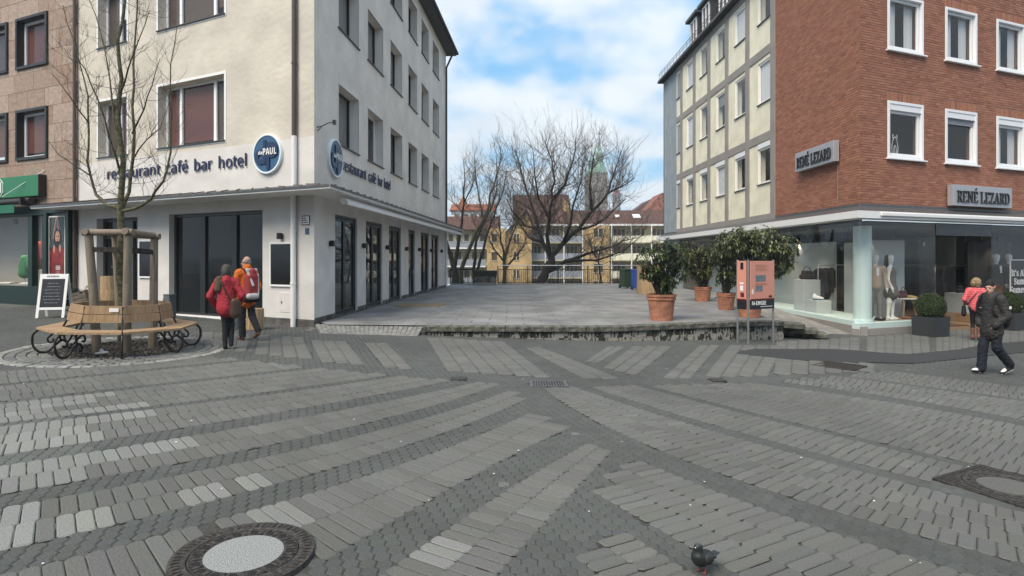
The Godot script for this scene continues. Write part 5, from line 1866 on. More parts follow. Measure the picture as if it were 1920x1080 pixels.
func build_shop() -> void:
	var at := Vector3(RC.x, 0, RC.y)
	var dirf := (RR - RC).normalized()
	var rend := RC + dirf * 12.0
	var ff := facade(RC, rend, at)
	var fs := facade(RB, RC, at)
	var ls := RB.distance_to(RC)
	var g := thing("glazed_shop_front", "tall frameless shop windows wrapping the ground floor of the brick house", "shop front", at)
	# plinth and pale ledge
	bit("plinth", Vector3(0.0, -0.5, -0.25), Vector3(3.3, -0.09, 0.0), M.grid_grey, g, ff, 0.006)
	bit("ledge", Vector3(0.004, -0.09, -0.25), Vector3(3.3, 0.07, -0.015), M.mint, g, ff, 0.004)
	bit("plinth", Vector3(6.0, -0.5, -0.25), Vector3(12.0, -0.09, 0.0), M.grid_grey, g, ff, 0.006)
	bit("ledge", Vector3(6.0, -0.09, -0.25), Vector3(12.0, 0.07, -0.015), M.mint, g, ff, 0.004)
	bit("plinth", Vector3(2.0, -0.6, -0.25), Vector3(ls - 0.02, -0.02, -0.004), M.grid_grey, g, fs, 0.006)
	bit("ledge", Vector3(2.0, -0.02, -0.25), Vector3(ls - 0.26, 0.12, -0.018), M.mint, g, fs, 0.004)
	for k in [[0.02, 2.32], [2.33, 3.3], [6.0, 7.6], [7.61, 9.6], [9.61, 11.9]]:
		sheet("glass_pane", Vector3(k[0], 0.075, -0.05), Vector3(k[1], 3.0, -0.038), M.glass, g, ff)
	for k in [[0.03, 2.5], [2.51, 5.0], [5.01, 8.4], [8.41, 12.0], [12.01, 16.5]]:
		sheet("glass_pane", Vector3(ls - k[1], 0.125, -0.05), Vector3(ls - k[0], 3.0, -0.038), M.glass, g, fs)
	bit("door_leaf", Vector3(3.32, -0.2, -0.55), Vector3(3.34, 2.6, 0.5), M.glass, g, ff)
	bit("door_leaf", Vector3(5.97, -0.2, -0.55), Vector3(5.99, 2.6, 0.5), M.glass, g, ff)
	bit("transom_panel", Vector3(3.3, 2.62, -0.06), Vector3(6.0, 3.0, -0.03), M.glass_dark, g, ff)
	# room
	var room := thing("shop_interior", "bare grey shell of the fashion shop behind the glass", "shop interior", at)
	var inner := [ff * Vector3(0.4, 0, -0.1), ff * Vector3(12.0, 0, -0.1), ff * Vector3(12.0, 0, -9.0), fs * Vector3(ls - 16.4, 0, -5.0), fs * Vector3(ls - 16.4, 0, -0.1)]
	for k in [["floor", -0.4, 0.18, M.parquet], ["ceiling", 2.86, 0.14, mat("shop_ceiling", Color(0.12, 0.115, 0.105), 0.9)]]:
		var pl := MB.new()
		var ps := []
		for p: Vector3 in inner:
			ps.append(p + Vector3(0, k[1], 0))
		pl.prism(ps, Vector3(0, k[2], 0))
		part(k[0], pl, k[3], room)
	var bw := MB.new()
	for i in [2, 3]:
		var p: Vector3 = inner[i]
		var q: Vector3 = inner[i + 1]
		bw.bar(p + Vector3(0, 1.3, 0), q + Vector3(0, 1.3, 0), 0.1, 3.4)
	part("back_wall", bw, mat("shop_back", Color(0.09, 0.075, 0.06), 0.9), room)
	bit("side_wall", Vector3(11.9, -0.4, -9.0), Vector3(12.0, 3.0, -0.3), M.shop_white, room, ff)
	var dp := MB.new()
	dp.prism([ff * Vector3(0.5, -0.3, -0.26), ff * Vector3(3.3, -0.3, -0.26), ff * Vector3(3.3, -0.3, -1.55), ff * Vector3(1.0, -0.3, -1.55)], Vector3(0, 0.37, 0))
	part("display_platform", dp, M.parquet, room)
	bit("display_platform", Vector3(6.0, -0.3, -1.55), Vector3(11.9, 0.07, -0.26), M.parquet, room, ff)
	bit("display_platform", Vector3(3.0, -0.3, -1.5), Vector3(ls - 1.0, 0.1, -0.26), M.mint, room, fs)
	bit("partition", Vector3(3.0, 0.1, -1.62), Vector3(ls - 3.95, 2.5, -1.52), M.shop_white, room, fs)
	bit("partition", Vector3(ls - 3.3, 0.1, -1.6), Vector3(ls - 2.35, 2.45, -1.5), M.shop_white, room, fs)
	var pa := spot(at, 1626, 18.55)
	var pb := spot(at, 1694, 18.75)
	var pw := MB.new()
	pw.bar(pa + Vector3(0, 1.28, 0), pb + Vector3(0, 1.28, 0), 0.08, 2.42)
	part("partition", pw, M.shop_white, room)
	bit("partition", Vector3(7.4, 0.07, -1.66), Vector3(11.8, 2.5, -1.57), mat("dark_partition", Color(0.02, 0.02, 0.02), 0.8), room, ff)
	var col := thing("display_column", "round pale mint column inside the glass corner of the shop", "column", at + spot(at, 1617, 17.15))
	var c := MB.new()
	c.tube([Vector3(0, 0.07, 0), Vector3(0, 2.86, 0)], [0.24], 24)
	part("shaft", c, M.mint, col)
	part("base", (func():
		var b := MB.new()
		b.lathe([Vector2(0.27, 0.06), Vector2(0.27, 0.13), Vector2(0.24, 0.15)], 24)
		return b).call(), M.mint, col)
	# ceiling lamps: glowing face and a real spot of the same size
	var spots := [[0.9, -1.2], [2.0, -1.25], [3.0, -2.4], [4.1, -2.0], [4.9, -3.4], [6.6, -1.2], [7.4, -1.15], [8.6, -1.3], [2.2, -4.2], [3.6, -5.4], [6.2, -4.6], [7.9, -3.6]]
	for k in spots:
		ceiling_spot(at + ff * Vector3(k[0], 2.86, k[1]), ff)
	for k in [[ls - 3.2, -0.9], [ls - 4.6, -0.9], [ls - 2.0, -0.9], [ls - 6.8, -0.9]]:
		ceiling_spot(at + fs * Vector3(k[0], 2.86, k[1]), ff)
	shop_goods(at, ff, fs, ls)

func ceiling_spot(p: Vector3, f: Transform3D, label := "small lit ceiling spotlight inside the fashion shop", group := "lit spotlights on the shop ceiling", power := 0.7) -> void:
	var s := thing("ceiling_spotlight", label, "spotlight", p, 0.0, group)
	part("stem", pole_mb(-0.14, 0.0, 0.012), M.black, s)
	var can := MB.new()
	can.lathe([Vector2(0.0, -0.13), Vector2(0.055, -0.13), Vector2(0.06, -0.3), Vector2(0.052, -0.3)], 12)
	part("housing", can, M.iron, s)
	var face := MB.new()
	face.lathe([Vector2(0.0, -0.296), Vector2(0.052, -0.292)], 12)
	if not M.has("lamp_glow"):
		var m := mat("lamp_glow", Color(1, 0.9, 0.75), 0.5)
		m.emission_enabled = true
		m.emission = Color(1.0, 0.82, 0.6)
		m.emission_energy_multiplier = 5.0
	part("lamp_face", face, M.lamp_glow, s)
	var l := SpotLight3D.new()
	l.name = "beam"
	l.position = Vector3(0, -0.32, 0)
	l.rotation.x = -PI / 2
	l.spot_angle = 48.0
	l.spot_range = 8.0
	l.spot_attenuation = 2.0
	l.light_energy = power
	l.light_color = Color(1.0, 0.92, 0.82)
	l.light_size = 0.05
	l.shadow_enabled = true
	s.add_child(l)

func mannequin(p: Vector3, turn: float, label: String, scale: float, female: bool, top: Material, legs: Material, sleeve: Material) -> void:
	var m := thing("mannequin", label, "mannequin", p, turn)
	m.scale = Vector3.ONE * scale
	var sh := 0.17 if female else 0.2
	var body := [[Vector3(0, 1.62, 0.01), Vector3(0, 1.7, 0.0), 0.075, 0.092], [Vector3(0, 1.45, 0), Vector3(0, 1.56, 0), 0.05, 0.048], [Vector3(0, 1.32, 0), Vector3(0, 1.0, 0), 0.12, 0.115], [Vector3(-sh, 1.4, 0), Vector3(sh, 1.4, 0), 0.055, 0.055]]
	for s in [-1, 1]:
		body.append([Vector3(0.08 * s, 0.92, 0), Vector3(0.09 * s, 0.48, 0.02 + 0.03 * s), 0.085, 0.052])
		body.append([Vector3(0.09 * s, 0.48, 0.02 + 0.03 * s), Vector3(0.1 * s, 0.07, 0.04 * s), 0.052, 0.035])
		body.append([Vector3(0.1 * s, 0.05, 0.04 * s), Vector3(0.11 * s, 0.025, 0.13 + 0.04 * s), 0.036, 0.025])
		body.append([Vector3(sh * s, 1.4, 0), Vector3((sh + 0.07) * s, 1.1, -0.02), 0.046, 0.035])
		body.append([Vector3((sh + 0.07) * s, 1.1, -0.02), Vector3((sh + 0.06) * s, 0.86, 0.08), 0.035, 0.026])
		body.append([Vector3((sh + 0.06) * s, 0.86, 0.08), Vector3((sh + 0.06) * s, 0.75, 0.1), 0.03, 0.015])
	part("body", blob_mesh(body, 0.022, 0.05), M.shell, m)
	if female:
		part("dress", blob_mesh([[Vector3(-0.14, 1.38, 0), Vector3(0.14, 1.38, 0), 0.07, 0.07], [Vector3(0, 1.3, 0.01), Vector3(0, 1.08, 0), 0.145, 0.125], [Vector3(0, 1.05, 0), Vector3(0, 0.72, 0.02), 0.13, 0.19]], 0.022, 0.06), top, m)
		part("hair", blob_mesh([[Vector3(0, 1.7, -0.05), Vector3(0, 1.4, -0.11), 0.085, 0.05]], 0.02, 0.03), M.hair_brown, m)
	else:
		var jac := [[Vector3(-0.17, 1.4, 0), Vector3(0.17, 1.4, 0), 0.085, 0.085], [Vector3(0, 1.3, 0.0), Vector3(0, 0.95, 0), 0.15, 0.155]]
		for s in [-1, 1]:
			jac.append([Vector3(0.2 * s, 1.4, 0), Vector3(0.27 * s, 1.1, -0.02), 0.068, 0.055])
			jac.append([Vector3(0.27 * s, 1.1, -0.02), Vector3(0.26 * s, 0.88, 0.07), 0.055, 0.045])
		part("jacket", blob_mesh(jac, 0.022, 0.05), top, m)
		var tr := [[Vector3(0, 0.95, 0), Vector3(0, 0.88, 0), 0.14, 0.13]]
		for s in [-1, 1]:
			tr.append([Vector3(0.08 * s, 0.9, 0), Vector3(0.09 * s, 0.48, 0.02 + 0.03 * s), 0.098, 0.075])
			tr.append([Vector3(0.09 * s, 0.48, 0.02 + 0.03 * s), Vector3(0.1 * s, 0.1, 0.04 * s), 0.075, 0.062])
		part("trousers", blob_mesh(tr, 0.022, 0.03), legs, m)
		part("shirt", boxed(Vector3(-0.035, 1.2, 0.12), Vector3(0.035, 1.43, 0.158), 0.02), M.white, m)
	part("stand_plate", boxed(Vector3(-0.17, 0.0, -0.17), Vector3(0.17, 0.012, 0.17)), M.steel, m)

func spot(at: Vector3, u: float, d: float) -> Vector3:  # on the shop floor, d metres from the photographer
	return Vector3((u - 960.0) / 1100.0 * d, 0, -d) - at

func shop_goods(at: Vector3, ff: Transform3D, fs: Transform3D, ls: float) -> void:
	var turn := atan2(ff.basis.z.x, ff.basis.z.z)
	var flower := vcol(mat("print_cloth", Color(0.4, 0.37, 0.33), 0.9, noise_tex("flecks", 91, 0.12, 2, 0.15, 1.0), 4.0))
	var beige := mat("beige_cloth", Color(0.42, 0.33, 0.25), 0.9)
	mannequin(at + spot(at, 1641, 17.6) + Vector3(0, 0.07, 0), turn - 0.5, "pale mannequin in beige jacket and grey trousers beside the mint column", 1.1, false, beige, M.blind_grey, beige)
	mannequin(at + spot(at, 1669, 17.75) + Vector3(0, 0.07, 0), turn + 0.5, "pale mannequin in patterned sleeveless dress with long dark hair", 1.1, true, flower, M.shell, M.shell)
	mannequin(at + spot(at, 1868, 19.9) + Vector3(0, 0.07, 0), turn - 0.2, "mannequin in black suit jacket and rust trousers in the entrance display", 1.12, false, M.fabric_black, M.leather, M.fabric_black)
	mannequin(at + spot(at, 1891, 20.1) + Vector3(0, 0.07, 0), turn + 0.1, "mannequin in dark brown suit beside the black poster board", 1.12, false, mat("brown_suit", Color(0.05, 0.038, 0.03), 0.9), mat("brown_suit2", Color(0.045, 0.036, 0.03), 0.9), M.fabric_black)
	# two small tables
	for k in [[1700, 18.2, 0.62, M.white, "white round side table carrying a dark red handbag"], [1731, 18.15, 0.5, mat("lime", Color(0.45, 0.46, 0.12), 0.6), "small round side table with yellow top in the shop window"]]:
		var t := thing("side_table", k[4], "table", at + spot(at, k[0], k[1]) + Vector3(0, 0.07, 0))
		var d := MB.new()
		d.lathe([Vector2(0, k[2] - 0.03), Vector2(0.3, k[2] - 0.03), Vector2(0.31, k[2]), Vector2(0, k[2])], 24)
		part("top", d, k[3], t)
		for i in 3:
			var a := TAU * i / 3 + 0.4
			var l := MB.new()
			l.tube([Vector3(cos(a) * 0.14, k[2] - 0.03, sin(a) * 0.14), Vector3(cos(a) * 0.27, 0, sin(a) * 0.27)], [0.018, 0.012], 6)
			part("leg", l, M.wood_bench, t)
	handbag(at + spot(at, 1693, 18.2) + Vector3(0, 0.69, 0), turn, 0.95, mat("bag_red", Color(0.06, 0.006, 0.008), 0.4), "dark red handbag standing on the white side table")
	for k in [[1709, 0.69, 18.15, "mustard shoe pair on the white side table beside the handbag"], [1731, 0.57, 18.15, "yellow folded scarf on the yellow side table"]]:
		var s := thing("small_goods", k[3], "accessory", at + spot(at, k[0], k[2]) + Vector3(0, k[1], 0), turn)
		part("left_piece", blob_mesh([[Vector3(-0.05, 0.03, 0.08), Vector3(-0.05, 0.05, -0.08), 0.035, 0.045]], 0.015, 0.02), mat("mustard", Color(0.4, 0.28, 0.08), 0.7), s)
		part("right_piece", blob_mesh([[Vector3(0.06, 0.03, 0.1), Vector3(0.05, 0.05, -0.06), 0.035, 0.045]], 0.015, 0.02), M.mustard, s)
	for k in [[1650, 17.45, "black and white shoes on the display floor before the beige jacket"], [1700, 17.85, "brown shoes on the display floor under the white table"]]:
		var s := thing("display_shoes", k[2], "shoes", at + spot(at, k[0], k[1]) + Vector3(0, 0.075, 0), turn + 0.3)
		for i in [-1, 1]:
			part("shoe", blob_mesh([[Vector3(0.08 * i, 0.035, 0.1), Vector3(0.08 * i, 0.045, -0.08), 0.035, 0.045]], 0.015, 0.02), M.fabric_black if k[0] < 1680 else M.leather, s)
	# pedestals behind the side glass
	var pd := thing("pedestal", "tall white pedestal carrying a black bag in the side window", "pedestal", at + spot(at, 1513, 20.6) + Vector3(0, 0.1, 0))
	pd.basis = fs.basis
	part("body", boxed(Vector3(-0.33, 0, -0.3), Vector3(0.33, 1.08, 0.3), 0.008), M.shop_white, pd)
	part("shadow_base", boxed(Vector3(-0.3, -0.002, -0.27), Vector3(0.3, 0.02, 0.27), 0.004), M.mint, pd)
	handbag(at + spot(at, 1513, 20.6) + Vector3(0, 1.18, 0), turn - 0.9, 1.25, M.fabric_black, "black leather bag on the tall white pedestal")
	pd = thing("pedestal", "low white pedestal with a white shoe in the side window", "pedestal", at + spot(at, 1535, 19.7) + Vector3(0, 0.1, 0))
	pd.basis = fs.basis
	part("body", boxed(Vector3(-0.33, 0, -0.25), Vector3(0.33, 0.42, 0.25), 0.008), M.shop_white, pd)
	part("shadow_base", boxed(Vector3(-0.3, -0.002, -0.22), Vector3(0.3, 0.02, 0.22), 0.004), M.mint, pd)
	var sh := thing("display_shoe", "white and blue sports shoe on the low pedestal", "shoe", at + spot(at, 1534, 19.65) + Vector3(0, 0.52, 0), turn + 0.9)
	part("upper", blob_mesh([[Vector3(0, 0.06, 0.13), Vector3(0, 0.1, -0.1), 0.045, 0.07], [Vector3(0, 0.12, -0.1), Vector3(0, 0.17, -0.11), 0.06, 0.05]], 0.015, 0.03), M.white, sh)
	part("sole", boxed(Vector3(-0.055, 0, -0.17), Vector3(0.055, 0.03, 0.18), 0.012), M.badge_blue, sh)
	# counter and clothes rails
	var ct := thing("shop_counter", "low white counter with drawers inside the shop entrance", "counter", at + spot(at, 1812, 20.3) + Vector3(0, -0.22, 0))
	ct.basis = ff.basis
	part("body", boxed(Vector3(-0.6, 0.12, -0.35), Vector3(0.6, 0.95, 0.3), 0.008), M.shop_white, ct)
	for k in 2:
		var d := part("door", boxed(Vector3(-0.58 + k * 0.585, 0.14, 0.3), Vector3(-0.005 + k * 0.585, 0.93, 0.318), 0.004), M.shop_white, ct)
		bit("handle", Vector3(-0.35 + k * 0.585, 0.5, 0.318), Vector3(-0.22 + k * 0.585, 0.52, 0.335), M.black, d)
	part("kick_plate", boxed(Vector3(-0.57, 0, -0.3), Vector3(0.57, 0.12, 0.25)), M.black, ct)
	handbag(at + spot(at, 1800, 20.2) + Vector3(0, 0.73, 0), turn, 1.0, M.fabric_black, "black bag with light clasp on the white counter")
	for k in [[3.0, -3.2, 7, "rail of dark clothes behind the small tables"], [4.4, -4.2, 8, "rail of dark coats deep inside behind the counter"], [6.6, -3.2, 8, "rail of dark clothes behind the suit mannequins"], [8.8, -3.0, 7, "rail of dark jackets at the shop's far right"]]:
		var r := thing("clothes_rail", k[3], "clothes rail", at + ff * Vector3(k[0], -0.22, k[1]))
		r.basis = ff.basis
		var b := MB.new()
		b.tube([Vector3(-0.9, 0, 0), Vector3(-0.9, 1.9, 0), Vector3(0.9, 1.9, 0), Vector3(0.9, 0, 0)], [0.018], 6)
		part("rail", b, M.steel, r)
		var gm := garment()
		for i in k[2]:
			var o := part("garment", gm, [M.dark_cloth, M.fabric_black, mat("charcoal", Color(0.03, 0.03, 0.034), 0.9), mat("wine", Color(0.035, 0.008, 0.012), 0.9)][rng.randi() % 4], r)
			o.position = Vector3(-0.8 + 1.6 * i / (k[2] - 1), 0, 0)
			o.rotation.y = PI / 2 + rng.randf_range(-0.5, 0.5)
			o.scale = Vector3(1, rng.randf_range(0.85, 1.12), 1)
			o.position.y = 1.86 * (1.0 - o.scale.y)
	var bd := thing("poster_board", "black poster board with white serif words and white border in the shop window", "poster board", at + spot(at, 1893, 19.5) + Vector3(0, 0.28, 0))
	bd.basis = ff.basis
	part("border", frame_mb(rect(0, 0, 1.5, 1.6), 0.025, 0.0, 0.03), M.white, bd)
	bit("panel", Vector3(0.02, 0.02, 0.0), Vector3(1.48, 1.58, 0.015), M.black, bd)
	bit("foot", Vector3(0.5, -0.21, -0.15), Vector3(1.0, 0.0, 0.02), M.black, bd)
	var lines := ["It's Always", "Summer", "Somewhere"]
	for i in 3:
		var o := part("words", text_mesh(lines[i], 0.3, 0.006, "Droid Serif", true), M.white, bd)
		o.position = Vector3(0.75, 1.15 - 0.28 * i, 0.02)
		o.scale = Vector3(0.85, 1, 1)
	var mt := thing("door_mat", "brown doormat in the entrance of the fashion shop", "doormat", at + ff * Vector3(4.3, -0.215, -0.7))
	mt.basis = ff.basis
	part("mat", boxed(Vector3(-0.8, 0, -0.5), Vector3(0.8, 0.015, 0.5)), M.leather, mt)
	part("edge", frame_mb(rect(-0.82, -0.52, 0.82, 0.52), 0.03, 0.0, 0.018), M.bronze, mt, Transform3D(Basis(Vector3.RIGHT, -PI / 2), Vector3.ZERO))

func handbag(p: Vector3, turn: float, k: float, m: Material, label: String) -> void:
	var b := thing("handbag", label, "handbag", p, turn)
	b.scale = Vector3.ONE * k
	part("body", blob_mesh([[Vector3(-0.13, 0.07, 0), Vector3(0.13, 0.07, 0), 0.075, 0.075], [Vector3(-0.1, 0.2, 0), Vector3(0.1, 0.2, 0), 0.05, 0.05]], 0.018, 0.06), m, b)
	var h := MB.new()
	var pts := []
	for i in 13:
		var a := PI * i / 12.0
		pts.append(Vector3(cos(a) * 0.09, 0.23 + sin(a) * 0.13, 0))
	h.tube(pts, [0.011], 6)
	part("handle", h, m, b)

func garment() -> ArrayMesh:
	return blob_mesh([[Vector3(-0.14, 1.72, 0), Vector3(0.14, 1.72, 0), 0.05, 0.05], [Vector3(0, 1.66, 0), Vector3(0, 0.95, 0), 0.16, 0.19, Vector3(1, 1, 0.35)], [Vector3(-0.2, 1.68, 0), Vector3(-0.25, 1.05, 0), 0.06, 0.05], [Vector3(0.2, 1.68, 0), Vector3(0.25, 1.05, 0), 0.06, 0.05]], 0.03, 0.05)

# ---------------------------------------------------------------- houses across the street, behind the photographer: the shop windows mirror them
func build_behind() -> void:
	mat("opposite_dark", Color(0.16, 0.12, 0.09), 0.9)
	mat("opposite_red", Color(0.18, 0.1, 0.075), 0.9)
	var sl := (SL - WL).normalized()
	var sr := (RR - RC).normalized()
	for d in [[Vector2(-9.5, 13), Vector2(-30, 13), 9.6, "dark brown plastered house across the street behind the photographer", M.opposite_dark], [Vector2(9, 13), Vector2(-9.2, 13), 10.4, "grey house across the street behind the photographer", M.concrete], [Vector2(30, 13), Vector2(9.3, 13), 9.2, "red brown house across the street opposite the fashion shop", M.opposite_red],
		[SL + sl * 22.0, SL + sl * 6.1, 12.5, "cream plastered neighbour of the sandstone house further down the street", M.plaster_old], [RC + sr * 12.1, RC + sr * 28.0, 12.0, "grey plastered neighbour of the brick house further down the street", M.plaster_grey]]:
		var at := Vector3(d[0].x, 0, d[0].y)
		var h := thing("neighbour_house", d[3], "house", at)
		var f := facade(d[0], d[1], at)
		var l: float = d[0].distance_to(d[1])
		var wins := []
		var n := int(l / 2.8)
		for y in [4.4, 7.3]:
			for i in n:
				var x := (i + 0.5) * l / n
				wins.append(rect(x - 0.65, y, x + 0.65, y + 1.6))
		var shops := []
		for i in int(n / 2):
			var x := (i + 0.5) * l / int(n / 2)
			shops.append(rect(x - 2.0, 0.3, x + 2.0, 3.0))
		part("wall", wall_mb(rect(0, -0.6, l, d[2]), wins + shops), d[4], h, f)
		for r: Rect2 in wins:
			window(h, f, r, -0.15, [0.5], [], M.pvc, 0.07)
		for r: Rect2 in shops:
			var w := part("shop_window", frame_mb(r, 0.1, -0.25, -0.1), M.dark_frame, h, f)
			sheet("pane", Vector3(r.position.x + 0.1, r.position.y + 0.1, -0.2), Vector3(r.end.x - 0.1, r.end.y - 0.1, -0.19), M.glass_dark, w)
		bit("interior_wall", Vector3(0.1, -0.6, -1.3), Vector3(l - 0.1, d[2], -1.2), M.room, h, f)
		bit("roof", Vector3(-0.1, d[2], -10), Vector3(l + 0.1, d[2] + 0.2, 0.4), M.roof_dark, h, f)

# ---------------------------------------------------------------- the far bank
func far_window(parent: Node3D, x0: float, x1: float, y0: float, y1: float, z: float, n := 2) -> void:
	var w := part("window", frame_mb(rect(x0, y0, x1, y1), 0.07, z, z + 0.08), M.far_frame, parent)
	for k in range(1, n):
		var m := lerpf(x0, x1, float(k) / n)
		bit("mullion", Vector3(m - 0.06, y0 + 0.1, z), Vector3(m + 0.06, y1 - 0.1, z + 0.07), M.far_frame, w)
	sheet("pane", Vector3(x0 + 0.1, y0 + 0.1, z + 0.03), Vector3(x1 - 0.1, y1 - 0.1, z + 0.03), M.glass_dark, w)

func gable(b: MB, x0: float, x1: float, z0: float, z1: float, y0: float, y1: float) -> void:  # ridge along x
	var zm := (z0 + z1) / 2
	var n := Vector3(0, absf(z0 - zm), y1 - y0).normalized()
	b.quad(Vector3(x0, y0, z0), Vector3(x1, y0, z0), Vector3(x1, y1, zm), Vector3(x0, y1, zm), n)
	b.quad(Vector3(x0, y0, z1), Vector3(x1, y0, z1), Vector3(x1, y1, zm), Vector3(x0, y1, zm), Vector3(n.x, n.y, -n.z))
	for x in [x0, x1]:
		b.tri(Vector3(x, y0, z0), Vector3(x, y0, z1), Vector3(x, y1, zm), Vector3(1 if x == x1 else -1, 0, 0))

func build_far_bank() -> void:
	var d := 85.0
	mat("far_frame", Color(0.5, 0.47, 0.4), 0.6)
	# the long house with balconies across the river: built round its own foot, x to the right
	var at := Vector3(0, -5.2, -d)
	var to := func(u: float, v: float) -> Vector2:
		return Vector2((u - 960.0) / 1100.0 * d, EYE + 5.2 - (v - 485.0) / 1100.0 * d)
	var h := thing("balcony_house", "long pale yellow apartment house with balconies and tiled roof across the river", "house", at)
	var x0: float = to.call(985, 0).x
	var x1: float = to.call(1262, 0).x
	var eave: float = to.call(0, 421).y
	var ridge: float = to.call(0, 388).y
	bit("wall", Vector3(x0, 0, -10), Vector3(x1, eave, -1.6), M.pale_yellow, h)
	var rf := MB.new()
	gable(rf, x0 - 0.3, x1 + 0.3, -0.2, -11.5, eave + 0.1, ridge)
	var roof := part("roof", rf, M.roof_tile, h)
	bit("eave_board", Vector3(x0 - 0.3, eave - 0.15, -1.6), Vector3(x1 + 0.3, eave + 0.1, -0.2), M.white_paint, roof)
	for k in [[1160, 1168, 402, 408], [1194, 1208, 401, 409]]:
		var a: Vector2 = to.call(k[0], k[3])
		var b: Vector2 = to.call(k[1], k[2])
		var s := (ridge - eave) / 5.6
		var za := -0.2 - (a.y - eave) / s
		var zb := -0.2 - (b.y - eave) / s
		var sk := MB.new()
		sk.prism([Vector3(a.x, a.y + 0.1, za + 0.1), Vector3(b.x, a.y + 0.1, za + 0.1), Vector3(b.x, b.y + 0.1, zb + 0.1), Vector3(a.x, b.y + 0.1, zb + 0.1)], Vector3(0, 0.12, 0.1))
		part("skylight", sk, M.pvc, roof)
	# chimney
	bit("chimney", Vector3(to.call(1064, 0).x, ridge - 1.5, -6.5), Vector3(to.call(1073, 0).x, to.call(0, 370).y, -5.3), M.ochre, roof)
	# ochre stair towers that stand forward
	for k in [[1093, 1143]]:
		var a: float = to.call(k[0], 0).x
		var b: float = to.call(k[1], 0).x
		var ow := part("ochre_bay", boxed(Vector3(a, 0, -1.7), Vector3(b, eave - 0.2, 0.0)), M.ochre, h)
		for i in 5:
			var y := eave - 1.9 - i * 2.55
			var wm: float = (a + b) / 2 + 0.3
			far_window(h, wm - 0.75, wm + 0.75, y, y + 1.4, 0.0, 2)
	# floors with balconies on both sides
	for seg in [[987, 1092, 0], [1146, 1258, 1]]:
		var a: float = to.call(seg[0], 0).x
		var b: float = to.call(seg[1], 0).x
		var n := 3
		for i in 5:
			var y := eave - 2.55 * (i + 1)
			var bal := part("balcony", boxed(Vector3(a, y - 0.18, -1.6), Vector3(b, y, 0.25)), M.pale_yellow, h)
			bit("parapet", Vector3(a, y, 0.15), Vector3(b, y + 0.92, 0.22), M.balcony_grey if seg[2] == 0 else M.cream, bal)
			for k in n:
				var xa := lerpf(a, b, (k + 0.18) / n)
				var xb := lerpf(a, b, (k + 0.82) / n)
				far_window(h, xa, xb, y + 0.75, y + 2.05, -1.6, 3)
		for k in n + 1:
			var xp := lerpf(a, b, float(k) / n)
			bit("balcony_post", Vector3(xp - 0.07, 0.0, 0.25), Vector3(xp + 0.07, eave - 0.16, 0.38), M.white_paint, h)
	# house next to it, gable forward, darker roof
	var g := thing("ochre_house", "ochre apartment house with stepped brown roofs and gable across the river", "house", at + Vector3(0, 0, 3))
	var a: float = to.call(845, 0).x
	var b: float = to.call(983, 0).x
	var ax: float = to.call(935, 0).x
	var e2: float = to.call(0, 432).y
	bit("wall", Vector3(a - 8, 0, -9), Vector3(ax, e2, -1.4), M.pale_yellow, g)
	var r2 := MB.new()
	gable(r2, a - 8.3, ax + 0.2, -0.3, -9.5, e2, to.call(0, 404).y)
	part("roof", r2, M.roof_tile, g)
	var bay := part("ochre_bay", boxed(Vector3(to.call(915, 0).x, 0, -3), Vector3(to.call(948, 0).x, to.call(0, 430).y, 0.0)), M.ochre, g)
	var gw := MB.new()
	var ga: float = to.call(946, 0).x
	var gb: float = b + 1.0
	var ge: float = to.call(0, 425).y
	gw.prism([Vector3(ga, 0, -0.5), Vector3(gb, 0, -0.5), Vector3(gb, ge, -0.5), Vector3((ga + gb) / 2 + 1.2, to.call(0, 398).y, -0.5), Vector3(ga, ge - 1.2, -0.5)], Vector3(0, 0, -9))
	part("gable_wall", gw, M.ochre, g)
	var gr := MB.new()
	gr.quad(Vector3(ga - 0.4, ge - 1.5, 0.0), Vector3((ga + gb) / 2 + 1.2, to.call(0, 396).y, 0.0), Vector3((ga + gb) / 2 + 1.2, to.call(0, 396).y, -10), Vector3(ga - 0.4, ge - 1.5, -10), Vector3(-0.6, 0.8, 0))
	gr.quad(Vector3(gb + 0.4, ge - 0.3, 0.0), Vector3((ga + gb) / 2 + 1.2, to.call(0, 396).y, 0.0), Vector3((ga + gb) / 2 + 1.2, to.call(0, 396).y, -10), Vector3(gb + 0.4, ge - 0.3, -10), Vector3(0.6, 0.8, 0))
	part("gable_roof", gr, M.roof_tile, g)
	for i in 5:
		var y := e2 - 2.55 * (i + 1)
		var bal := part("balcony", boxed(Vector3(a - 7, y - 0.18, -1.5), Vector3(to.call(912, 0).x, y, 0.1)), M.white_paint, g)
		bit("parapet", Vector3(a - 7, y, 0.0), Vector3(to.call(912, 0).x, y + 0.9, 0.07), M.balcony_grey, bal)
		for k in 5:
			var xx: float = to.call(842 + k * 14.5, 0).x
			far_window(g, xx, xx + 0.85, y + 0.75, y + 2.05, -1.4, 1)
		far_window(g, to.call(922, 0).x, to.call(934, 0).x, y + 0.7, y + 2.0, 0.0, 1)
		far_window(g, to.call(962, 0).x, to.call(974, 0).x, y + 0.7, y + 2.0, -0.5, 2)
	# white dormer storey with red roof and its pointed turret
	var wh := thing("white_attic_house", "white attic storey with red tile roof and a pointed turret behind", "house", at + Vector3(0, 0, -14))
	var k2 := 99.0 / 85.0
	var p0: Vector2 = to.call(848, 432) * k2
	var p1: Vector2 = to.call(925, 408) * k2
	bit("wall", Vector3(p0.x, 0, -6), Vector3(p1.x, p1.y, 0), M.white_paint, wh)
	for k in 5:
		var xx := lerpf(p0.x, p1.x, (k + 0.25) / 5.0)
		far_window(wh, xx, xx + 1.0, p1.y - 2.2, p1.y - 0.5, 0.0, 2)
	var wr := MB.new()
	gable(wr, p0.x - 0.4, p1.x + 0.4, 0.5, -7, p1.y, p1.y + 1.4)
	part("roof", wr, M.red_roof, wh)
	var sp := MB.new()
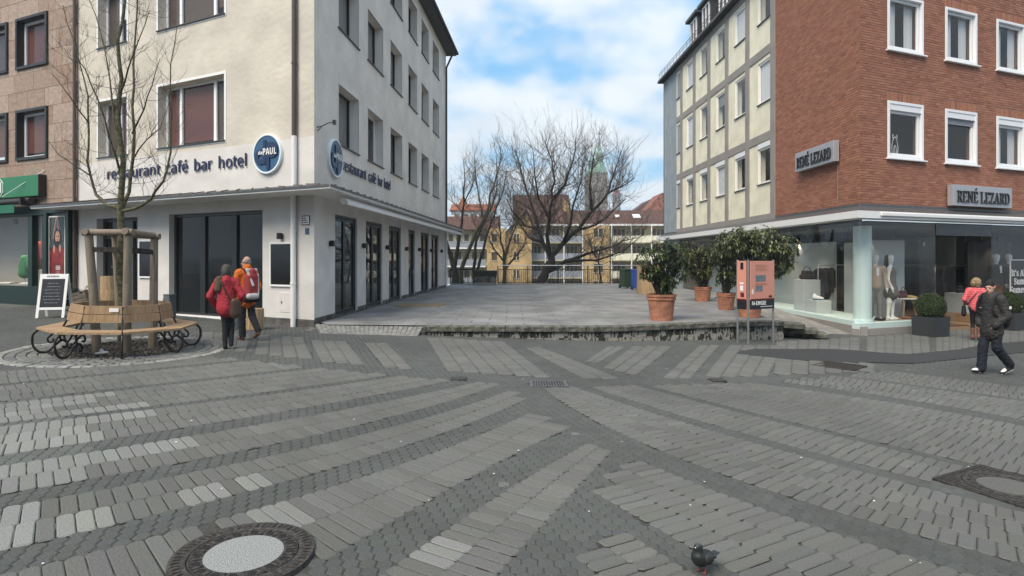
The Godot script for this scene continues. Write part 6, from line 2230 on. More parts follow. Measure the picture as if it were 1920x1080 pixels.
	var sx: float = to.call(865, 0).x * k2
	sp.lathe([Vector2(2.2, p1.y - 0.4), Vector2(0.9, p1.y + 1.2), Vector2(0, p1.y + 3.2)], 8, Vector3(sx, 0, -4))
	part("turret_roof", sp, M.red_roof, wh)
	# brown roof standing behind, above the ridge
	var rb := thing("brown_roof_house", "tall brown tiled roof rising behind the ochre gable", "house", at + Vector3(0, 0, -20))
	k2 = 105.0 / 85.0
	p0 = to.call(966, 425) * k2
	p1 = to.call(1068, 376) * k2
	bit("wall", Vector3(p0.x, 0, -12), Vector3(p1.x, p0.y, 0), M.pale_yellow, rb)
	var br := MB.new()
	gable(br, p0.x - 0.4, p1.x + 0.4, 0.5, -12, p0.y, p1.y)
	part("roof", br, M.roof_tile, rb)
	# red and grey gables at the right
	var rg := thing("red_gable_house", "house with bright red tiled gable roof on the far slope", "house", Vector3(0, -5.2, -190))
	k2 = 190.0 / 85.0
	var t2 := func(u: float, v: float, dd: float) -> Vector2: return Vector2((u - 960.0) / 1100.0 * dd, EYE + 5.2 - (v - 485.0) / 1100.0 * dd)
	p0 = t2.call(1212, 390, 190.0)
	p1 = t2.call(1275, 362, 190.0)
	bit("wall", Vector3(p0.x, 0, -12), Vector3(p1.x, p0.y - 1.0, 0), M.pale_yellow, rg)
	var rr := MB.new()
	rr.prism([Vector3(p0.x - 0.5, p0.y - 1, 0.6), Vector3(p1.x, p0.y - 1, 0.6), Vector3(p1.x, p1.y, 0.6), Vector3(t2.call(1240, 0, 190.0).x, p1.y, 0.6)], Vector3(0, 0, -12))
	part("roof", rr, M.red_roof, rg)
	var gg := thing("grey_gable_house", "house with grey brown gable roof beside the red gable", "house", Vector3(0, -5.2, -200))
	p0 = t2.call(1186, 392, 200.0)
	p1 = t2.call(1224, 374, 200.0)
	bit("wall", Vector3(p0.x + 1, 0, -10), Vector3(p1.x + 4, p0.y - 1.0, -0.5), M.pale_yellow, gg)
	rr = MB.new()
	rr.prism([Vector3(p0.x, p0.y - 1, 0), Vector3(p1.x + 5, p0.y - 1, 0), Vector3(p1.x + 1, p1.y, 0), Vector3(p1.x - 1, p1.y, 0)], Vector3(0, 0, -12))
	part("roof", rr, M.roof_tile, gg)
	# church with two green spires
	var ch := thing("twin_spire_church", "tall stone church towers with green copper spires above the roofs", "church", Vector3(t2.call(1126, 0, 350.0).x, -5.2, -350))
	for k in [[0.0, 0.0, 248.0], [-2.3, -16.0, 262.0]]:
		var sh: float = t2.call(0, 322, 350.0).y
		var tip: float = t2.call(0, k[2], 350.0).y
		bit("tower", Vector3(-4.2 + k[0], 0, -8.4 + k[1]), Vector3(4.2 + k[0], sh, k[1]), M.tower_stone, ch)
		var s := MB.new()
		var mid := sh + (tip - sh) * 0.32
		s.lathe([Vector2(4.9, sh - 0.5), Vector2(3.2, sh + 3.5), Vector2(2.2, mid), Vector2(2.2, mid + 4.5), Vector2(1.1, mid + 6.0), Vector2(0.3, tip - 2.5), Vector2(0.0, tip)], 8, Vector3(k[0], 0, -4.2 + k[1]))
		part("spire", s, M.verdigris, ch)
		for i in 4:
			bit("lantern_opening", Vector3(-2.2 + i * 1.05 + k[0], mid + 0.6, -2.6 + k[1]), Vector3(-1.75 + i * 1.05 + k[0], mid + 3.8, -2.0 + k[1]), M.room, ch)
		for y in [0.55, 0.8]:
			for sx2 in [-1.7, 1.7]:
				bit("belfry_opening", Vector3(sx2 - 0.6 + k[0], sh * y, k[1]), Vector3(sx2 + 0.6 + k[0], sh * y + 5.0, 0.1 + k[1]), M.room, ch)
		var kn := MB.new()
		kn.ball(Vector3(k[0], tip + 0.3, -4.2 + k[1]), Vector3(0.7, 0.7, 0.7), 8, 6)
		kn.tube([Vector3(k[0], tip, -4.2 + k[1]), Vector3(k[0], tip + 3.0, -4.2 + k[1])], [0.15], 5)
		part("finial", kn, M.verdigris, ch)
	# round castle tower
	var ct := thing("round_castle_tower", "round stone castle tower with corbelled top and small tiled hat", "tower", Vector3(t2.call(1156, 0, 520.0).x, -5.2, -520))
	var ty: float = t2.call(0, 366, 520.0).y
	var tb := MB.new()
	tb.lathe([Vector2(3.4, 0), Vector2(3.3, ty - 3.0), Vector2(4.1, ty - 1.5), Vector2(4.1, ty + 0.3)], 20)
	part("shaft", tb, M.tower_stone, ct)
	tb = MB.new()
	tb.lathe([Vector2(4.2, ty + 0.3), Vector2(2.4, ty + 3.2), Vector2(2.2, ty + 4.4), Vector2(0, ty + 8.0)], 16)
	part("roof", tb, M.red_roof, ct)
	var hill := MB.new()
	hill.lathe([Vector2(170, 0), Vector2(120, 18), Vector2(60, 36), Vector2(0, 40)], 32, Vector3(110, -5.3, -600))
	struct("castle_hill", hill, M.bank)

# ---------------------------------------------------------------- trees
func limb(b: MB, pts: Array, r0: float, r1: float, sides := 6) -> void:
	var rad := []
	for i in pts.size():
		rad.append(lerpf(r0, r1, pow(float(i) / (pts.size() - 1), 0.8)))
	b.tube(pts, rad, sides)

func shoots(b: MB, from: Vector3, dir: Vector3, length: float, r: float, depth: int, up: float, spread: float) -> void:
	# one twig that bends and forks
	var pts := [from]
	var p := from
	var d := dir.normalized()
	var n := 4
	for i in n:
		d = (d + Vector3(rng.randfn(0, 0.13), rng.randfn(0, 0.1) + up, rng.randfn(0, 0.13))).normalized()
		p += d * length / n
		pts.append(p)
	limb(b, pts, r, r * 0.45, 4 if r > 0.012 else 3)
	if depth <= 0:
		return
	var kids := 2 + rng.randi() % 3
	for i in kids:
		var k := 1 + rng.randi() % n
		var side := Vector3(rng.randfn(0, 1), rng.randfn(0.2, 0.6), rng.randfn(0, 1)).normalized()
		shoots(b, pts[k], (d + side * spread).normalized(), length * rng.randf_range(0.5, 0.8), r * 0.55, depth - 1, up, spread)

func traced_tree(called: String, label: String, d: float, limbs: Array, foot: Vector2, bm: Material, twig_len: float, dense: int, group := "") -> void:
	# limbs: [[u, v, depth offset] ...], start radius, end radius
	var base := px_d(foot.x, foot.y, d)
	base.y = -0.2 if d < 20 else -5.2
	if d < 20:
		base.y = gy(base.x)
	var t := thing(called, label, "tree", base, 0.0, group)
	var trunk := MB.new()
	var twigs := MB.new()
	for l in limbs:
		var pts := []
		for k in l[0]:
			pts.append(px_d(k[0], k[1], d + (k[2] if k.size() > 2 else 0.0)) - base)
		var fine := []
		for i in pts.size() - 1:  # wobble between the traced points
			fine.append(pts[i])
			fine.append(pts[i].lerp(pts[i + 1], 0.5) + Vector3(rng.randfn(0, 1), rng.randfn(0, 1), rng.randfn(0, 1)) * l[1] * 0.35)
		fine.append(pts[-1])
		limb(trunk, fine, l[1], l[2], 8 if l[1] > 0.1 else 6)
		for i in range(1 if l.size() < 4 else int(l[3]), fine.size()):
			var dir: Vector3 = (fine[i] - fine[i - 1]).normalized()
			for k in dense:
				var side := Vector3(rng.randfn(0, 1), rng.randfn(0.25, 0.7), rng.randfn(0, 1)).normalized()
				var frac := float(i) / fine.size()
				shoots(twigs, fine[i - 1].lerp(fine[i], rng.randf()), dir * 0.6 + side, twig_len * rng.randf_range(0.5, 1.1), minf(lerpf(l[1], l[2], frac) * 0.4, twig_len * 0.012), 2, 0.1, 0.8)
	part("trunk", trunk, bm, t)
	part("crown", twigs, M.twig, t, Transform3D(), "stuff")

func build_trees() -> void:
	traced_tree("river_tree", "big old bare tree with wide black limbs behind the terrace railing", 42.0, [
		[[[1000, 640], [1006, 560], [1012, 530], [1024, 502], [1033, 480]], 0.4, 0.3, 99],
		[[[1033, 480], [1018, 455, 0.3], [1010, 430, 0.6], [1000, 395, 0.8], [985, 350, 1.0], [975, 310, 1.0], [966, 282, 1.2]], 0.19, 0.025, 3],
		[[[1030, 482], [1025, 440, -0.6], [1030, 410, -1.0], [1036, 375, -1.2], [1040, 340, -1.2], [1035, 300, -1.2], [1022, 264, -1.4]], 0.17, 0.025, 3],
		[[[1033, 480], [1055, 457, 0.2], [1085, 430, 0.5], [1110, 396, 0.7], [1140, 362, 0.8], [1152, 322, 0.9], [1165, 282, 1.0]], 0.22, 0.025, 3],
		[[[1110, 396, 0.7], [1106, 345, 0.2], [1112, 300, 0.0], [1118, 275]], 0.12, 0.02],
		[[[1140, 362, 0.8], [1165, 350, 1.2], [1190, 334, 1.3]], 0.09, 0.02],
		[[[1018, 512], [1060, 490, 1.0], [1100, 476, 1.6], [1150, 462, 2.0], [1192, 446, 2.2]], 0.2, 0.03, 3],
		[[[1062, 490, 1.0], [1120, 488, -0.5], [1170, 470, -1.0], [1206, 440, -1.2]], 0.12, 0.02, 2],
		[[[1010, 430, 0.6], [985, 424, -0.4], [964, 400, -1.0], [950, 372, -1.2]], 0.1, 0.02],
		[[[1018, 455, 0.3], [992, 446, 1.4], [974, 420, 2.0], [962, 385, 2.2]], 0.11, 0.02],
		[[[1036, 375, -1.2], [1060, 345, -2.0], [1075, 300, -2.2], [1080, 258, -2.2]], 0.11, 0.02],
		[[[1055, 457, 0.2], [1070, 420, -1.0], [1076, 380, -1.6], [1090, 338, -1.8], [1095, 295, -2.0]], 0.13, 0.02],
		[[[1000, 395, 0.8], [972, 378, 1.8], [946, 362, 2.0]], 0.08, 0.02],
		[[[1030, 410, -1.0], [1010, 372, -2.2], [1003, 330, -2.6], [1000, 285, -2.8]], 0.1, 0.02],
		[[[1085, 430, 0.5], [1120, 420, 2.0], [1150, 395, 2.4], [1175, 372, 2.6]], 0.1, 0.02]], Vector2(1000, 640), M.bark, 2.0, 6)
	var left := [
		["slender river tree leaning beside the white house wall", 43.0, [[[[850, 640], [857, 530], [848, 492], [840, 465], [832, 430]], 0.3, 0.1, 99], [[[850, 640], [852, 505], [859, 460], [866, 420], [870, 380], [872, 340], [869, 298]], 0.2, 0.02, 7], [[[868, 400], [855, 385, 0.6], [842, 372, 1.0]], 0.06, 0.015], [[[870, 380], [885, 350, -0.6], [893, 322, -0.8]], 0.06, 0.015]], 850],
		["slanting river tree with pale twin stems", 41.0, [[[[872, 640], [865, 505], [885, 455], [905, 415], [917, 385], [926, 350], [936, 312], [938, 275]], 0.2, 0.02, 6], [[[905, 415], [898, 370, 0.8], [892, 330, 1.0], [890, 290, 1.0]], 0.08, 0.015]], 872],
		["upright river tree with two thin forked stems", 44.0, [[[[893, 640], [888, 505], [891, 465], [898, 440], [912, 408], [926, 376], [932, 335], [930, 290]], 0.16, 0.02, 6], [[[893, 640], [896, 505], [906, 470], [920, 420], [931, 388], [945, 350], [950, 320]], 0.15, 0.02, 6]], 893],
		["low bushy bare tree before the ochre gable", 40.0, [[[[945, 640], [945, 530], [945, 490], [938, 450], [934, 415]], 0.2, 0.03, 5], [[[945, 490], [955, 455, 0.6], [966, 428, 0.9], [970, 400, 1.0]], 0.1, 0.02], [[[946, 505], [975, 470, -0.6], [988, 452, -0.8]], 0.09, 0.02], [[[945, 490], [925, 465, -0.6], [915, 440, -0.9]], 0.08, 0.02]], 945],
		["thin bare tree standing in front of the pale balconies", 46.0, [[[[1130, 640], [1128, 530], [1122, 490], [1128, 455], [1135, 425]], 0.12, 0.02, 5], [[[1122, 490], [1108, 462], [1100, 440]], 0.06, 0.015]], 1130]]
	for k in left:
		traced_tree("river_tree", k[0], k[1], k[2], Vector2(k[3], 640), M.bark if k[1] > 41.5 else M.bark_moss, 1.6, 4)
	# bare scrub along the river wall
	var sc := MB.new()
	for i in 34:
		var u := rng.randf_range(850, 1200)
		var p := px_d(u, 560, rng.randf_range(39.0, 46.0))
		p.y = rng.randf_range(-2.4, -1.2)
		for k in 3:
			shoots(sc, p, Vector3(rng.randfn(0, 0.6), 1.0, rng.randfn(0, 0.4)), rng.randf_range(1.5, 2.8), 0.02, 2, 0.0, 0.8)
	part("riverside_scrub", sc, M.twig, self, Transform3D(), "stuff")
	tag(get_node("riverside_scrub"), "tangle of bare scrub along the river wall behind the railing", "scrub")
	# the young street tree inside the round bench
	traced_tree("street_tree", "young bare street tree with mossy branches inside the round bench", 10.97, [
		[[[230, 655], [230, 560], [226, 470], [226, 400], [229, 340], [226, 270], [224, 180], [224, 120], [230, 40], [236, -60]], 0.085, 0.022, 7],
		[[[226, 400], [242, 360, 0.2], [249, 300, 0.3], [248, 200, 0.4], [250, 120, 0.5], [256, 40, 0.6], [258, -40, 0.6]], 0.04, 0.012, 3],
		[[[226, 392], [200, 385, 0.2], [180, 365, 0.3], [170, 330, 0.35], [166, 280, 0.4], [165, 210, 0.4], [158, 150, 0.5], [140, 80, 0.6], [118, 10, 0.7]], 0.038, 0.008, 4],
		[[[228, 396], [256, 390, -0.2], [284, 372, -0.3], [306, 340, -0.4], [320, 285, -0.4], [322, 210, -0.5], [320, 120, -0.5], [332, 50, -0.5]], 0.036, 0.006, 4],
		[[[227, 330], [205, 260, -0.3], [185, 190, -0.4], [160, 130, -0.5], [140, 100, -0.6]], 0.024, 0.006, 2],
		[[[228, 300], [214, 230, 0.4], [205, 140, 0.5], [196, 90, 0.6], [180, 30, 0.6], [160, -20, 0.6]], 0.022, 0.006, 2],
		[[[248, 250, 0.3], [270, 205, 0.0], [285, 160, -0.2], [300, 110, -0.3]], 0.02, 0.005, 1],
		[[[249, 300, 0.3], [275, 262, 0.6], [300, 240, 0.8], [318, 190, 0.9]], 0.018, 0.005, 1],
		[[[224, 180], [240, 130, -0.4], [262, 70, -0.6], [280, 20, -0.7]], 0.02, 0.005, 1],
		[[[170, 330, 0.35], [140, 310, 0.2], [110, 290, 0.1], [88, 260, 0.0]], 0.014, 0.004, 1],
		[[[166, 230, 0.4], [130, 180, 0.1], [100, 140, -0.1]], 0.014, 0.004, 1]], Vector2(230, 655), M.bark_moss, 0.55, 2)

# ---------------------------------------------------------------- smooth bodies: tapered capsules joined by a smooth minimum, meshed as surface nets
func blob_mesh(prims: Array, cell: float, k: float, folds := 0.0) -> ArrayMesh:
	var lo := Vector3(1e9, 1e9, 1e9)
	var hi := -lo
	var boxes := []
	for p in prims:
		var sq: Vector3 = p[4] if p.size() > 4 else Vector3.ONE
		var r := maxf(p[2], p[3]) * sq
		var a: Vector3 = p[0]
		var b: Vector3 = p[1]
		var l := a.min(b) - r
		var h := a.max(b) + r
		lo = lo.min(l)
		hi = hi.max(h)
		boxes.append([l, h])
	var pad := cell * 2.0 + k * 0.3
	lo -= Vector3(pad, pad, pad)
	hi += Vector3(pad, pad, pad)
	var nx := int((hi.x - lo.x) / cell) + 2
	var ny := int((hi.y - lo.y) / cell) + 2
	var nz := int((hi.z - lo.z) / cell) + 2
	var sy := nx
	var sz := nx * ny
	var f := PackedFloat32Array()
	f.resize(nx * ny * nz)
	f.fill(10.0)
	var grow := cell * 2.0 + k
	for n in prims.size():
		var p: Array = prims[n]
		var sq: Vector3 = p[4] if p.size() > 4 else Vector3.ONE
		var dig := p.size() > 5
		var inv := Vector3.ONE / sq
		var ms := minf(sq.x, minf(sq.y, sq.z))
		var a: Vector3 = p[0] * inv
		var ab: Vector3 = p[1] * inv - a
		var len2 := maxf(ab.length_squared(), 1e-9)
		var ra: float = p[2]
		var dr: float = p[3] - p[2]
		var i0 := maxi(0, int((boxes[n][0].x - grow - lo.x) / cell))
		var i1 := mini(nx - 1, int((boxes[n][1].x + grow - lo.x) / cell) + 1)
		var j0 := maxi(0, int((boxes[n][0].y - grow - lo.y) / cell))
		var j1 := mini(ny - 1, int((boxes[n][1].y + grow - lo.y) / cell) + 1)
		var k0 := maxi(0, int((boxes[n][0].z - grow - lo.z) / cell))
		var k1 := mini(nz - 1, int((boxes[n][1].z + grow - lo.z) / cell) + 1)
		for kk in range(k0, k1 + 1):
			var pz := lo.z + kk * cell
			for jj in range(j0, j1 + 1):
				var py := lo.y + jj * cell
				var at := kk * sz + jj * sy + i0
				for ii in range(i0, i1 + 1):
					var q := Vector3(lo.x + ii * cell, py, pz) * inv - a
					var t := clampf(q.dot(ab) / len2, 0.0, 1.0)
					var d := ((q - ab * t).length() - ra - dr * t) * ms
					var e := f[at]
					if dig:
						d = -d
						var hh := maxf(k - absf(d - e), 0.0) / k
						f[at] = maxf(d, e) + hh * hh * k * 0.25
					else:
						var hh := maxf(k - absf(d - e), 0.0) / k
						f[at] = minf(d, e) - hh * hh * k * 0.25
					at += 1
	var vid := PackedInt32Array()
	vid.resize(nx * ny * nz)
	vid.fill(-1)
	var vs := PackedVector3Array()
	var offs := [0, 1, sy, sy + 1, sz, sz + 1, sz + sy, sz + sy + 1]
	var edges := [[0, 1], [2, 3], [4, 5], [6, 7], [0, 2], [1, 3], [4, 6], [5, 7], [0, 4], [1, 5], [2, 6], [3, 7]]
	for kk in nz - 1:
		for jj in ny - 1:
			var base := kk * sz + jj * sy
			for ii in nx - 1:
				var at := base + ii
				var e := f[at]
				if absf(e) > cell * 3.0:
					continue
				var inside := 0
				for o in 8:
					if f[at + offs[o]] < 0.0:
						inside += 1
				if inside == 0 or inside == 8:
					continue
				var sum := Vector3.ZERO
				var cnt := 0
				for ed in edges:
					var fa := f[at + offs[ed[0]]]
					var fb := f[at + offs[ed[1]]]
					if (fa < 0.0) != (fb < 0.0):
						var t := fa / (fa - fb)
						var pa := Vector3(ed[0] & 1, (ed[0] >> 1) & 1, ed[0] >> 2)
						var pb := Vector3(ed[1] & 1, (ed[1] >> 1) & 1, ed[1] >> 2)
						sum += pa.lerp(pb, t)
						cnt += 1
				vid[at] = vs.size()
				vs.append(lo + (Vector3(ii, jj, kk) + sum / cnt) * cell)
	var idx := PackedInt32Array()
	for kk in range(1, nz - 1):
		for jj in range(1, ny - 1):
			var base := kk * sz + jj * sy
			for ii in range(1, nx - 1):
				var at := base + ii
				if vid[at] < 0 and absf(f[at]) > cell * 2.0:
					continue
				var s := f[at] < 0.0
				for ax in 3:
					var st: int = [1, sy, sz][ax]
					if (f[at + st] < 0.0) == s:
						continue
					var u: int = [sy, sz, 1][ax]
					var w: int = [sz, 1, sy][ax]
					var q := [vid[at], vid[at - u], vid[at - u - w], vid[at - w]]
					if q[0] < 0 or q[1] < 0 or q[2] < 0 or q[3] < 0:
						continue
					if s:
						idx.append_array(PackedInt32Array([q[0], q[1], q[2], q[0], q[2], q[3]]))
					else:
						idx.append_array(PackedInt32Array([q[0], q[2], q[1], q[0], q[3], q[2]]))
	var ns := PackedVector3Array()
	ns.resize(vs.size())
	for t in range(0, idx.size(), 3):
		var nn := -(vs[idx[t + 1]] - vs[idx[t]]).cross(vs[idx[t + 2]] - vs[idx[t]])
		for o in 3:
			ns[idx[t + o]] += nn
	for i in ns.size():
		ns[i] = ns[i].normalized()
	if folds > 0.0:  # creases of cloth
		var w := noise(404, 1.0, 3, FastNoiseLite.TYPE_SIMPLEX)
		for i in vs.size():
			var p := vs[i]
			vs[i] += ns[i] * folds * (absf(w.get_noise_3d(p.x * 7.0 + p.y * 3.0, p.y * 11.0 - p.x * 4.0, p.z * 7.0)) * 2.0 - 0.5)
		for i in ns.size():
			ns[i] = Vector3.ZERO
		for t in range(0, idx.size(), 3):
			var nn := -(vs[idx[t + 1]] - vs[idx[t]]).cross(vs[idx[t + 2]] - vs[idx[t]])
			for o in 3:
				ns[idx[t + o]] += nn
		for i in ns.size():
			ns[i] = ns[i].normalized()
	var arr := []
	arr.resize(Mesh.ARRAY_MAX)
	arr[Mesh.ARRAY_VERTEX] = vs
	arr[Mesh.ARRAY_NORMAL] = ns
	arr[Mesh.ARRAY_INDEX] = idx
	var m := ArrayMesh.new()
	m.add_surface_from_arrays(Mesh.PRIMITIVE_TRIANGLES, arr)
	return m

# ---------------------------------------------------------------- the tree pit with its round bench
func build_bench_ring() -> void:
	var c := on_ground(TREE)
	var slope := Basis(Vector3.BACK, -0.026)
	var pit := Node3D.new()
	pit.name = "tree_pit"
	pit.set_meta("kind", "structure")
	add_child(pit)
	pit.position = c
	pit.basis = slope
	var bed := MB.new()
	bed.lathe([Vector2(0, -0.012), Vector2(1.86, -0.016)], 48)
	part("bedding", bed, M.joint, pit)
	for ring in 5:
		var r := 1.14 + ring * 0.152
		var n := int(TAU * r / 0.165)
		for i in n:
			var a := TAU * (i + rng.randf_range(-0.08, 0.08) + (0.5 if ring % 2 else 0.0)) / n
			var s := MB.new()
			s.col = tone([Color(0.24, 0.25, 0.245), Color(0.27, 0.275, 0.26), Color(0.21, 0.22, 0.22)][rng.randi() % 3], 0.1)
			if ring == 4 and cos(a + 0.9) < 0.75:
				s.col = tone(Color(0.42, 0.42, 0.4), 0.12)
			s.obox(Transform3D(Basis(Vector3.UP, -a + rng.randf_range(-0.06, 0.06)), Vector3(cos(a) * r, rng.randf_range(-0.006, 0.006) - 0.03, sin(a) * r)), Vector3(0.138, 0.075, 0.148), 0.014)
			if ring < 4 or i % 2 == 0 or true:
				part("granite_sett", s, M.sett, pit)
	var gv := MB.new()
	for i in 2600:
		var a := rng.randf() * TAU
		var r := sqrt(rng.randf()) * 1.08
		var k := rng.randf_range(0.008, 0.024)
		gv.col = tone([Color(0.18, 0.16, 0.14), Color(0.3, 0.28, 0.26), Color(0.1, 0.09, 0.08)][rng.randi() % 3], 0.2)
		gv.obox(Transform3D(Basis(Vector3(rng.randf(), 1, rng.randf()).normalized(), rng.randf() * TAU), Vector3(cos(a) * r, k * 0.3 - 0.008, sin(a) * r)), Vector3(k, k * 0.7, k * 1.3))
	part("gravel", gv, M.sett, pit, Transform3D(), "stuff")
	bench(c, slope)
	# the wooden guard round the tree
	var g := thing("tree_guard", "four weathered wooden posts and round rails guarding the street tree", "tree guard", c)
	var turn := -0.62
	var top := []
	var foot := [[-0.52, 0.1], [0.1, 0.62], [0.66, -0.1], [-0.06, -0.6]]
	for i in 4:
		var a := turn + PI / 2 * i
		var pt := [Vector3(-0.62, 2.12, 0.1), Vector3(0.12, 2.12, 0.66), Vector3(0.66, 2.08, -0.14), Vector3(-0.12, 2.12, -0.6)][i] as Vector3
		var pb := [Vector3(-0.46, 0, 0.16), Vector3(0.09, 0, 0.48), Vector3(0.62, 0, -0.14), Vector3(0.02, 0, -0.5)][i] as Vector3
		# turned to face the street as in the picture
		pt = pt.rotated(Vector3.UP, 0.588) * Vector3(0.8, 1, 0.8)
		pb = pb.rotated(Vector3.UP, 0.588) * Vector3(0.8, 1, 0.8)
		top.append(pt)
		var p := MB.new()
		p.tube([pb - Vector3(0, 0.1, 0), pb.lerp(pt, 0.5) + Vector3(rng.randfn(0, 0.006), 0, 0), pt], [0.078, 0.074, 0.068], 12)
		part("post", p, M.wood_grey, g)
	for i in 4:
		var a: Vector3 = top[i]
		var b: Vector3 = top[(i + 1) % 4]
		var e := (b - a).normalized() * 0.1
		var r := MB.new()
		r.tube([a - e + Vector3(0, 0.05 + 0.012 * (i % 2), 0), b + e + Vector3(0, 0.05 + 0.012 * (i % 2), 0)], [0.062, 0.058], 12)
		part("rail", r, M.wood_grey, g)
		var s := MB.new()
		s.bar(a.lerp(b, 0.02) - Vector3(0, 0.26, 0), a.lerp(b, 0.98) - Vector3(0, 0.26, 0), 0.03, 0.09, 0.004)
		part("strap_board", s, M.bark, g)
	# a rag of paper in the pit
	var pp := thing("paper_scrap", "crumpled white paper on the gravel under the round bench", "paper", c + Vector3(0.12, 0.02, 0.72))
	part("sheet", blob_mesh([[Vector3(-0.07, 0.02, 0), Vector3(0.09, 0.04, 0.02), 0.035, 0.05, Vector3(1, 0.5, 1)], [Vector3(0, 0.04, -0.04), Vector3(0.03, 0.08, 0.03), 0.02, 0.03]], 0.012, 0.02), M.white, pp)

func bench(c: Vector3, slope: Basis) -> void:
	var b := thing("round_bench", "octagonal slatted wooden bench with iron scroll legs round the street tree", "bench", c)
	b.basis = slope.scaled(Vector3(0.86, 0.97, 0.86))
	var phase := PI / 2 - 0.55  # one corner of the octagon points to the street
	var cam_dir := atan2(10.97, 7.3)
	phase = cam_dir
	var corner := func(i: int, r: float, y: float) -> Vector3:
		var a := phase + TAU * i / 8.0
		return Vector3(cos(a) * r, y, sin(a) * r)
	for i in 8:
		# four seat boards per side
		for k in 4:
			var r0 := 1.03 + k * 0.112
			var q := []
			var gap := 0.012
			for e in [[i, r0], [i + 1, r0], [i + 1, r0 + 0.1], [i, r0 + 0.1]]:
				q.append(corner.call(e[0], e[1], 0.44))
			var mid: Vector3 = (q[0] + q[1]) / 2
			for j in 4:
				q[j] = q[j].lerp(mid + (q[j] - mid), 1.0)
			var d: Vector3 = (q[1] - q[0]).normalized() * gap
			q[0] += d; q[3] += d; q[1] -= d; q[2] -= d
			var s := MB.new()
			s.prism(q, Vector3(0, 0.038, 0))
			part("seat_board", s, M.wood_bench, b)
		# two backrest boards per side, leaning inwards
		for k in 2:
			var y0 := 0.6 + k * 0.155
			var q := []
			for e in [[i, 1.0 - (y0 - 0.5) * 0.22, y0], [i + 1, 1.0 - (y0 - 0.5) * 0.22, y0], [i + 1, 1.0 - (y0 - 0.355) * 0.22, y0 + 0.142], [i, 1.0 - (y0 - 0.355) * 0.22, y0 + 0.142]]:
				q.append(corner.call(e[0], e[1], e[2]))
			var d: Vector3 = (q[1] - q[0]).normalized() * 0.008
			q[0] += d; q[3] += d; q[1] -= d; q[2] -= d
			var mid: Vector3 = (q[0] + q[1]) / 2
			var inward := -Vector3(mid.x, 0, mid.z).normalized() * 0.035
			var s := MB.new()
			s.prism(q, inward)
			part("backrest_board", s, M.wood_bench, b)
		# iron leg at each corner: a scroll under the seat and a stay up the back
		var a := phase + TAU * i / 8.0
		var o := Vector3(cos(a), 0, sin(a))
		var l := MB.new()
		var pts := []
		for k in [[1.44, 0.42], [1.5, 0.36], [1.52, 0.26], [1.5, 0.14], [1.43, 0.05], [1.33, 0.02], [1.24, 0.05], [1.15, 0.14], [1.05, 0.22], [0.98, 0.21], [0.95, 0.15], [0.98, 0.1], [1.03, 0.11]]:
			pts.append(o * float(k[0]) + Vector3(0, k[1], 0))
		l.tube(smooth(pts), [0.024], 6)
		pts = []
		for k in [[1.16, 0.42], [1.2, 0.34], [1.27, 0.27], [1.25, 0.2], [1.19, 0.2], [1.18, 0.26]]:
			pts.append(o * float(k[0]) + Vector3(0, k[1], 0))
		l.tube(smooth(pts), [0.018], 6)
		pts = []
		for k in [[1.05, 0.22], [1.08, 0.34], [1.03, 0.46], [0.98, 0.56], [0.93, 0.72], [0.9, 0.88]]:
			pts.append(o * float(k[0]) + Vector3(0, k[1], 0))
		l.tube(smooth(pts), [0.02], 6)
		l.bar(o * 1.0 + Vector3(0, 0.424, 0), o * 1.46 + Vector3(0, 0.424, 0), 0.04, 0.022)
		part("leg", l, M.iron, b)
	# sticker and scraps on the back boards
	var st := MB.new()
	var p0: Vector3 = corner.call(0, 0.94, 0.83).lerp(corner.call(1, 0.94, 0.83), 0.22)
	var dd: Vector3 = (corner.call(1, 1, 0) - corner.call(0, 1, 0)).normalized()
	var out := Vector3(p0.x, 0, p0.z).normalized()
	st.obox(Transform3D(Basis(dd, Vector3.UP, dd.cross(Vector3.UP)), p0 + out * 0.022), Vector3(0.17, 0.07, 0.006))
	part("sticker", st, M.white, b)

func smooth(p: Array) -> Array:
	var out := []
	for i in p.size() - 1:
		var a: Vector3 = p[maxi(i - 1, 0)]
		var d: Vector3 = p[mini(i + 2, p.size() - 1)]
		for k in 3:
			out.append((p[i] as Vector3).cubic_interpolate(p[i + 1], a, d, k / 3.0))
	out.append(p[-1])
	return out

# ---------------------------------------------------------------- things of the street
func leafy(b: MB, at: Vector3, dir: Vector3, l: float, w: float, col: Color) -> void:  # a long leaf folded along its rib
	var d := dir.normalized()
	var side := d.cross(Vector3.UP)
	if side.length() < 0.1:
		side = Vector3.RIGHT
	side = side.normalized()
	var up := side.cross(d).normalized()
	var droop := -up * l * 0.22
	var m := at + d * l * 0.5
	var tip := at + d * l + droop
	b.col = col
	for s in [-1.0, 1.0]:
		var e: Vector3 = m + side * w * 0.5 * s + up * w * 0.14
		var n: Vector3 = (up - side * s * 0.3).normalized()
		b.tri3(at, e, m, n, n, up)
		b.tri3(m, e, tip, up, n, n)

func rosette(b: MB, at: Vector3, dir: Vector3, k: float, col: Color) -> void:
	var x := dir.cross(Vector3(0.3, 0.1, 0.9)).normalized()
	var y := dir.cross(x).normalized()
	var n := 7 + rng.randi() % 3
	for i in n:
		var a := TAU * i / n + rng.randf_range(-0.2, 0.2)
		var d := (x * cos(a) + y * sin(a)) * 1.0 + dir * rng.randf_range(-0.15, 0.55)
		leafy(b, at, d, k * rng.randf_range(0.75, 1.15), k * 0.38, tone(col, 0.22))

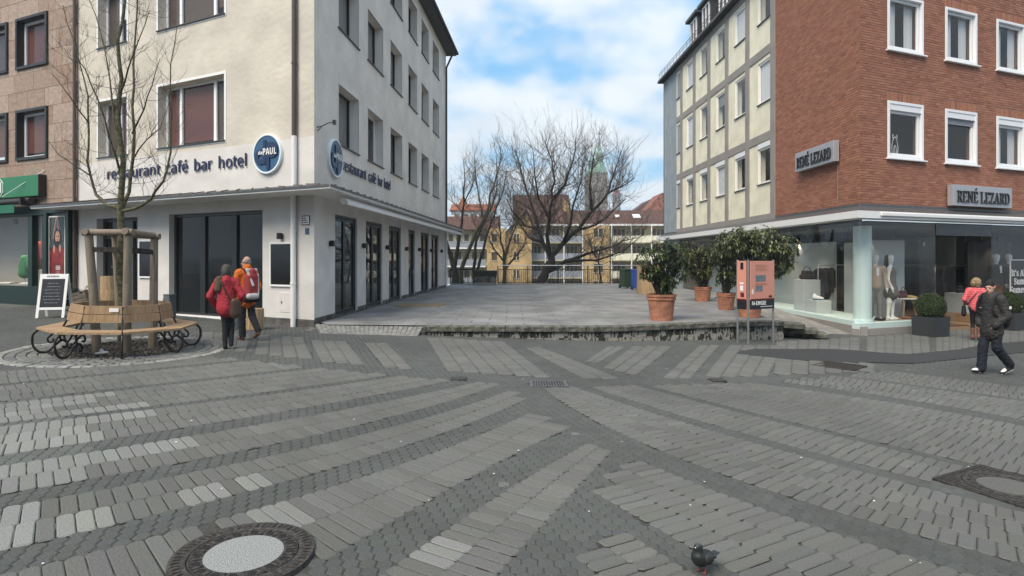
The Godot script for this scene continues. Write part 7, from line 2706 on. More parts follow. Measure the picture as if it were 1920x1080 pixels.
func potted(u_: Vector2, pot_r: float, pot_h: float, label_pot: String, label_plant: String, crown: Array, stems: int, col: Color, leaf: float, count: int) -> void:
	var at := Vector3(u_.x, TERRACE, u_.y)
	var p := thing("terracotta_pot", label_pot, "plant pot", at)
	var b := MB.new()
	b.lathe([Vector2(0, 0.002), Vector2(pot_r * 0.74, 0.002), Vector2(pot_r * 0.9, pot_h * 0.78), Vector2(pot_r * 0.97, pot_h * 0.8), Vector2(pot_r * 0.96, pot_h * 0.86), Vector2(pot_r * 0.93, pot_h * 0.87), Vector2(pot_r * 0.94, pot_h * 0.9), Vector2(pot_r * 1.0, pot_h * 0.91), Vector2(pot_r, pot_h), Vector2(pot_r * 0.92, pot_h), Vector2(pot_r * 0.88, pot_h * 0.9)], 32)
	part("pot", b, M.terracotta, p)
	var so := MB.new()
	so.lathe([Vector2(0, pot_h * 0.93), Vector2(pot_r * 0.89, pot_h * 0.91)], 24)
	part("soil", so, M.soil, p)
	var t := thing("potted_shrub", label_plant, "shrub", at + Vector3(0, pot_h * 0.92, 0))
	var st := MB.new()
	var lv := MB.new()
	for i in count:
		# a point in one of the crown's lobes
		var c: Array = crown[rng.randi() % crown.size()]
		var d := Vector3(rng.randfn(0, 1), rng.randfn(0, 1), rng.randfn(0, 1)).normalized()
		var q: Vector3 = c[0] + d * (c[1] as Vector3) * pow(rng.randf(), 0.4)
		var outw := (d + Vector3(0, 0.5, 0)).normalized()
		rosette(lv, q, outw, leaf, col)
		if i % 4 == 0:
			var a := rng.randf() * TAU
			var foot := Vector3(cos(a), 0, sin(a)) * pot_r * 0.3
			st.tube([foot, foot.lerp(q, 0.45) + Vector3(0, 0.12, 0), q], [0.022, 0.014, 0.006], 5)
	part("stems", st, M.bark, t, Transform3D(), "stuff")
	part("leaves", lv, M.leaf, t, Transform3D(), "stuff")

func log_thing(p: Vector3, r: float, h: float, label: String) -> void:
	var t := thing("wooden_stump", label, "tree stump", p, rng.randf() * TAU)
	var b := MB.new()
	var n := 28
	var rr := []
	for i in n:
		rr.append(r * (1.0 + 0.05 * sin(i * 1.3) + 0.03 * sin(i * 3.7 + 1.0) + rng.randf_range(-0.012, 0.012)))
	for i in n:
		var j := (i + 1) % n
		var a0 := TAU * i / n
		var a1 := TAU * (i + 1) / n
		for k in 3:
			var y0 := h * k / 3.0
			var y1 := h * (k + 1) / 3.0
			var s0: float = 1.06 - 0.06 * k / 3.0
			var s1: float = 1.06 - 0.06 * (k + 1) / 3.0
			var p0 := Vector3(cos(a0), 0, sin(a0))
			var p1 := Vector3(cos(a1), 0, sin(a1))
			b.tri3(p0 * rr[i] * s0 + Vector3(0, y0, 0), p1 * rr[j] * s0 + Vector3(0, y0, 0), p1 * rr[j] * s1 + Vector3(0, y1, 0), p0, p1, p1)
			b.tri3(p0 * rr[i] * s0 + Vector3(0, y0, 0), p1 * rr[j] * s1 + Vector3(0, y1, 0), p0 * rr[i] * s1 + Vector3(0, y1, 0), p0, p1, p0)
	part("stem", b, M.wood_log, t)
	var c := MB.new()
	for i in n:
		var j := (i + 1) % n
		c.tri(Vector3(0, h + 0.001, 0), Vector3(cos(TAU * i / n), 0, sin(TAU * i / n)) * rr[i] * 0.985 + Vector3(0, h + 0.001, 0), Vector3(cos(TAU * j / n), 0, sin(TAU * j / n)) * rr[j] * 0.985 + Vector3(0, h + 0.001, 0), Vector3.UP)
	part("cut_face", c, M.wood_bench, t)

func bin_(p: Vector3, m: Material, label: String) -> void:
	var t := thing("wheelie_bin", label, "bin", p, 0.3)
	var b := MB.new()
	var w := 0.28
	var d := 0.34
	b.prism([Vector3(-w * 0.82, 0.08, d * 0.8), Vector3(w * 0.82, 0.08, d * 0.8), Vector3(w, 1.0, d), Vector3(-w, 1.0, d)], Vector3(0, 0, -d * 1.8))
	part("body", b, m, t)
	part("lid", boxed(Vector3(-w - 0.02, 1.0, -d), Vector3(w + 0.02, 1.07, d + 0.03), 0.02), m, t)
	part("handle", boxed(Vector3(-w, 0.98, -d - 0.07), Vector3(w, 1.03, -d), 0.012), m, t)
	for s in [-1, 1]:
		var wl := MB.new()
		wl.lathe([Vector2(0, -0.03), Vector2(0.1, -0.03), Vector2(0.1, 0.03), Vector2(0, 0.03)], 16)
		part("wheel", wl, M.black, t, Transform3D(Basis(Vector3.BACK, PI / 2), Vector3(s * 0.24, 0.1, -d * 0.8)))

func build_street_things() -> void:
	var green := Color(0.055, 0.08, 0.026)
	potted(Vector2(3.96, -15.55), 0.39, 0.69, "large terracotta pot on the terrace front edge", "rhododendron in the large front pot with glossy dark leaves", [[Vector3(-0.15, 1.0, 0), Vector3(0.55, 0.5, 0.5)], [Vector3(0.2, 1.2, 0), Vector3(0.5, 0.42, 0.5)], [Vector3(-0.35, 0.62, 0.15), Vector3(0.28, 0.2, 0.3)], [Vector3(0.1, 0.35, 0.1), Vector3(0.25, 0.3, 0.25)], [Vector3(0.45, 0.75, -0.1), Vector3(0.3, 0.4, 0.3)]], 8, green, 0.13, 320)
	potted(Vector2(7.28, -22.4), 0.34, 0.56, "terracotta pot standing furthest back beside the ramp", "olive green potted shrub furthest back beside the ramp", [[Vector3(-0.2, 0.9, 0), Vector3(0.7, 0.75, 0.6)], [Vector3(0.3, 1.3, 0), Vector3(0.6, 0.5, 0.5)], [Vector3(-0.6, 1.2, 0), Vector3(0.6, 0.6, 0.5)]], 8, Color(0.1, 0.11, 0.04), 0.14, 330)
	potted(Vector2(6.84, -18.75), 0.3, 0.54, "terracotta pot between the back pot and the info panel", "tall dark potted shrub left of the info panel", [[Vector3(0.0, 0.8, 0), Vector3(0.4, 0.7, 0.4)], [Vector3(-0.1, 1.35, 0), Vector3(0.55, 0.4, 0.5)]], 8, Color(0.07, 0.09, 0.035), 0.14, 240)
	potted(Vector2(6.62, -16.35), 0.37, 0.55, "terracotta pot half hidden behind the info panel", "biggest rhododendron spreading its crown over the info panel", [[Vector3(0.1, 1.75, 0), Vector3(0.8, 0.32, 0.7)], [Vector3(-0.45, 1.55, 0.1), Vector3(0.6, 0.36, 0.6)], [Vector3(0.85, 1.4, 0), Vector3(0.5, 0.4, 0.6)], [Vector3(0.75, 0.95, 0), Vector3(0.5, 0.35, 0.4)], [Vector3(0.25, 1.35, 0.1), Vector3(0.8, 0.3, 0.6)]], 8, Color(0.11, 0.13, 0.055), 0.145, 520)
	log_thing(Vector3(6.37, TERRACE, -27.2), 0.54, 1.34, "large pale tree stump on the terrace beside the bins")
	bin_(Vector3(6.26, TERRACE, -32.2), M.warm_bin, "dark green wheelie bin behind the large tree stump")
	bin_(Vector3(6.6, TERRACE, -30.6), M.blue_bin, "blue wheelie bin between the green bin and the tree stump")
	log_thing(on_ground(Vector2(-13.0, -19.0)), 0.27, 1.05, "upright yellowish tree stump beside the entrance of the white house")
	log_thing(on_ground(Vector2(-6.28, -14.35)), 0.2, 0.5, "short tree stump beside the man in orange")
	# planter box by the railing
	var pb := thing("planter_box", "long concrete planter box with dark soil top at the railing", "planter", Vector3(-1.63, TERRACE, -36.2))
	part("foot", boxed(Vector3(-0.68, 0, -0.35), Vector3(0.68, 0.16, 0.35), 0.01), M.cover_concrete, pb)
	part("box", boxed(Vector3(-0.66, 0.16, -0.33), Vector3(0.66, 0.55, 0.33), 0.01), M.concrete, pb)
	part("hedge", boxed(Vector3(-0.7, 0.55, -0.36), Vector3(0.7, 0.9, 0.36), 0.05), M.bark, pb)
	# railing
	var z := -37.1
	var sections := [[-3.9, -2.35], [-0.9, 9.0]]
	for s in sections:
		var r := thing("terrace_railing", "iron bar railing with " + ("dark top rail between white house and planter" if s[0] < -2 else "pale handrail along the river edge of the terrace"), "railing", Vector3(s[0], TERRACE, z))
		var l: float = s[1] - s[0]
		var hr := MB.new()
		hr.tube([Vector3(0, 1.2 if s[0] > -2 else 0.98, 0), Vector3(l, 1.2 if s[0] > -2 else 0.98, 0)], [0.03], 6)
		part("handrail", hr, M.steel if s[0] > -2 else M.iron, r)
		bit("top_rail", Vector3(0, 0.92, -0.02), Vector3(l, 0.96, 0.02), M.iron, r)
		bit("bottom_rail", Vector3(0, 0.1, -0.02), Vector3(l, 0.14, 0.02), M.iron, r)
		bit("kerb", Vector3(0, 0.0, -0.1), Vector3(l, 0.06, 0.12), M.cover_concrete, r)
		var n := int(l / 0.13)
		var bars := MB.new()
		bars.box(Vector3(-0.009, 0.14, -0.009), Vector3(0.009, 0.92, 0.009))
		var bm := bars.mesh()
		for i in n:
			var o := part("bar", bm, M.iron, r)
			o.position.x = (i + 0.5) * l / n
		for i in int(l / 1.9) + 2:
			bit("post", Vector3(-0.03, 0.06, -0.03), Vector3(0.03, 1.18 if s[0] > -2 else 0.97, 0.03), M.iron, r, Transform3D(Basis(), Vector3(minf(i * 1.9, l), 0, -0.002)))
	# mats before the terrace doors
	var mt := thing("coir_mat", "straw coloured doormat before the third terrace door", "doormat", Vector3(-3.2, TERRACE + 0.002, -20.5), -0.06)
	part("mat", boxed(Vector3(-0.75, 0, -0.6), Vector3(0.75, 0.025, 0.6), 0.008), mat("coir", Color(0.42, 0.32, 0.18), 0.95, textures["strong"], 3.0), mt)
	part("binding", frame_mb(rect(-0.77, -0.62, 0.77, 0.62), 0.03, 0.0, 0.02), M.wood_log, mt, Transform3D(Basis(Vector3.RIGHT, -PI / 2), Vector3.ZERO))
	# info panel on three poles
	var q := [Vector2(5.64, -14.5), Vector2(5.78, -14.34), Vector2(6.62, -14.96)]
	q = [Vector2(5.62, -14.62), Vector2(5.78, -14.36), Vector2(6.58, -14.78)]
	var ip := thing("info_panel", "salmon pink folded information panel with black foot strip on three steel poles", "info panel", on_ground(q[1]))
	var o := on_ground(q[1])
	for k in 3:
		var po := MB.new()
		var base := on_ground(q[k]) - o
		po.tube([base - Vector3(0, 0.05, 0), Vector3(base.x, 2.06, base.z)], [0.026], 8)
		part("pole", po, M.steel, ip)
	var salmon := mat("salmon", Color(0.62, 0.27, 0.2), 0.4)
	var pic := mat("photo_print", Color(0.28, 0.32, 0.36), 0.4, textures["strong"], 5.0)
	for k in 2:
		var a: Vector2 = q[k]
		var b: Vector2 = q[k + 1]
		var f := facade(a, b, o)
		f.origin.y = 0.0
		var l := a.distance_to(b)
		var pn := part("panel", boxed(Vector3(0.02, 1.07, 0.03), Vector3(l - 0.02, 2.03, 0.05), 0.003), salmon, ip, f)
		bit("foot_strip", Vector3(0.02, 0.84, 0.03), Vector3(l - 0.02, 1.07, 0.05), M.letter_black, pn, Transform3D(), 0.003)
		bit("red_line", Vector3(0.025, 1.065, 0.049), Vector3(l - 0.025, 1.1, 0.0525), M.cloth_red, pn)
		if k == 1:
			bit("photo", Vector3(l * 0.22, 1.52, 0.05), Vector3(l * 0.62, 1.68, 0.054), pic, pn)
			bit("photo", Vector3(l * 0.22, 1.28, 0.05), Vector3(l * 0.5, 1.42, 0.054), pic, pn)
			for i in 5:
				bit("text_line", Vector3(l * 0.22, 1.92 - i * 0.035, 0.05), Vector3(l * (0.75 - 0.06 * (i % 3)), 1.93 - i * 0.035, 0.0525), M.terracotta, pn)
			for i in 4:
				bit("text_line", Vector3(l * 0.22, 1.47 - i * 0.012, 0.05), Vector3(l * (0.7 - 0.05 * (i % 2)), 1.474 - i * 0.012, 0.0525), M.terracotta, pn)
			var w := part("words", text_mesh("N-ERGIE", 0.13, 0.004, "Droid Sans", true), M.white, pn)
			w.position = Vector3(l * 0.36, 0.99, 0.053)
			bit("text_line", Vector3(l * 0.42, 0.895, 0.05), Vector3(l * 0.9, 0.908, 0.0525), M.white, pn)
			bit("sticker", Vector3(l * 0.08, 1.22, 0.05), Vector3(l * 0.14, 1.34, 0.054), M.white, pn)
			bit("sticker", Vector3(l * 0.75, 1.12, 0.05), Vector3(l * 0.88, 1.17, 0.054), M.black, pn, Transform3D(Basis(), Vector3.ZERO))
		else:
			bit("sticker", Vector3(l * 0.4, 1.82, 0.05), Vector3(l * 0.68, 1.99, 0.054), M.letter_black, pn)
			bit("sticker", Vector3(l * 0.35, 1.46, 0.05), Vector3(l * 0.7, 1.5, 0.054), M.white, pn)
			bit("sticker", Vector3(l * 0.38, 1.3, 0.05), Vector3(l * 0.65, 1.42, 0.054), M.badge_rim, pn)
			bit("sticker", Vector3(l * 0.4, 1.14, 0.05), Vector3(l * 0.75, 1.25, 0.054), M.cloth_red, pn)
	# sandwich board
	var ab := thing("sandwich_board", "white wooden sandwich board with chalk writing before the poster case", "sandwich board", on_ground(Vector2(-12.66, -16.25)), 0.25)
	for s in [1, -1]:
		var lean := Transform3D(Basis(Vector3.RIGHT, -0.22 * s), Vector3(0, 0.0, 0.27 * s))
		var fr := MB.new()
		var zz := 0.016
		fr.box(Vector3(-0.34, 0, -zz), Vector3(-0.27, 1.22, zz), 0.004)
		fr.box(Vector3(0.27, 0, -zz), Vector3(0.34, 1.22, zz), 0.004)
		fr.box(Vector3(-0.27, 1.08, -zz), Vector3(0.27, 1.22, zz), 0.004)
		fr.box(Vector3(-0.27, 0.22, -zz), Vector3(0.27, 0.29, zz), 0.004)
		part("frame", fr, M.white_paint, ab, lean)
		bit("chalkboard", Vector3(-0.27, 0.29, -0.008), Vector3(0.27, 1.08, 0.008), M.letter_black, ab, lean)
		if s == 1:
			for i in 7:
				var l := rng.randf_range(0.12, 0.2)
				var cx := rng.randf_range(-0.02, 0.03)
				var ch := MB.new()
				var x := cx - l
				while x < cx + l:
					var w := rng.randf_range(0.015, 0.04)
					ch.box(Vector3(x, 0.95 - i * 0.09 + rng.randf_range(-0.004, 0.004), 0.008), Vector3(minf(x + w, cx + l), 0.962 - i * 0.09 + rng.randf_range(-0.003, 0.006), 0.0095))
					x += w + 0.014
				part("chalk_line", ch, M.balcony_grey, ab, lean)
			var w := part("words", text_mesh("GERMAN", 0.07, 0.003, "Droid Sans", true), M.letter_black, ab, lean * Transform3D(Basis(), Vector3(-0.03, 1.15, 0.017)))
	var hg := MB.new()
	hg.bar(Vector3(-0.3, 0.5, 0.17), Vector3(-0.3, 0.5, -0.17), 0.01, 0.02)
	hg.bar(Vector3(0.3, 0.5, 0.17), Vector3(0.3, 0.5, -0.17), 0.01, 0.02)
	part("spreader", hg, M.steel, ab)
	# crate planter by the house joint
	var cr := thing("crate_planter", "tilted wooden crate planted with evergreen sprigs beside the poster case", "planter", on_ground(Vector2(-13.75, -18.45)), 0.4)
	for i in 4:
		bit("slat", Vector3(-0.36, 0.1 + i * 0.115, 0.2), Vector3(0.36, 0.2 + i * 0.115, 0.222), M.wood_grey, cr, Transform3D(Basis(Vector3.BACK, 0.3), Vector3(0.1, 0, 0)), 0.004)
		bit("slat", Vector3(-0.36, 0.1 + i * 0.115, -0.222), Vector3(0.36, 0.2 + i * 0.115, -0.2), M.wood_grey, cr, Transform3D(Basis(Vector3.BACK, 0.3), Vector3(0.1, 0, 0)), 0.004)
	for s in [-1, 1]:
		bit("end_board", Vector3(s * 0.36 - 0.012, 0.1, -0.2), Vector3(s * 0.36 + 0.012, 0.55, 0.2), M.wood_grey, cr, Transform3D(Basis(Vector3.BACK, 0.3), Vector3(0.1, 0, 0)))
	part("soil", boxed(Vector3(-0.34, 0.12, -0.19), Vector3(0.34, 0.4, 0.19)), M.soil, cr, Transform3D(Basis(Vector3.BACK, 0.3), Vector3(0.1, 0, 0)))
	var pl := MB.new()
	for i in 60:
		rosette(pl, Vector3(rng.randfn(-0.1, 0.2), 0.5 + absf(rng.randfn(0, 0.1)), rng.randfn(0, 0.12)), Vector3(rng.randfn(0, 0.5), 1, rng.randfn(0, 0.5)).normalized(), 0.11, Color(0.04, 0.05, 0.03))
	part("leaves", pl, M.leaf, cr, Transform3D(), "stuff")
	# bollards
	var bo := thing("square_bollard", "square grey steel bollard with red plate beside the round bench", "bollard", on_ground(Vector2(-9.24, -15.84)), -0.35)
	part("post", boxed(Vector3(-0.11, 0, -0.11), Vector3(0.11, 0.68, 0.11), 0.008), mat("post_grey", Color(0.1, 0.11, 0.115), 0.5), bo)
	part("cap", boxed(Vector3(-0.118, 0.68, -0.118), Vector3(0.118, 0.7, 0.118), 0.006), M.post_grey, bo)
	part("red_plate", boxed(Vector3(-0.14, 0.42, -0.1), Vector3(-0.111, 0.58, 0.1), 0.004), mat("red_paint", Color(0.4, 0.02, 0.02), 0.5), bo)
	bo = thing("round_bollard", "round grey bollard behind the woman in red", "bollard", on_ground(Vector2(-6.72, -14.3)))
	var rb := MB.new()
	rb.lathe([Vector2(0.1, 0), Vector2(0.1, 0.42), Vector2(0.085, 0.46), Vector2(0, 0.475)], 20)
	part("post", rb, M.post_grey, bo)
	rb = MB.new()
	rb.lathe([Vector2(0.102, 0.34), Vector2(0.104, 0.345), Vector2(0.104, 0.39), Vector2(0.102, 0.395)], 20)
	part("band", rb, M.sign_steel, bo)
	# box balls in grey planters
	for k in [[Vector2(11.95, -16.75), 0.36, "clipped box ball in grey planter beside the shop entrance", 0.35], [Vector2(15.55, -18.35), 0.34, "clipped box ball in grey planter behind the walking man", 0.37]]:
		var pt := thing("square_planter", "dark grey square planter holding the " + ("box ball beside the shop entrance" if k[0].x < 13 else "box ball behind the walking man"), "planter", on_ground(k[0]), k[3])
		var b := MB.new()
		var wv := 0.33
		for i in 4:
			var r := Basis(Vector3.UP, PI / 2 * i)
			b.quad(r * Vector3(-wv * 0.94, 0, wv * 0.94), r * Vector3(wv * 0.94, 0, wv * 0.94), r * Vector3(wv, 0.55, wv), r * Vector3(-wv, 0.55, wv), (r * Vector3(0, -0.03, 1)).normalized())
			b.quad(r * Vector3(-wv, 0.55, wv), r * Vector3(wv, 0.55, wv), r * Vector3(wv - 0.035, 0.55, wv - 0.035), r * Vector3(-wv + 0.035, 0.55, wv - 0.035), Vector3.UP)
		part("box", b, M.planter_grey, pt)
		part("soil", boxed(Vector3(-0.3, 0.4, -0.3), Vector3(0.3, 0.52, 0.3)), M.soil, pt)
		var bb := thing("box_ball", k[2], "shrub", on_ground(k[0], 0.52))
		var lv := MB.new()
		var r0: float = k[1]
		for i in 5200:
			var d := Vector3(rng.randfn(0, 1), rng.randfn(0, 1), rng.randfn(0, 1)).normalized()
			var rr := r0 * (1.0 + rng.randfn(0, 0.025) + 0.03 * sin(d.x * 9.0) * sin(d.y * 8.0 + d.z * 7.0)) * (1.0 if rng.randf() < 0.75 else 0.9)
			var a := d.cross(Vector3(rng.randf() - 0.5, rng.randf() - 0.5, rng.randf() - 0.5)).normalized()
			var e := (d + a * rng.randf_range(-1, 1)).normalized()
			var pq := d * rr + Vector3(0, r0 * 0.86, 0)
			lv.col = tone(Color(0.035, 0.055, 0.016), 0.3)
			var w := a.cross(e).normalized() * 0.008
			lv.quad(pq - w, pq - w + e * 0.026, pq + w + e * 0.026, pq + w, (e.cross(w)).normalized())
		part("leaves", lv, M.box_leaf, bb, Transform3D(), "stuff")
		var core := MB.new()
		core.ball(Vector3(0, r0 * 0.86, 0), Vector3.ONE * r0 * 0.9, 14, 10)
		part("inner_twigs", core, mat("box_core", Color(0.035, 0.05, 0.018), 0.95), bb)
	pigeon()

func pigeon() -> void:
	var p := on_ground(Vector2(1.185, -3.645), 0.002)
	var t := thing("pigeon", "dark grey pigeon with glossy black breast standing on the paving", "pigeon", p, -0.95)
	t.scale = Vector3.ONE * 0.8
	var body := [[Vector3(0, 0.115, 0.035), Vector3(0, 0.1, -0.05), 0.062, 0.05], [Vector3(0, 0.1, -0.05), Vector3(0.0, 0.085, -0.12), 0.046, 0.022], [Vector3(0, 0.145, 0.055), Vector3(0, 0.2, 0.05), 0.045, 0.026], [Vector3(0, 0.208, 0.058), Vector3(0, 0.212, 0.066), 0.025, 0.022]]
	part("body", blob_mesh(body, 0.008, 0.035), mat("pigeon_dark", Color(0.016, 0.021, 0.022), 0.45), t)
	part("head_feathers", blob_mesh([[Vector3(0, 0.216, 0.055), Vector3(0, 0.214, 0.066), 0.026, 0.023]], 0.006, 0.02), mat("pigeon_grey", Color(0.055, 0.07, 0.072), 0.6), t)
	for s in [-1, 1]:
		part("wing", blob_mesh([[Vector3(0.052 * s, 0.125, 0.02), Vector3(0.04 * s, 0.1, -0.11), 0.034, 0.012, Vector3(0.5, 1, 1)]], 0.007, 0.01), mat("wing_grey", Color(0.13, 0.14, 0.14), 0.7, textures["flecks"], 14.0), t)
		part("eye", blob_mesh([[Vector3(0.021 * s, 0.218, 0.07), Vector3(0.022 * s, 0.218, 0.07), 0.0045, 0.0045]], 0.003, 0.002), mat("pigeon_eye", Color(0.5, 0.12, 0.02), 0.3), t)
		var l := MB.new()
		l.tube([Vector3(0.025 * s, 0.07, 0.0), Vector3(0.027 * s, 0.008, 0.004)], [0.006, 0.005], 6)
		for k in [-0.5, 0.0, 0.5]:
			l.tube([Vector3(0.027 * s, 0.007, 0.004), Vector3(0.027 * s + sin(k) * 0.03, 0.004, 0.004 + cos(k) * 0.03)], [0.004, 0.002], 5)
		l.tube([Vector3(0.027 * s, 0.007, 0.004), Vector3(0.027 * s, 0.004, -0.018)], [0.004, 0.002], 5)
		part("leg", l, mat("pigeon_leg", Color(0.35, 0.08, 0.07), 0.6), t)
	var b := MB.new()
	b.tube([Vector3(0, 0.208, 0.084), Vector3(0, 0.198, 0.106)], [0.006, 0.0015], 6)
	part("beak", b, M.iron, t)
	part("cere", blob_mesh([[Vector3(0, 0.212, 0.086), Vector3(0, 0.211, 0.088), 0.006, 0.006]], 0.003, 0.003), M.white, t)
	part("tail", boxed(Vector3(-0.028, 0.062, -0.19), Vector3(0.028, 0.07, -0.1), 0.003), M.pigeon_dark, t, Transform3D(Basis(Vector3.RIGHT, 0.1), Vector3(0, 0.02, 0)))

# ---------------------------------------------------------------- people: z is where they face
func head_mesh(k := 1.0) -> ArrayMesh:  # origin at the top of the neck, 0.23 m tall
	var p := [
		[Vector3(0, 0.135, -0.012), Vector3(0, 0.145, -0.02), 0.088, 0.088, Vector3(0.88, 1, 1)],
		[Vector3(0, 0.07, 0.03), Vector3(0, 0.1, 0.02), 0.058, 0.07, Vector3(0.95, 1, 1)],
		[Vector3(0, 0.022, 0.05), Vector3(0, 0.03, 0.045), 0.033, 0.036],
		[Vector3(-0.036, 0.045, 0.01), Vector3(0.036, 0.045, 0.01), 0.034, 0.034],
		[Vector3(0, 0.112, 0.092), Vector3(0, 0.078, 0.112), 0.009, 0.015],
		[Vector3(-0.03, 0.128, 0.078), Vector3(0.03, 0.128, 0.078), 0.014, 0.014],
		[Vector3(-0.016, 0.05, 0.083), Vector3(0.016, 0.05, 0.083), 0.011, 0.011],
		[Vector3(0, -0.06, -0.02), Vector3(0, 0.03, -0.008), 0.054, 0.05]]
	for s in [-1, 1]:
		p.append([Vector3(0.078 * s, 0.1, -0.01), Vector3(0.086 * s, 0.125, -0.02), 0.012, 0.018, Vector3(0.6, 1, 1)])
		p.append([Vector3(0.032 * s, 0.108, 0.094), Vector3(0.032 * s, 0.108, 0.096), 0.013, 0.013, Vector3.ONE, true])
	for q in p:
		q[0] *= k
		q[1] *= k
		q[2] *= k
		q[3] *= k
	return blob_mesh(p, 0.0085, 0.022)

func face_parts(t: Node3D, x: Transform3D) -> void:
	for s in [-1, 1]:
		part("eye", blob_mesh([[Vector3(0.032 * s, 0.108, 0.082), Vector3(0.032 * s, 0.108, 0.082), 0.011, 0.011]], 0.005, 0.002), mat("eye", Color(0.25, 0.24, 0.23), 0.3), t, x)
		part("iris", blob_mesh([[Vector3(0.032 * s, 0.108, 0.089), Vector3(0.032 * s, 0.108, 0.0895), 0.0055, 0.0055]], 0.003, 0.001), M.black, t, x)
	part("mouth", blob_mesh([[Vector3(-0.02, 0.049, 0.09), Vector3(0.02, 0.049, 0.09), 0.005, 0.005]], 0.004, 0.002), mat("lips", Color(0.35, 0.13, 0.11), 0.5), t, x)

func shoe(b: Vector3, dir: Vector3, k := 1.0) -> Array:  # ankle at b, toe along dir
	var d := Vector3(dir.x, 0, dir.z).normalized()
	return [[b + Vector3(0, 0.0, 0) - d * 0.04 * k, b + d * 0.02 + Vector3(0, 0.03, 0), 0.042 * k, 0.045 * k], [b - d * 0.04 * k + Vector3(0, -0.03, 0), b + d * 0.15 * k + Vector3(0, -0.042, 0) + Vector3(0, dir.y * 0.15, 0), 0.042 * k, 0.036 * k, Vector3(1, 0.85, 1)]]

func leg(a: Vector3, k: Vector3, f: Vector3, r: float) -> Array:
	return [[a, k, r, r * 0.7], [k, f, r * 0.72, r * 0.5]]

func hand(at: Vector3, dir: Vector3, palm_n: Vector3, t: Node3D) -> void:  # wrist, where the fingers point, where the palm faces
	var d := dir.normalized()
	var side := d.cross(palm_n).normalized()
	var p := [[at, at + d * 0.075, 0.024, 0.03, Vector3.ONE]]
	var lens := [0.065, 0.075, 0.07, 0.055]
	for i in 4:
		var o := side * (-0.027 + i * 0.018)
		var k0 := at + d * 0.085 + o
		var k1: Vector3 = k0 + d * lens[i] * 0.5 + palm_n * 0.008
		var k2: Vector3 = k1 + d * lens[i] * 0.4 + palm_n * 0.026
		p.append([k0, k1, 0.0095, 0.009])
		p.append([k1, k2, 0.009, 0.0078])
	var t0 := at + d * 0.025 - side * 0.025
	var t1 := t0 + d * 0.035 - side * 0.022 + palm_n * 0.012
	p.append([t0, t1, 0.012, 0.011])
	p.append([t1, t1 + d * 0.035 + palm_n * 0.012, 0.011, 0.009])
	part("hand", blob_mesh(p, 0.006, 0.008), M.skin, t)

func build_people() -> void:
	man_in_orange()
	woman_in_red()
	walking_man()
	woman_in_pink()

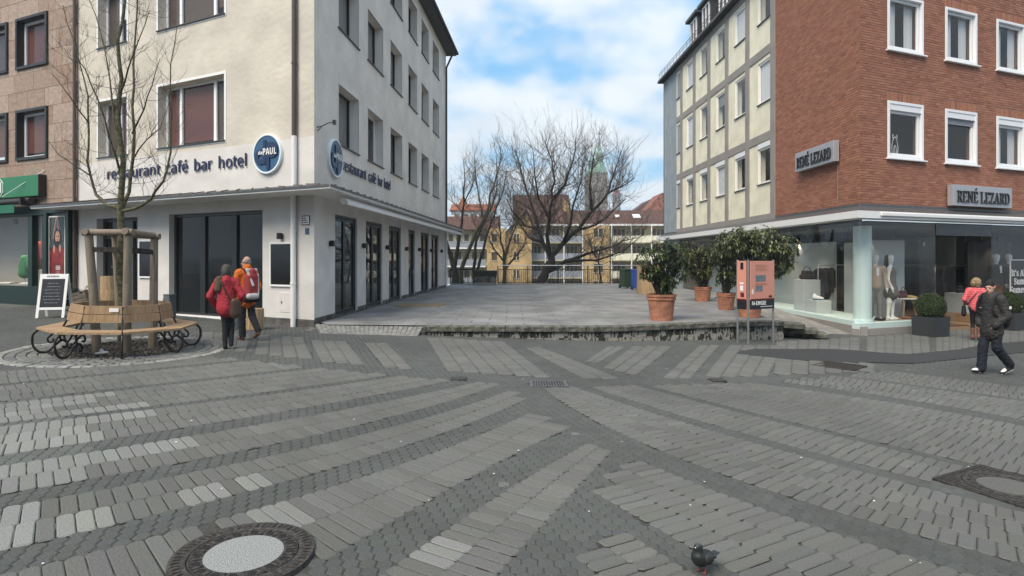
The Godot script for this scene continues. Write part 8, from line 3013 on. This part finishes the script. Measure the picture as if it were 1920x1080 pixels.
func man_in_orange() -> void:
	# seen from behind, stepping towards the house; the head turned to his left
	var t := thing("person", "person in orange jacket with red and grey backpack seen from behind", "person", on_ground(Vector2(-5.68, -12.55)), PI + 0.85)
	t.scale = Vector3(0.84, 1, 0.88)
	var hip := Vector3(0, 0.92, 0)
	var la := Vector3(0.1, 0.1, 0.0)     # standing foot, on his own left
	var ra := Vector3(-0.13, 0.2, -0.34)   # trailing foot, heel raised
	var lk := Vector3(0.1, 0.5, 0.03)
	var rk := Vector3(-0.11, 0.52, -0.06)
	var skin := [[Vector3(0, 0.95, 0), Vector3(0, 1.35, 0), 0.12, 0.13], [Vector3(0, 1.35, 0), Vector3(0, 1.52, 0), 0.1, 0.055], [Vector3(-0.17, 1.4, 0), Vector3(0.17, 1.4, 0), 0.055, 0.055]]
	skin += leg(Vector3(0.09, 0.9, 0), lk, la, 0.075) + leg(Vector3(-0.09, 0.9, 0), rk, ra, 0.075)
	for s in [-1, 1]:
		skin.append([Vector3(0.2 * s, 1.4, 0), Vector3(0.27 * s, 1.12, 0.02), 0.045, 0.038])
		skin.append([Vector3(0.27 * s, 1.12, 0.02), Vector3(0.2 * s, 0.92, 0.16), 0.038, 0.03])
	part("body", blob_mesh(skin, 0.022, 0.04), M.skin, t)
	var tr := [[Vector3(-0.07, 0.93, 0), Vector3(0.07, 0.93, 0), 0.125, 0.125]]
	tr += [[Vector3(0.09, 0.88, 0), lk, 0.1, 0.085], [lk, la + Vector3(0, 0.0, 0), 0.085, 0.078], [Vector3(-0.09, 0.88, 0), rk, 0.1, 0.085], [rk, ra + Vector3(0, 0.02, 0), 0.085, 0.075]]
	part("trousers", blob_mesh(tr, 0.016, 0.03, 0.01), M.trouser, t)
	var j := [[Vector3(0, 1.4, 0), Vector3(0, 0.86, 0), 0.165, 0.2, Vector3(1.12, 1, 0.9)], [Vector3(-0.17, 1.43, -0.01), Vector3(0.17, 1.43, -0.01), 0.085, 0.085], [Vector3(0, 1.47, -0.05), Vector3(0, 1.54, -0.05), 0.1, 0.09]]
	for s in [-1, 1]:
		j.append([Vector3(0.21 * s, 1.42, 0), Vector3(0.3 * s, 1.13, 0.0), 0.085, 0.075])
		j.append([Vector3(0.3 * s, 1.13, 0.0), Vector3(0.22 * s, 0.93, 0.13), 0.075, 0.062])
	part("jacket", blob_mesh(j, 0.016, 0.045, 0.013), M.jacket_orange, t)
	var hx := Transform3D(Basis(Vector3.UP, 0.85), Vector3(0, 1.55, 0.02))
	part("head", head_mesh(), M.skin, t, hx)
	face_parts(t, hx)
	part("hair", blob_mesh([[Vector3(0, 0.13, -0.04), Vector3(0, 0.1, -0.055), 0.08, 0.07, Vector3(0.92, 1, 1)], [Vector3(-0.07, 0.1, -0.01), Vector3(-0.06, 0.14, -0.01), 0.025, 0.03], [Vector3(0.07, 0.1, -0.01), Vector3(0.06, 0.14, -0.01), 0.025, 0.03]], 0.009, 0.03), mat("hair_silver", Color(0.26, 0.26, 0.26), 0.6, textures["grain"], 6.0), t, hx)
	part("glasses", (func():
		var b := MB.new()
		b.tube([Vector3(-0.082, 0.115, 0.0), Vector3(-0.06, 0.112, 0.1), Vector3(0, 0.114, 0.112), Vector3(0.06, 0.112, 0.1), Vector3(0.082, 0.115, 0.0)], [0.004], 5)
		return b).call(), M.black, t, hx)
	for k in [[la, 0.0], [ra, 0.5]]:
		var d := Vector3(0, -0.5 if k[1] > 0 else 0.0, 1)
		var sh := shoe(k[0] + Vector3(0, -0.02, 0.02), d, 1.1)
		part("shoe", blob_mesh(sh, 0.014, 0.03), M.leather, t)
	# rucksack
	var z := -0.27
	var pk := part("backpack", blob_mesh([[Vector3(-0.07, 1.0, z), Vector3(-0.06, 1.34, z), 0.12, 0.11], [Vector3(0.07, 1.0, z), Vector3(0.06, 1.34, z), 0.12, 0.11], [Vector3(0, 1.38, z), Vector3(0, 1.46, z - 0.02), 0.12, 0.09]], 0.016, 0.04), M.pack_red, t)
	part("side_panel", blob_mesh([[Vector3(0.02, 1.18, z - 0.12), Vector3(0.13, 1.5, z - 0.03), 0.035, 0.03], [Vector3(0.13, 1.5, z - 0.03), Vector3(-0.1, 1.5, z - 0.04), 0.03, 0.03], [Vector3(-0.12, 1.0, z - 0.09), Vector3(-0.13, 1.4, z - 0.06), 0.03, 0.025]], 0.012, 0.02), M.pack_grey, pk)
	part("front_pocket", blob_mesh([[Vector3(-0.08, 0.95, z - 0.08), Vector3(0.1, 0.95, z - 0.08), 0.07, 0.07]], 0.014, 0.02), M.pack_grey, pk)
	part("base_strap", blob_mesh([[Vector3(-0.16, 0.88, z), Vector3(0.16, 0.88, z), 0.07, 0.07]], 0.016, 0.02), M.fabric_black, pk)
	var sp := MB.new()
	for s in [-1, 1]:
		sp.tube(smooth([Vector3(0.1 * s, 1.45, z + 0.08), Vector3(0.13 * s, 1.53, -0.04), Vector3(0.15 * s, 1.45, 0.14), Vector3(0.17 * s, 1.2, 0.19), Vector3(0.2 * s, 0.98, z + 0.12)]), [0.02], 6)
	sp.tube([Vector3(0.02, 0.9, z - 0.02), Vector3(0.01, 0.66, z + 0.02)], [0.012], 5)
	part("strap", sp, M.fabric_black, pk)

func woman_in_red() -> void:
	var t := thing("person", "person in red jacket with leopard scarf and brown shoulder bag seen from behind", "person", on_ground(Vector2(-5.5, -11.3)), PI + 0.3)
	t.scale = Vector3(0.8, 1, 0.88)
	var lk := Vector3(0.03, 0.45, 0.02)
	var la := Vector3(0.03, 0.09, -0.02)
	var rk := Vector3(-0.1, 0.47, 0.1)
	var ra := Vector3(-0.1, 0.12, 0.02)
	var skin := [[Vector3(0, 0.86, 0), Vector3(0, 1.22, 0), 0.12, 0.115], [Vector3(0, 1.22, 0), Vector3(0, 1.4, 0), 0.09, 0.05], [Vector3(-0.15, 1.28, 0), Vector3(0.15, 1.28, 0), 0.05, 0.05]]
	skin += leg(Vector3(0.08, 0.82, 0), lk, la, 0.075) + leg(Vector3(-0.08, 0.82, 0), rk, ra, 0.075)
	part("body", blob_mesh(skin, 0.022, 0.04), M.skin, t)
	var tr := [[Vector3(-0.07, 0.84, 0), Vector3(0.07, 0.84, 0), 0.12, 0.12], [Vector3(0.06, 0.8, 0), lk, 0.095, 0.068], [lk, la, 0.068, 0.055], [Vector3(-0.08, 0.8, 0), rk, 0.095, 0.068], [rk, ra, 0.068, 0.055]]
	part("trousers", blob_mesh(tr, 0.016, 0.03, 0.01), M.trouser, t)
	var j := [[Vector3(0, 1.26, 0), Vector3(0, 0.8, -0.02), 0.16, 0.19, Vector3(1.15, 1, 0.92)], [Vector3(-0.15, 1.3, 0), Vector3(0.15, 1.3, 0), 0.08, 0.08], [Vector3(0, 1.32, -0.07), Vector3(0, 1.38, -0.05), 0.095, 0.08]]
	for s in [-1, 1]:
		j.append([Vector3(0.2 * s, 1.29, 0), Vector3(0.35 * s, 1.03, -0.05), 0.08, 0.07])
		j.append([Vector3(0.35 * s, 1.03, -0.05), Vector3(0.26 * s, 0.84, 0.1), 0.07, 0.06])
	part("jacket", blob_mesh(j, 0.016, 0.045, 0.013), M.jacket_red, t)
	var hx := Transform3D(Basis(Vector3.UP, -0.25).rotated(Vector3.RIGHT, 0.12), Vector3(0, 1.4, 0.01))
	part("head", head_mesh(0.95), M.skin, t, hx)
	part("hair", blob_mesh([[Vector3(0, 0.13, -0.02), Vector3(0, 0.1, -0.03), 0.11, 0.11], [Vector3(-0.07, 0.08, -0.02), Vector3(-0.08, 0.0, -0.02), 0.05, 0.04], [Vector3(0.07, 0.08, -0.02), Vector3(0.08, 0.0, -0.02), 0.05, 0.04], [Vector3(0, 0.05, -0.07), Vector3(0, -0.02, -0.06), 0.075, 0.06]], 0.01, 0.03), M.hair_grey, t, hx)
	for k in [la, ra]:
		part("shoe", blob_mesh(shoe(k + Vector3(0, -0.015, 0.02), Vector3(0, 0, 1)), 0.014, 0.03), M.fabric_black, t)
	part("scarf", blob_mesh([[Vector3(0.1, 1.38, -0.09), Vector3(0.2, 1.3, -0.1), 0.04, 0.05], [Vector3(0.16, 1.36, -0.1), Vector3(0.18, 1.16, -0.14), 0.05, 0.06], [Vector3(0.11, 1.3, -0.12), Vector3(0.13, 1.14, -0.15), 0.035, 0.03]], 0.014, 0.03), M.scarf, t)
	var bag := part("shoulder_bag", blob_mesh([[Vector3(-0.2, 0.9, -0.18), Vector3(-0.2, 0.7, -0.18), 0.09, 0.11, Vector3(1, 1, 0.6)], [Vector3(-0.28, 0.88, -0.16), Vector3(-0.28, 0.72, -0.16), 0.06, 0.07, Vector3(1, 1, 0.6)]], 0.016, 0.04), M.leather_dark, t)
	var st := MB.new()
	st.tube(smooth([Vector3(-0.12, 0.95, -0.17), Vector3(-0.02, 1.1, -0.19), Vector3(0.08, 1.28, -0.17), Vector3(0.15, 1.38, -0.05), Vector3(0.1, 1.3, 0.13)]), [0.016], 6)
	part("strap", st, M.leather_dark, bag)

func walking_man() -> void:
	# walks towards the left and the photographer, hands in his pockets
	var t := thing("person", "person in dark rain jacket and black beanie walking with hands in pockets", "person", on_ground(Vector2(9.0, -11.0)), -1.4)
	t.scale = Vector3(0.85, 1, 0.85)
	var lf := Vector3(-0.07, 0.1, 0.2)     # front foot, flat
	var rf := Vector3(0.12, 0.17, -0.32)    # rear foot, on its toe
	var lk := Vector3(-0.08, 0.52, 0.14)
	var rk := Vector3(0.11, 0.5, 0.0)
	var skin := [[Vector3(0, 0.93, 0), Vector3(0, 1.33, 0), 0.12, 0.13], [Vector3(0, 1.33, 0), Vector3(0, 1.5, 0.02), 0.1, 0.055], [Vector3(-0.17, 1.38, 0), Vector3(0.17, 1.38, 0), 0.055, 0.055]]
	skin += leg(Vector3(-0.09, 0.88, 0), lk, lf, 0.075) + leg(Vector3(0.09, 0.88, 0), rk, rf, 0.075)
	part("body", blob_mesh(skin, 0.022, 0.04), M.skin, t)
	var tr := [[Vector3(-0.07, 0.9, 0), Vector3(0.07, 0.9, 0), 0.12, 0.12], [Vector3(-0.09, 0.86, 0), lk, 0.105, 0.09], [lk, lf + Vector3(0, 0, 0), 0.09, 0.088], [Vector3(0.09, 0.86, 0), rk, 0.105, 0.09], [rk, rf + Vector3(0, 0.02, 0.0), 0.09, 0.082]]
	part("trousers", blob_mesh(tr, 0.014, 0.03, 0.012), M.jeans, t)
	var j := [[Vector3(0, 1.38, 0), Vector3(0, 0.8, 0.01), 0.17, 0.2, Vector3(1.12, 1, 0.9)], [Vector3(-0.17, 1.41, 0), Vector3(0.17, 1.41, 0), 0.085, 0.085], [Vector3(0, 1.45, 0.0), Vector3(0, 1.53, 0.01), 0.1, 0.085], [Vector3(0, 1.45, -0.1), Vector3(0, 1.38, -0.15), 0.09, 0.06]]
	for s in [-1, 1]:
		j.append([Vector3(0.21 * s, 1.4, 0), Vector3(0.29 * s, 1.1, -0.06), 0.085, 0.078])
		j.append([Vector3(0.29 * s, 1.1, -0.06), Vector3(0.19 * s, 0.93, 0.13), 0.075, 0.065])
	var jk := part("jacket", blob_mesh(j, 0.014, 0.04, 0.013), M.jacket_dark, t)
	bit("sleeve_badge", Vector3(0.36, 1.24, -0.07), Vector3(0.372, 1.29, -0.02), M.white, jk)
	bit("chest_print", Vector3(-0.13, 1.23, 0.186), Vector3(-0.07, 1.245, 0.19), M.balcony_grey, jk)
	for s in [-1, 1]:
		hand(Vector3(0.17 * s, 0.93, 0.14), Vector3(-0.5 * s, -0.6, -0.1), Vector3(-0.3 * s, 0, -1).normalized(), t)
	var hx := Transform3D(Basis(Vector3.UP, 0.3).rotated(Vector3.RIGHT, 0.1), Vector3(0, 1.51, 0.04))
	part("head", head_mesh(), M.skin, t, hx)
	face_parts(t, hx)
	part("hair", blob_mesh([[Vector3(0, 0.1, -0.05), Vector3(0, 0.06, -0.06), 0.065, 0.055]], 0.01, 0.03), M.hair_brown, t, hx)
	part("beanie", blob_mesh([[Vector3(0, 0.16, -0.016), Vector3(0, 0.172, -0.022), 0.094, 0.09, Vector3(0.94, 1, 1.04)]], 0.009, 0.02), M.fabric_black, t, hx)
	for k in [[lf, 0.12], [rf, -0.55]]:
		var d := Vector3(-0.1, k[1], 1)
		var sh := shoe(k[0] + Vector3(0, -0.02, 0.02), d, 1.12)
		var o := part("shoe", blob_mesh(sh, 0.013, 0.03), M.fabric_black, t)
		var f := Vector3(d.x, 0, d.z).normalized()
		var lowp: Vector3 = k[0] + Vector3(0, -0.075, 0.02)
		part("sole", blob_mesh([[lowp - f * 0.06, lowp + f * 0.17 + Vector3(0, k[1] * 0.16, 0), 0.04, 0.034, Vector3(1, 0.5, 1)]], 0.012, 0.02), M.white, o)
		part("toe_panel", blob_mesh([[k[0] + f * 0.1 + Vector3(0, -0.04, 0.02) + Vector3(0, k[1] * 0.1, 0), k[0] + f * 0.17 + Vector3(0, -0.055 + k[1] * 0.16, 0.02), 0.04, 0.034]], 0.012, 0.02), M.white, o)
	var bp := part("backpack", blob_mesh([[Vector3(0, 1.3, -0.26), Vector3(0, 0.98, -0.28), 0.12, 0.14]], 0.02, 0.03), M.fabric_black, t)
	var sp := MB.new()
	for s in [-1, 1]:
		sp.tube(smooth([Vector3(0.13 * s, 1.38, -0.2), Vector3(0.16 * s, 1.505, -0.02), Vector3(0.17 * s, 1.4, 0.15), Vector3(0.19 * s, 1.15, 0.17), Vector3(0.2 * s, 1.0, -0.14)]), [0.022], 6)
	part("strap", sp, M.fabric_black, bp)

func woman_in_pink() -> void:
	# walks away to the right, into the shop, a bag on her arm
	var t := thing("person", "person with blond curls in pink striped jacket walking towards the shop", "person", on_ground(Vector2(12.45, -15.75)), PI * 0.78)
	t.scale = Vector3(0.86, 1, 0.9)
	var lk := Vector3(0.08, 0.47, 0.16)
	var la := Vector3(0.08, 0.1, 0.1)
	var rk := Vector3(-0.08, 0.47, -0.06)
	var ra := Vector3(-0.08, 0.16, -0.34)
	var skin := [[Vector3(0, 0.9, 0), Vector3(0, 1.28, 0), 0.12, 0.115], [Vector3(0, 1.28, 0), Vector3(0, 1.46, 0), 0.09, 0.05], [Vector3(-0.15, 1.34, 0), Vector3(0.15, 1.34, 0), 0.05, 0.05]]
	skin += leg(Vector3(0.08, 0.86, 0), lk, la, 0.075) + leg(Vector3(-0.08, 0.86, 0), rk, ra, 0.075)
	part("body", blob_mesh(skin, 0.022, 0.04), M.skin, t)
	part("trousers", blob_mesh([[Vector3(-0.07, 0.88, 0), Vector3(0.07, 0.88, 0), 0.12, 0.12], [Vector3(0.07, 0.84, 0), lk, 0.09, 0.06], [lk, la, 0.06, 0.05], [Vector3(-0.08, 0.84, 0), rk, 0.09, 0.06], [rk, ra, 0.06, 0.05]], 0.018, 0.03), M.trouser, t)
	var j := [[Vector3(0, 1.3, 0), Vector3(0, 0.92, 0), 0.15, 0.165, Vector3(1.1, 1, 0.92)], [Vector3(-0.14, 1.35, 0), Vector3(0.14, 1.35, 0), 0.075, 0.075]]
	for s in [-1, 1]:
		j.append([Vector3(0.19 * s, 1.34, 0), Vector3(0.28 * s, 1.1, -0.04), 0.07, 0.06])
		j.append([Vector3(0.28 * s, 1.1, -0.04), Vector3(0.25 * s, 0.98, 0.16), 0.06, 0.05])
	var stripe := Image.create(4, 64, false, Image.FORMAT_RGB8)
	for y in 64:
		for x in 4:
			stripe.set_pixel(x, y, (Color(0.66, 0.045, 0.07) if y % 16 < 11 else Color(0.72, 0.3, 0.3)).linear_to_srgb())
	var sm: StandardMaterial3D = M.jacket_pink
	sm.albedo_color = Color.WHITE
	sm.albedo_texture = ImageTexture.create_from_image(stripe)
	sm.uv1_triplanar = true
	sm.uv1_scale = Vector3(4, 5, 4)
	part("jacket", blob_mesh(j, 0.018, 0.04, 0.01), sm, t)
	for s in [-1, 1]:
		hand(Vector3(0.25 * s, 0.97, 0.19), Vector3(-0.2 * s, 0, 1), Vector3(-s, -0.2, 0).normalized(), t)
	var hx := Transform3D(Basis(Vector3.UP, 0.2), Vector3(0, 1.46, 0.01))
	part("head", head_mesh(0.95), M.skin, t, hx)
	var curls := [[Vector3(0, 0.13, -0.02), Vector3(0, 0.1, -0.03), 0.11, 0.11]]
	for i in 40:
		var d := Vector3(rng.randfn(0, 1), rng.randfn(0.2, 0.8), rng.randfn(-0.7, 0.8)).normalized()
		if d.z > 0.5:
			continue
		var c := Vector3(0, 0.1, -0.03) + d * 0.115
		curls.append([c, c + Vector3(0, -0.03, 0), 0.03, 0.025])
	part("hair", blob_mesh(curls, 0.012, 0.012), M.hair_blond, t, hx)
	for k in [la, ra]:
		part("boot", blob_mesh(shoe(k + Vector3(0, -0.01, 0.02), Vector3(0, -0.35 if k == ra else 0.0, 1)) + [[k + Vector3(0, -0.02, 0), k + Vector3(0, 0.2, 0.03), 0.05, 0.06]], 0.015, 0.03), M.leather, t)
	var bag := part("handbag", blob_mesh([[Vector3(0.3, 0.86, 0.12), Vector3(0.3, 0.72, 0.12), 0.08, 0.1, Vector3(0.7, 1, 1.2)]], 0.016, 0.02), M.fabric_black, t)
	var st := MB.new()
	st.tube(smooth([Vector3(0.3, 0.92, 0.02), Vector3(0.29, 1.06, 0.06), Vector3(0.3, 0.92, 0.22)]), [0.01], 6)
	st.tube(smooth([Vector3(-0.14, 1.4, -0.06), Vector3(0.0, 1.25, -0.15), Vector3(0.12, 1.1, -0.17), Vector3(0.2, 0.95, -0.08)]), [0.012], 5)
	part("strap", st, M.fabric_black, bag)

func build_all() -> void:
	var t0 := Time.get_ticks_msec()
	build_ground()
	print("ground ", Time.get_ticks_msec() - t0)
	build_paving()
	print("paving ", Time.get_ticks_msec() - t0)
	build_terrace()
	print("terrace ", Time.get_ticks_msec() - t0)
	build_white_house()
	print("white_house ", Time.get_ticks_msec() - t0)
	build_stone_house()
	print("stone_house ", Time.get_ticks_msec() - t0)
	build_brick_house()
	print("brick_house ", Time.get_ticks_msec() - t0)
	build_shop()
	print("shop ", Time.get_ticks_msec() - t0)
	build_behind()
	print("behind ", Time.get_ticks_msec() - t0)
	build_far_bank()
	print("far_bank ", Time.get_ticks_msec() - t0)
	build_trees()
	print("trees ", Time.get_ticks_msec() - t0)
	build_bench_ring()
	print("bench_ring ", Time.get_ticks_msec() - t0)
	build_street_things()
	print("street_things ", Time.get_ticks_msec() - t0)
	build_people()
	print("people ", Time.get_ticks_msec() - t0)
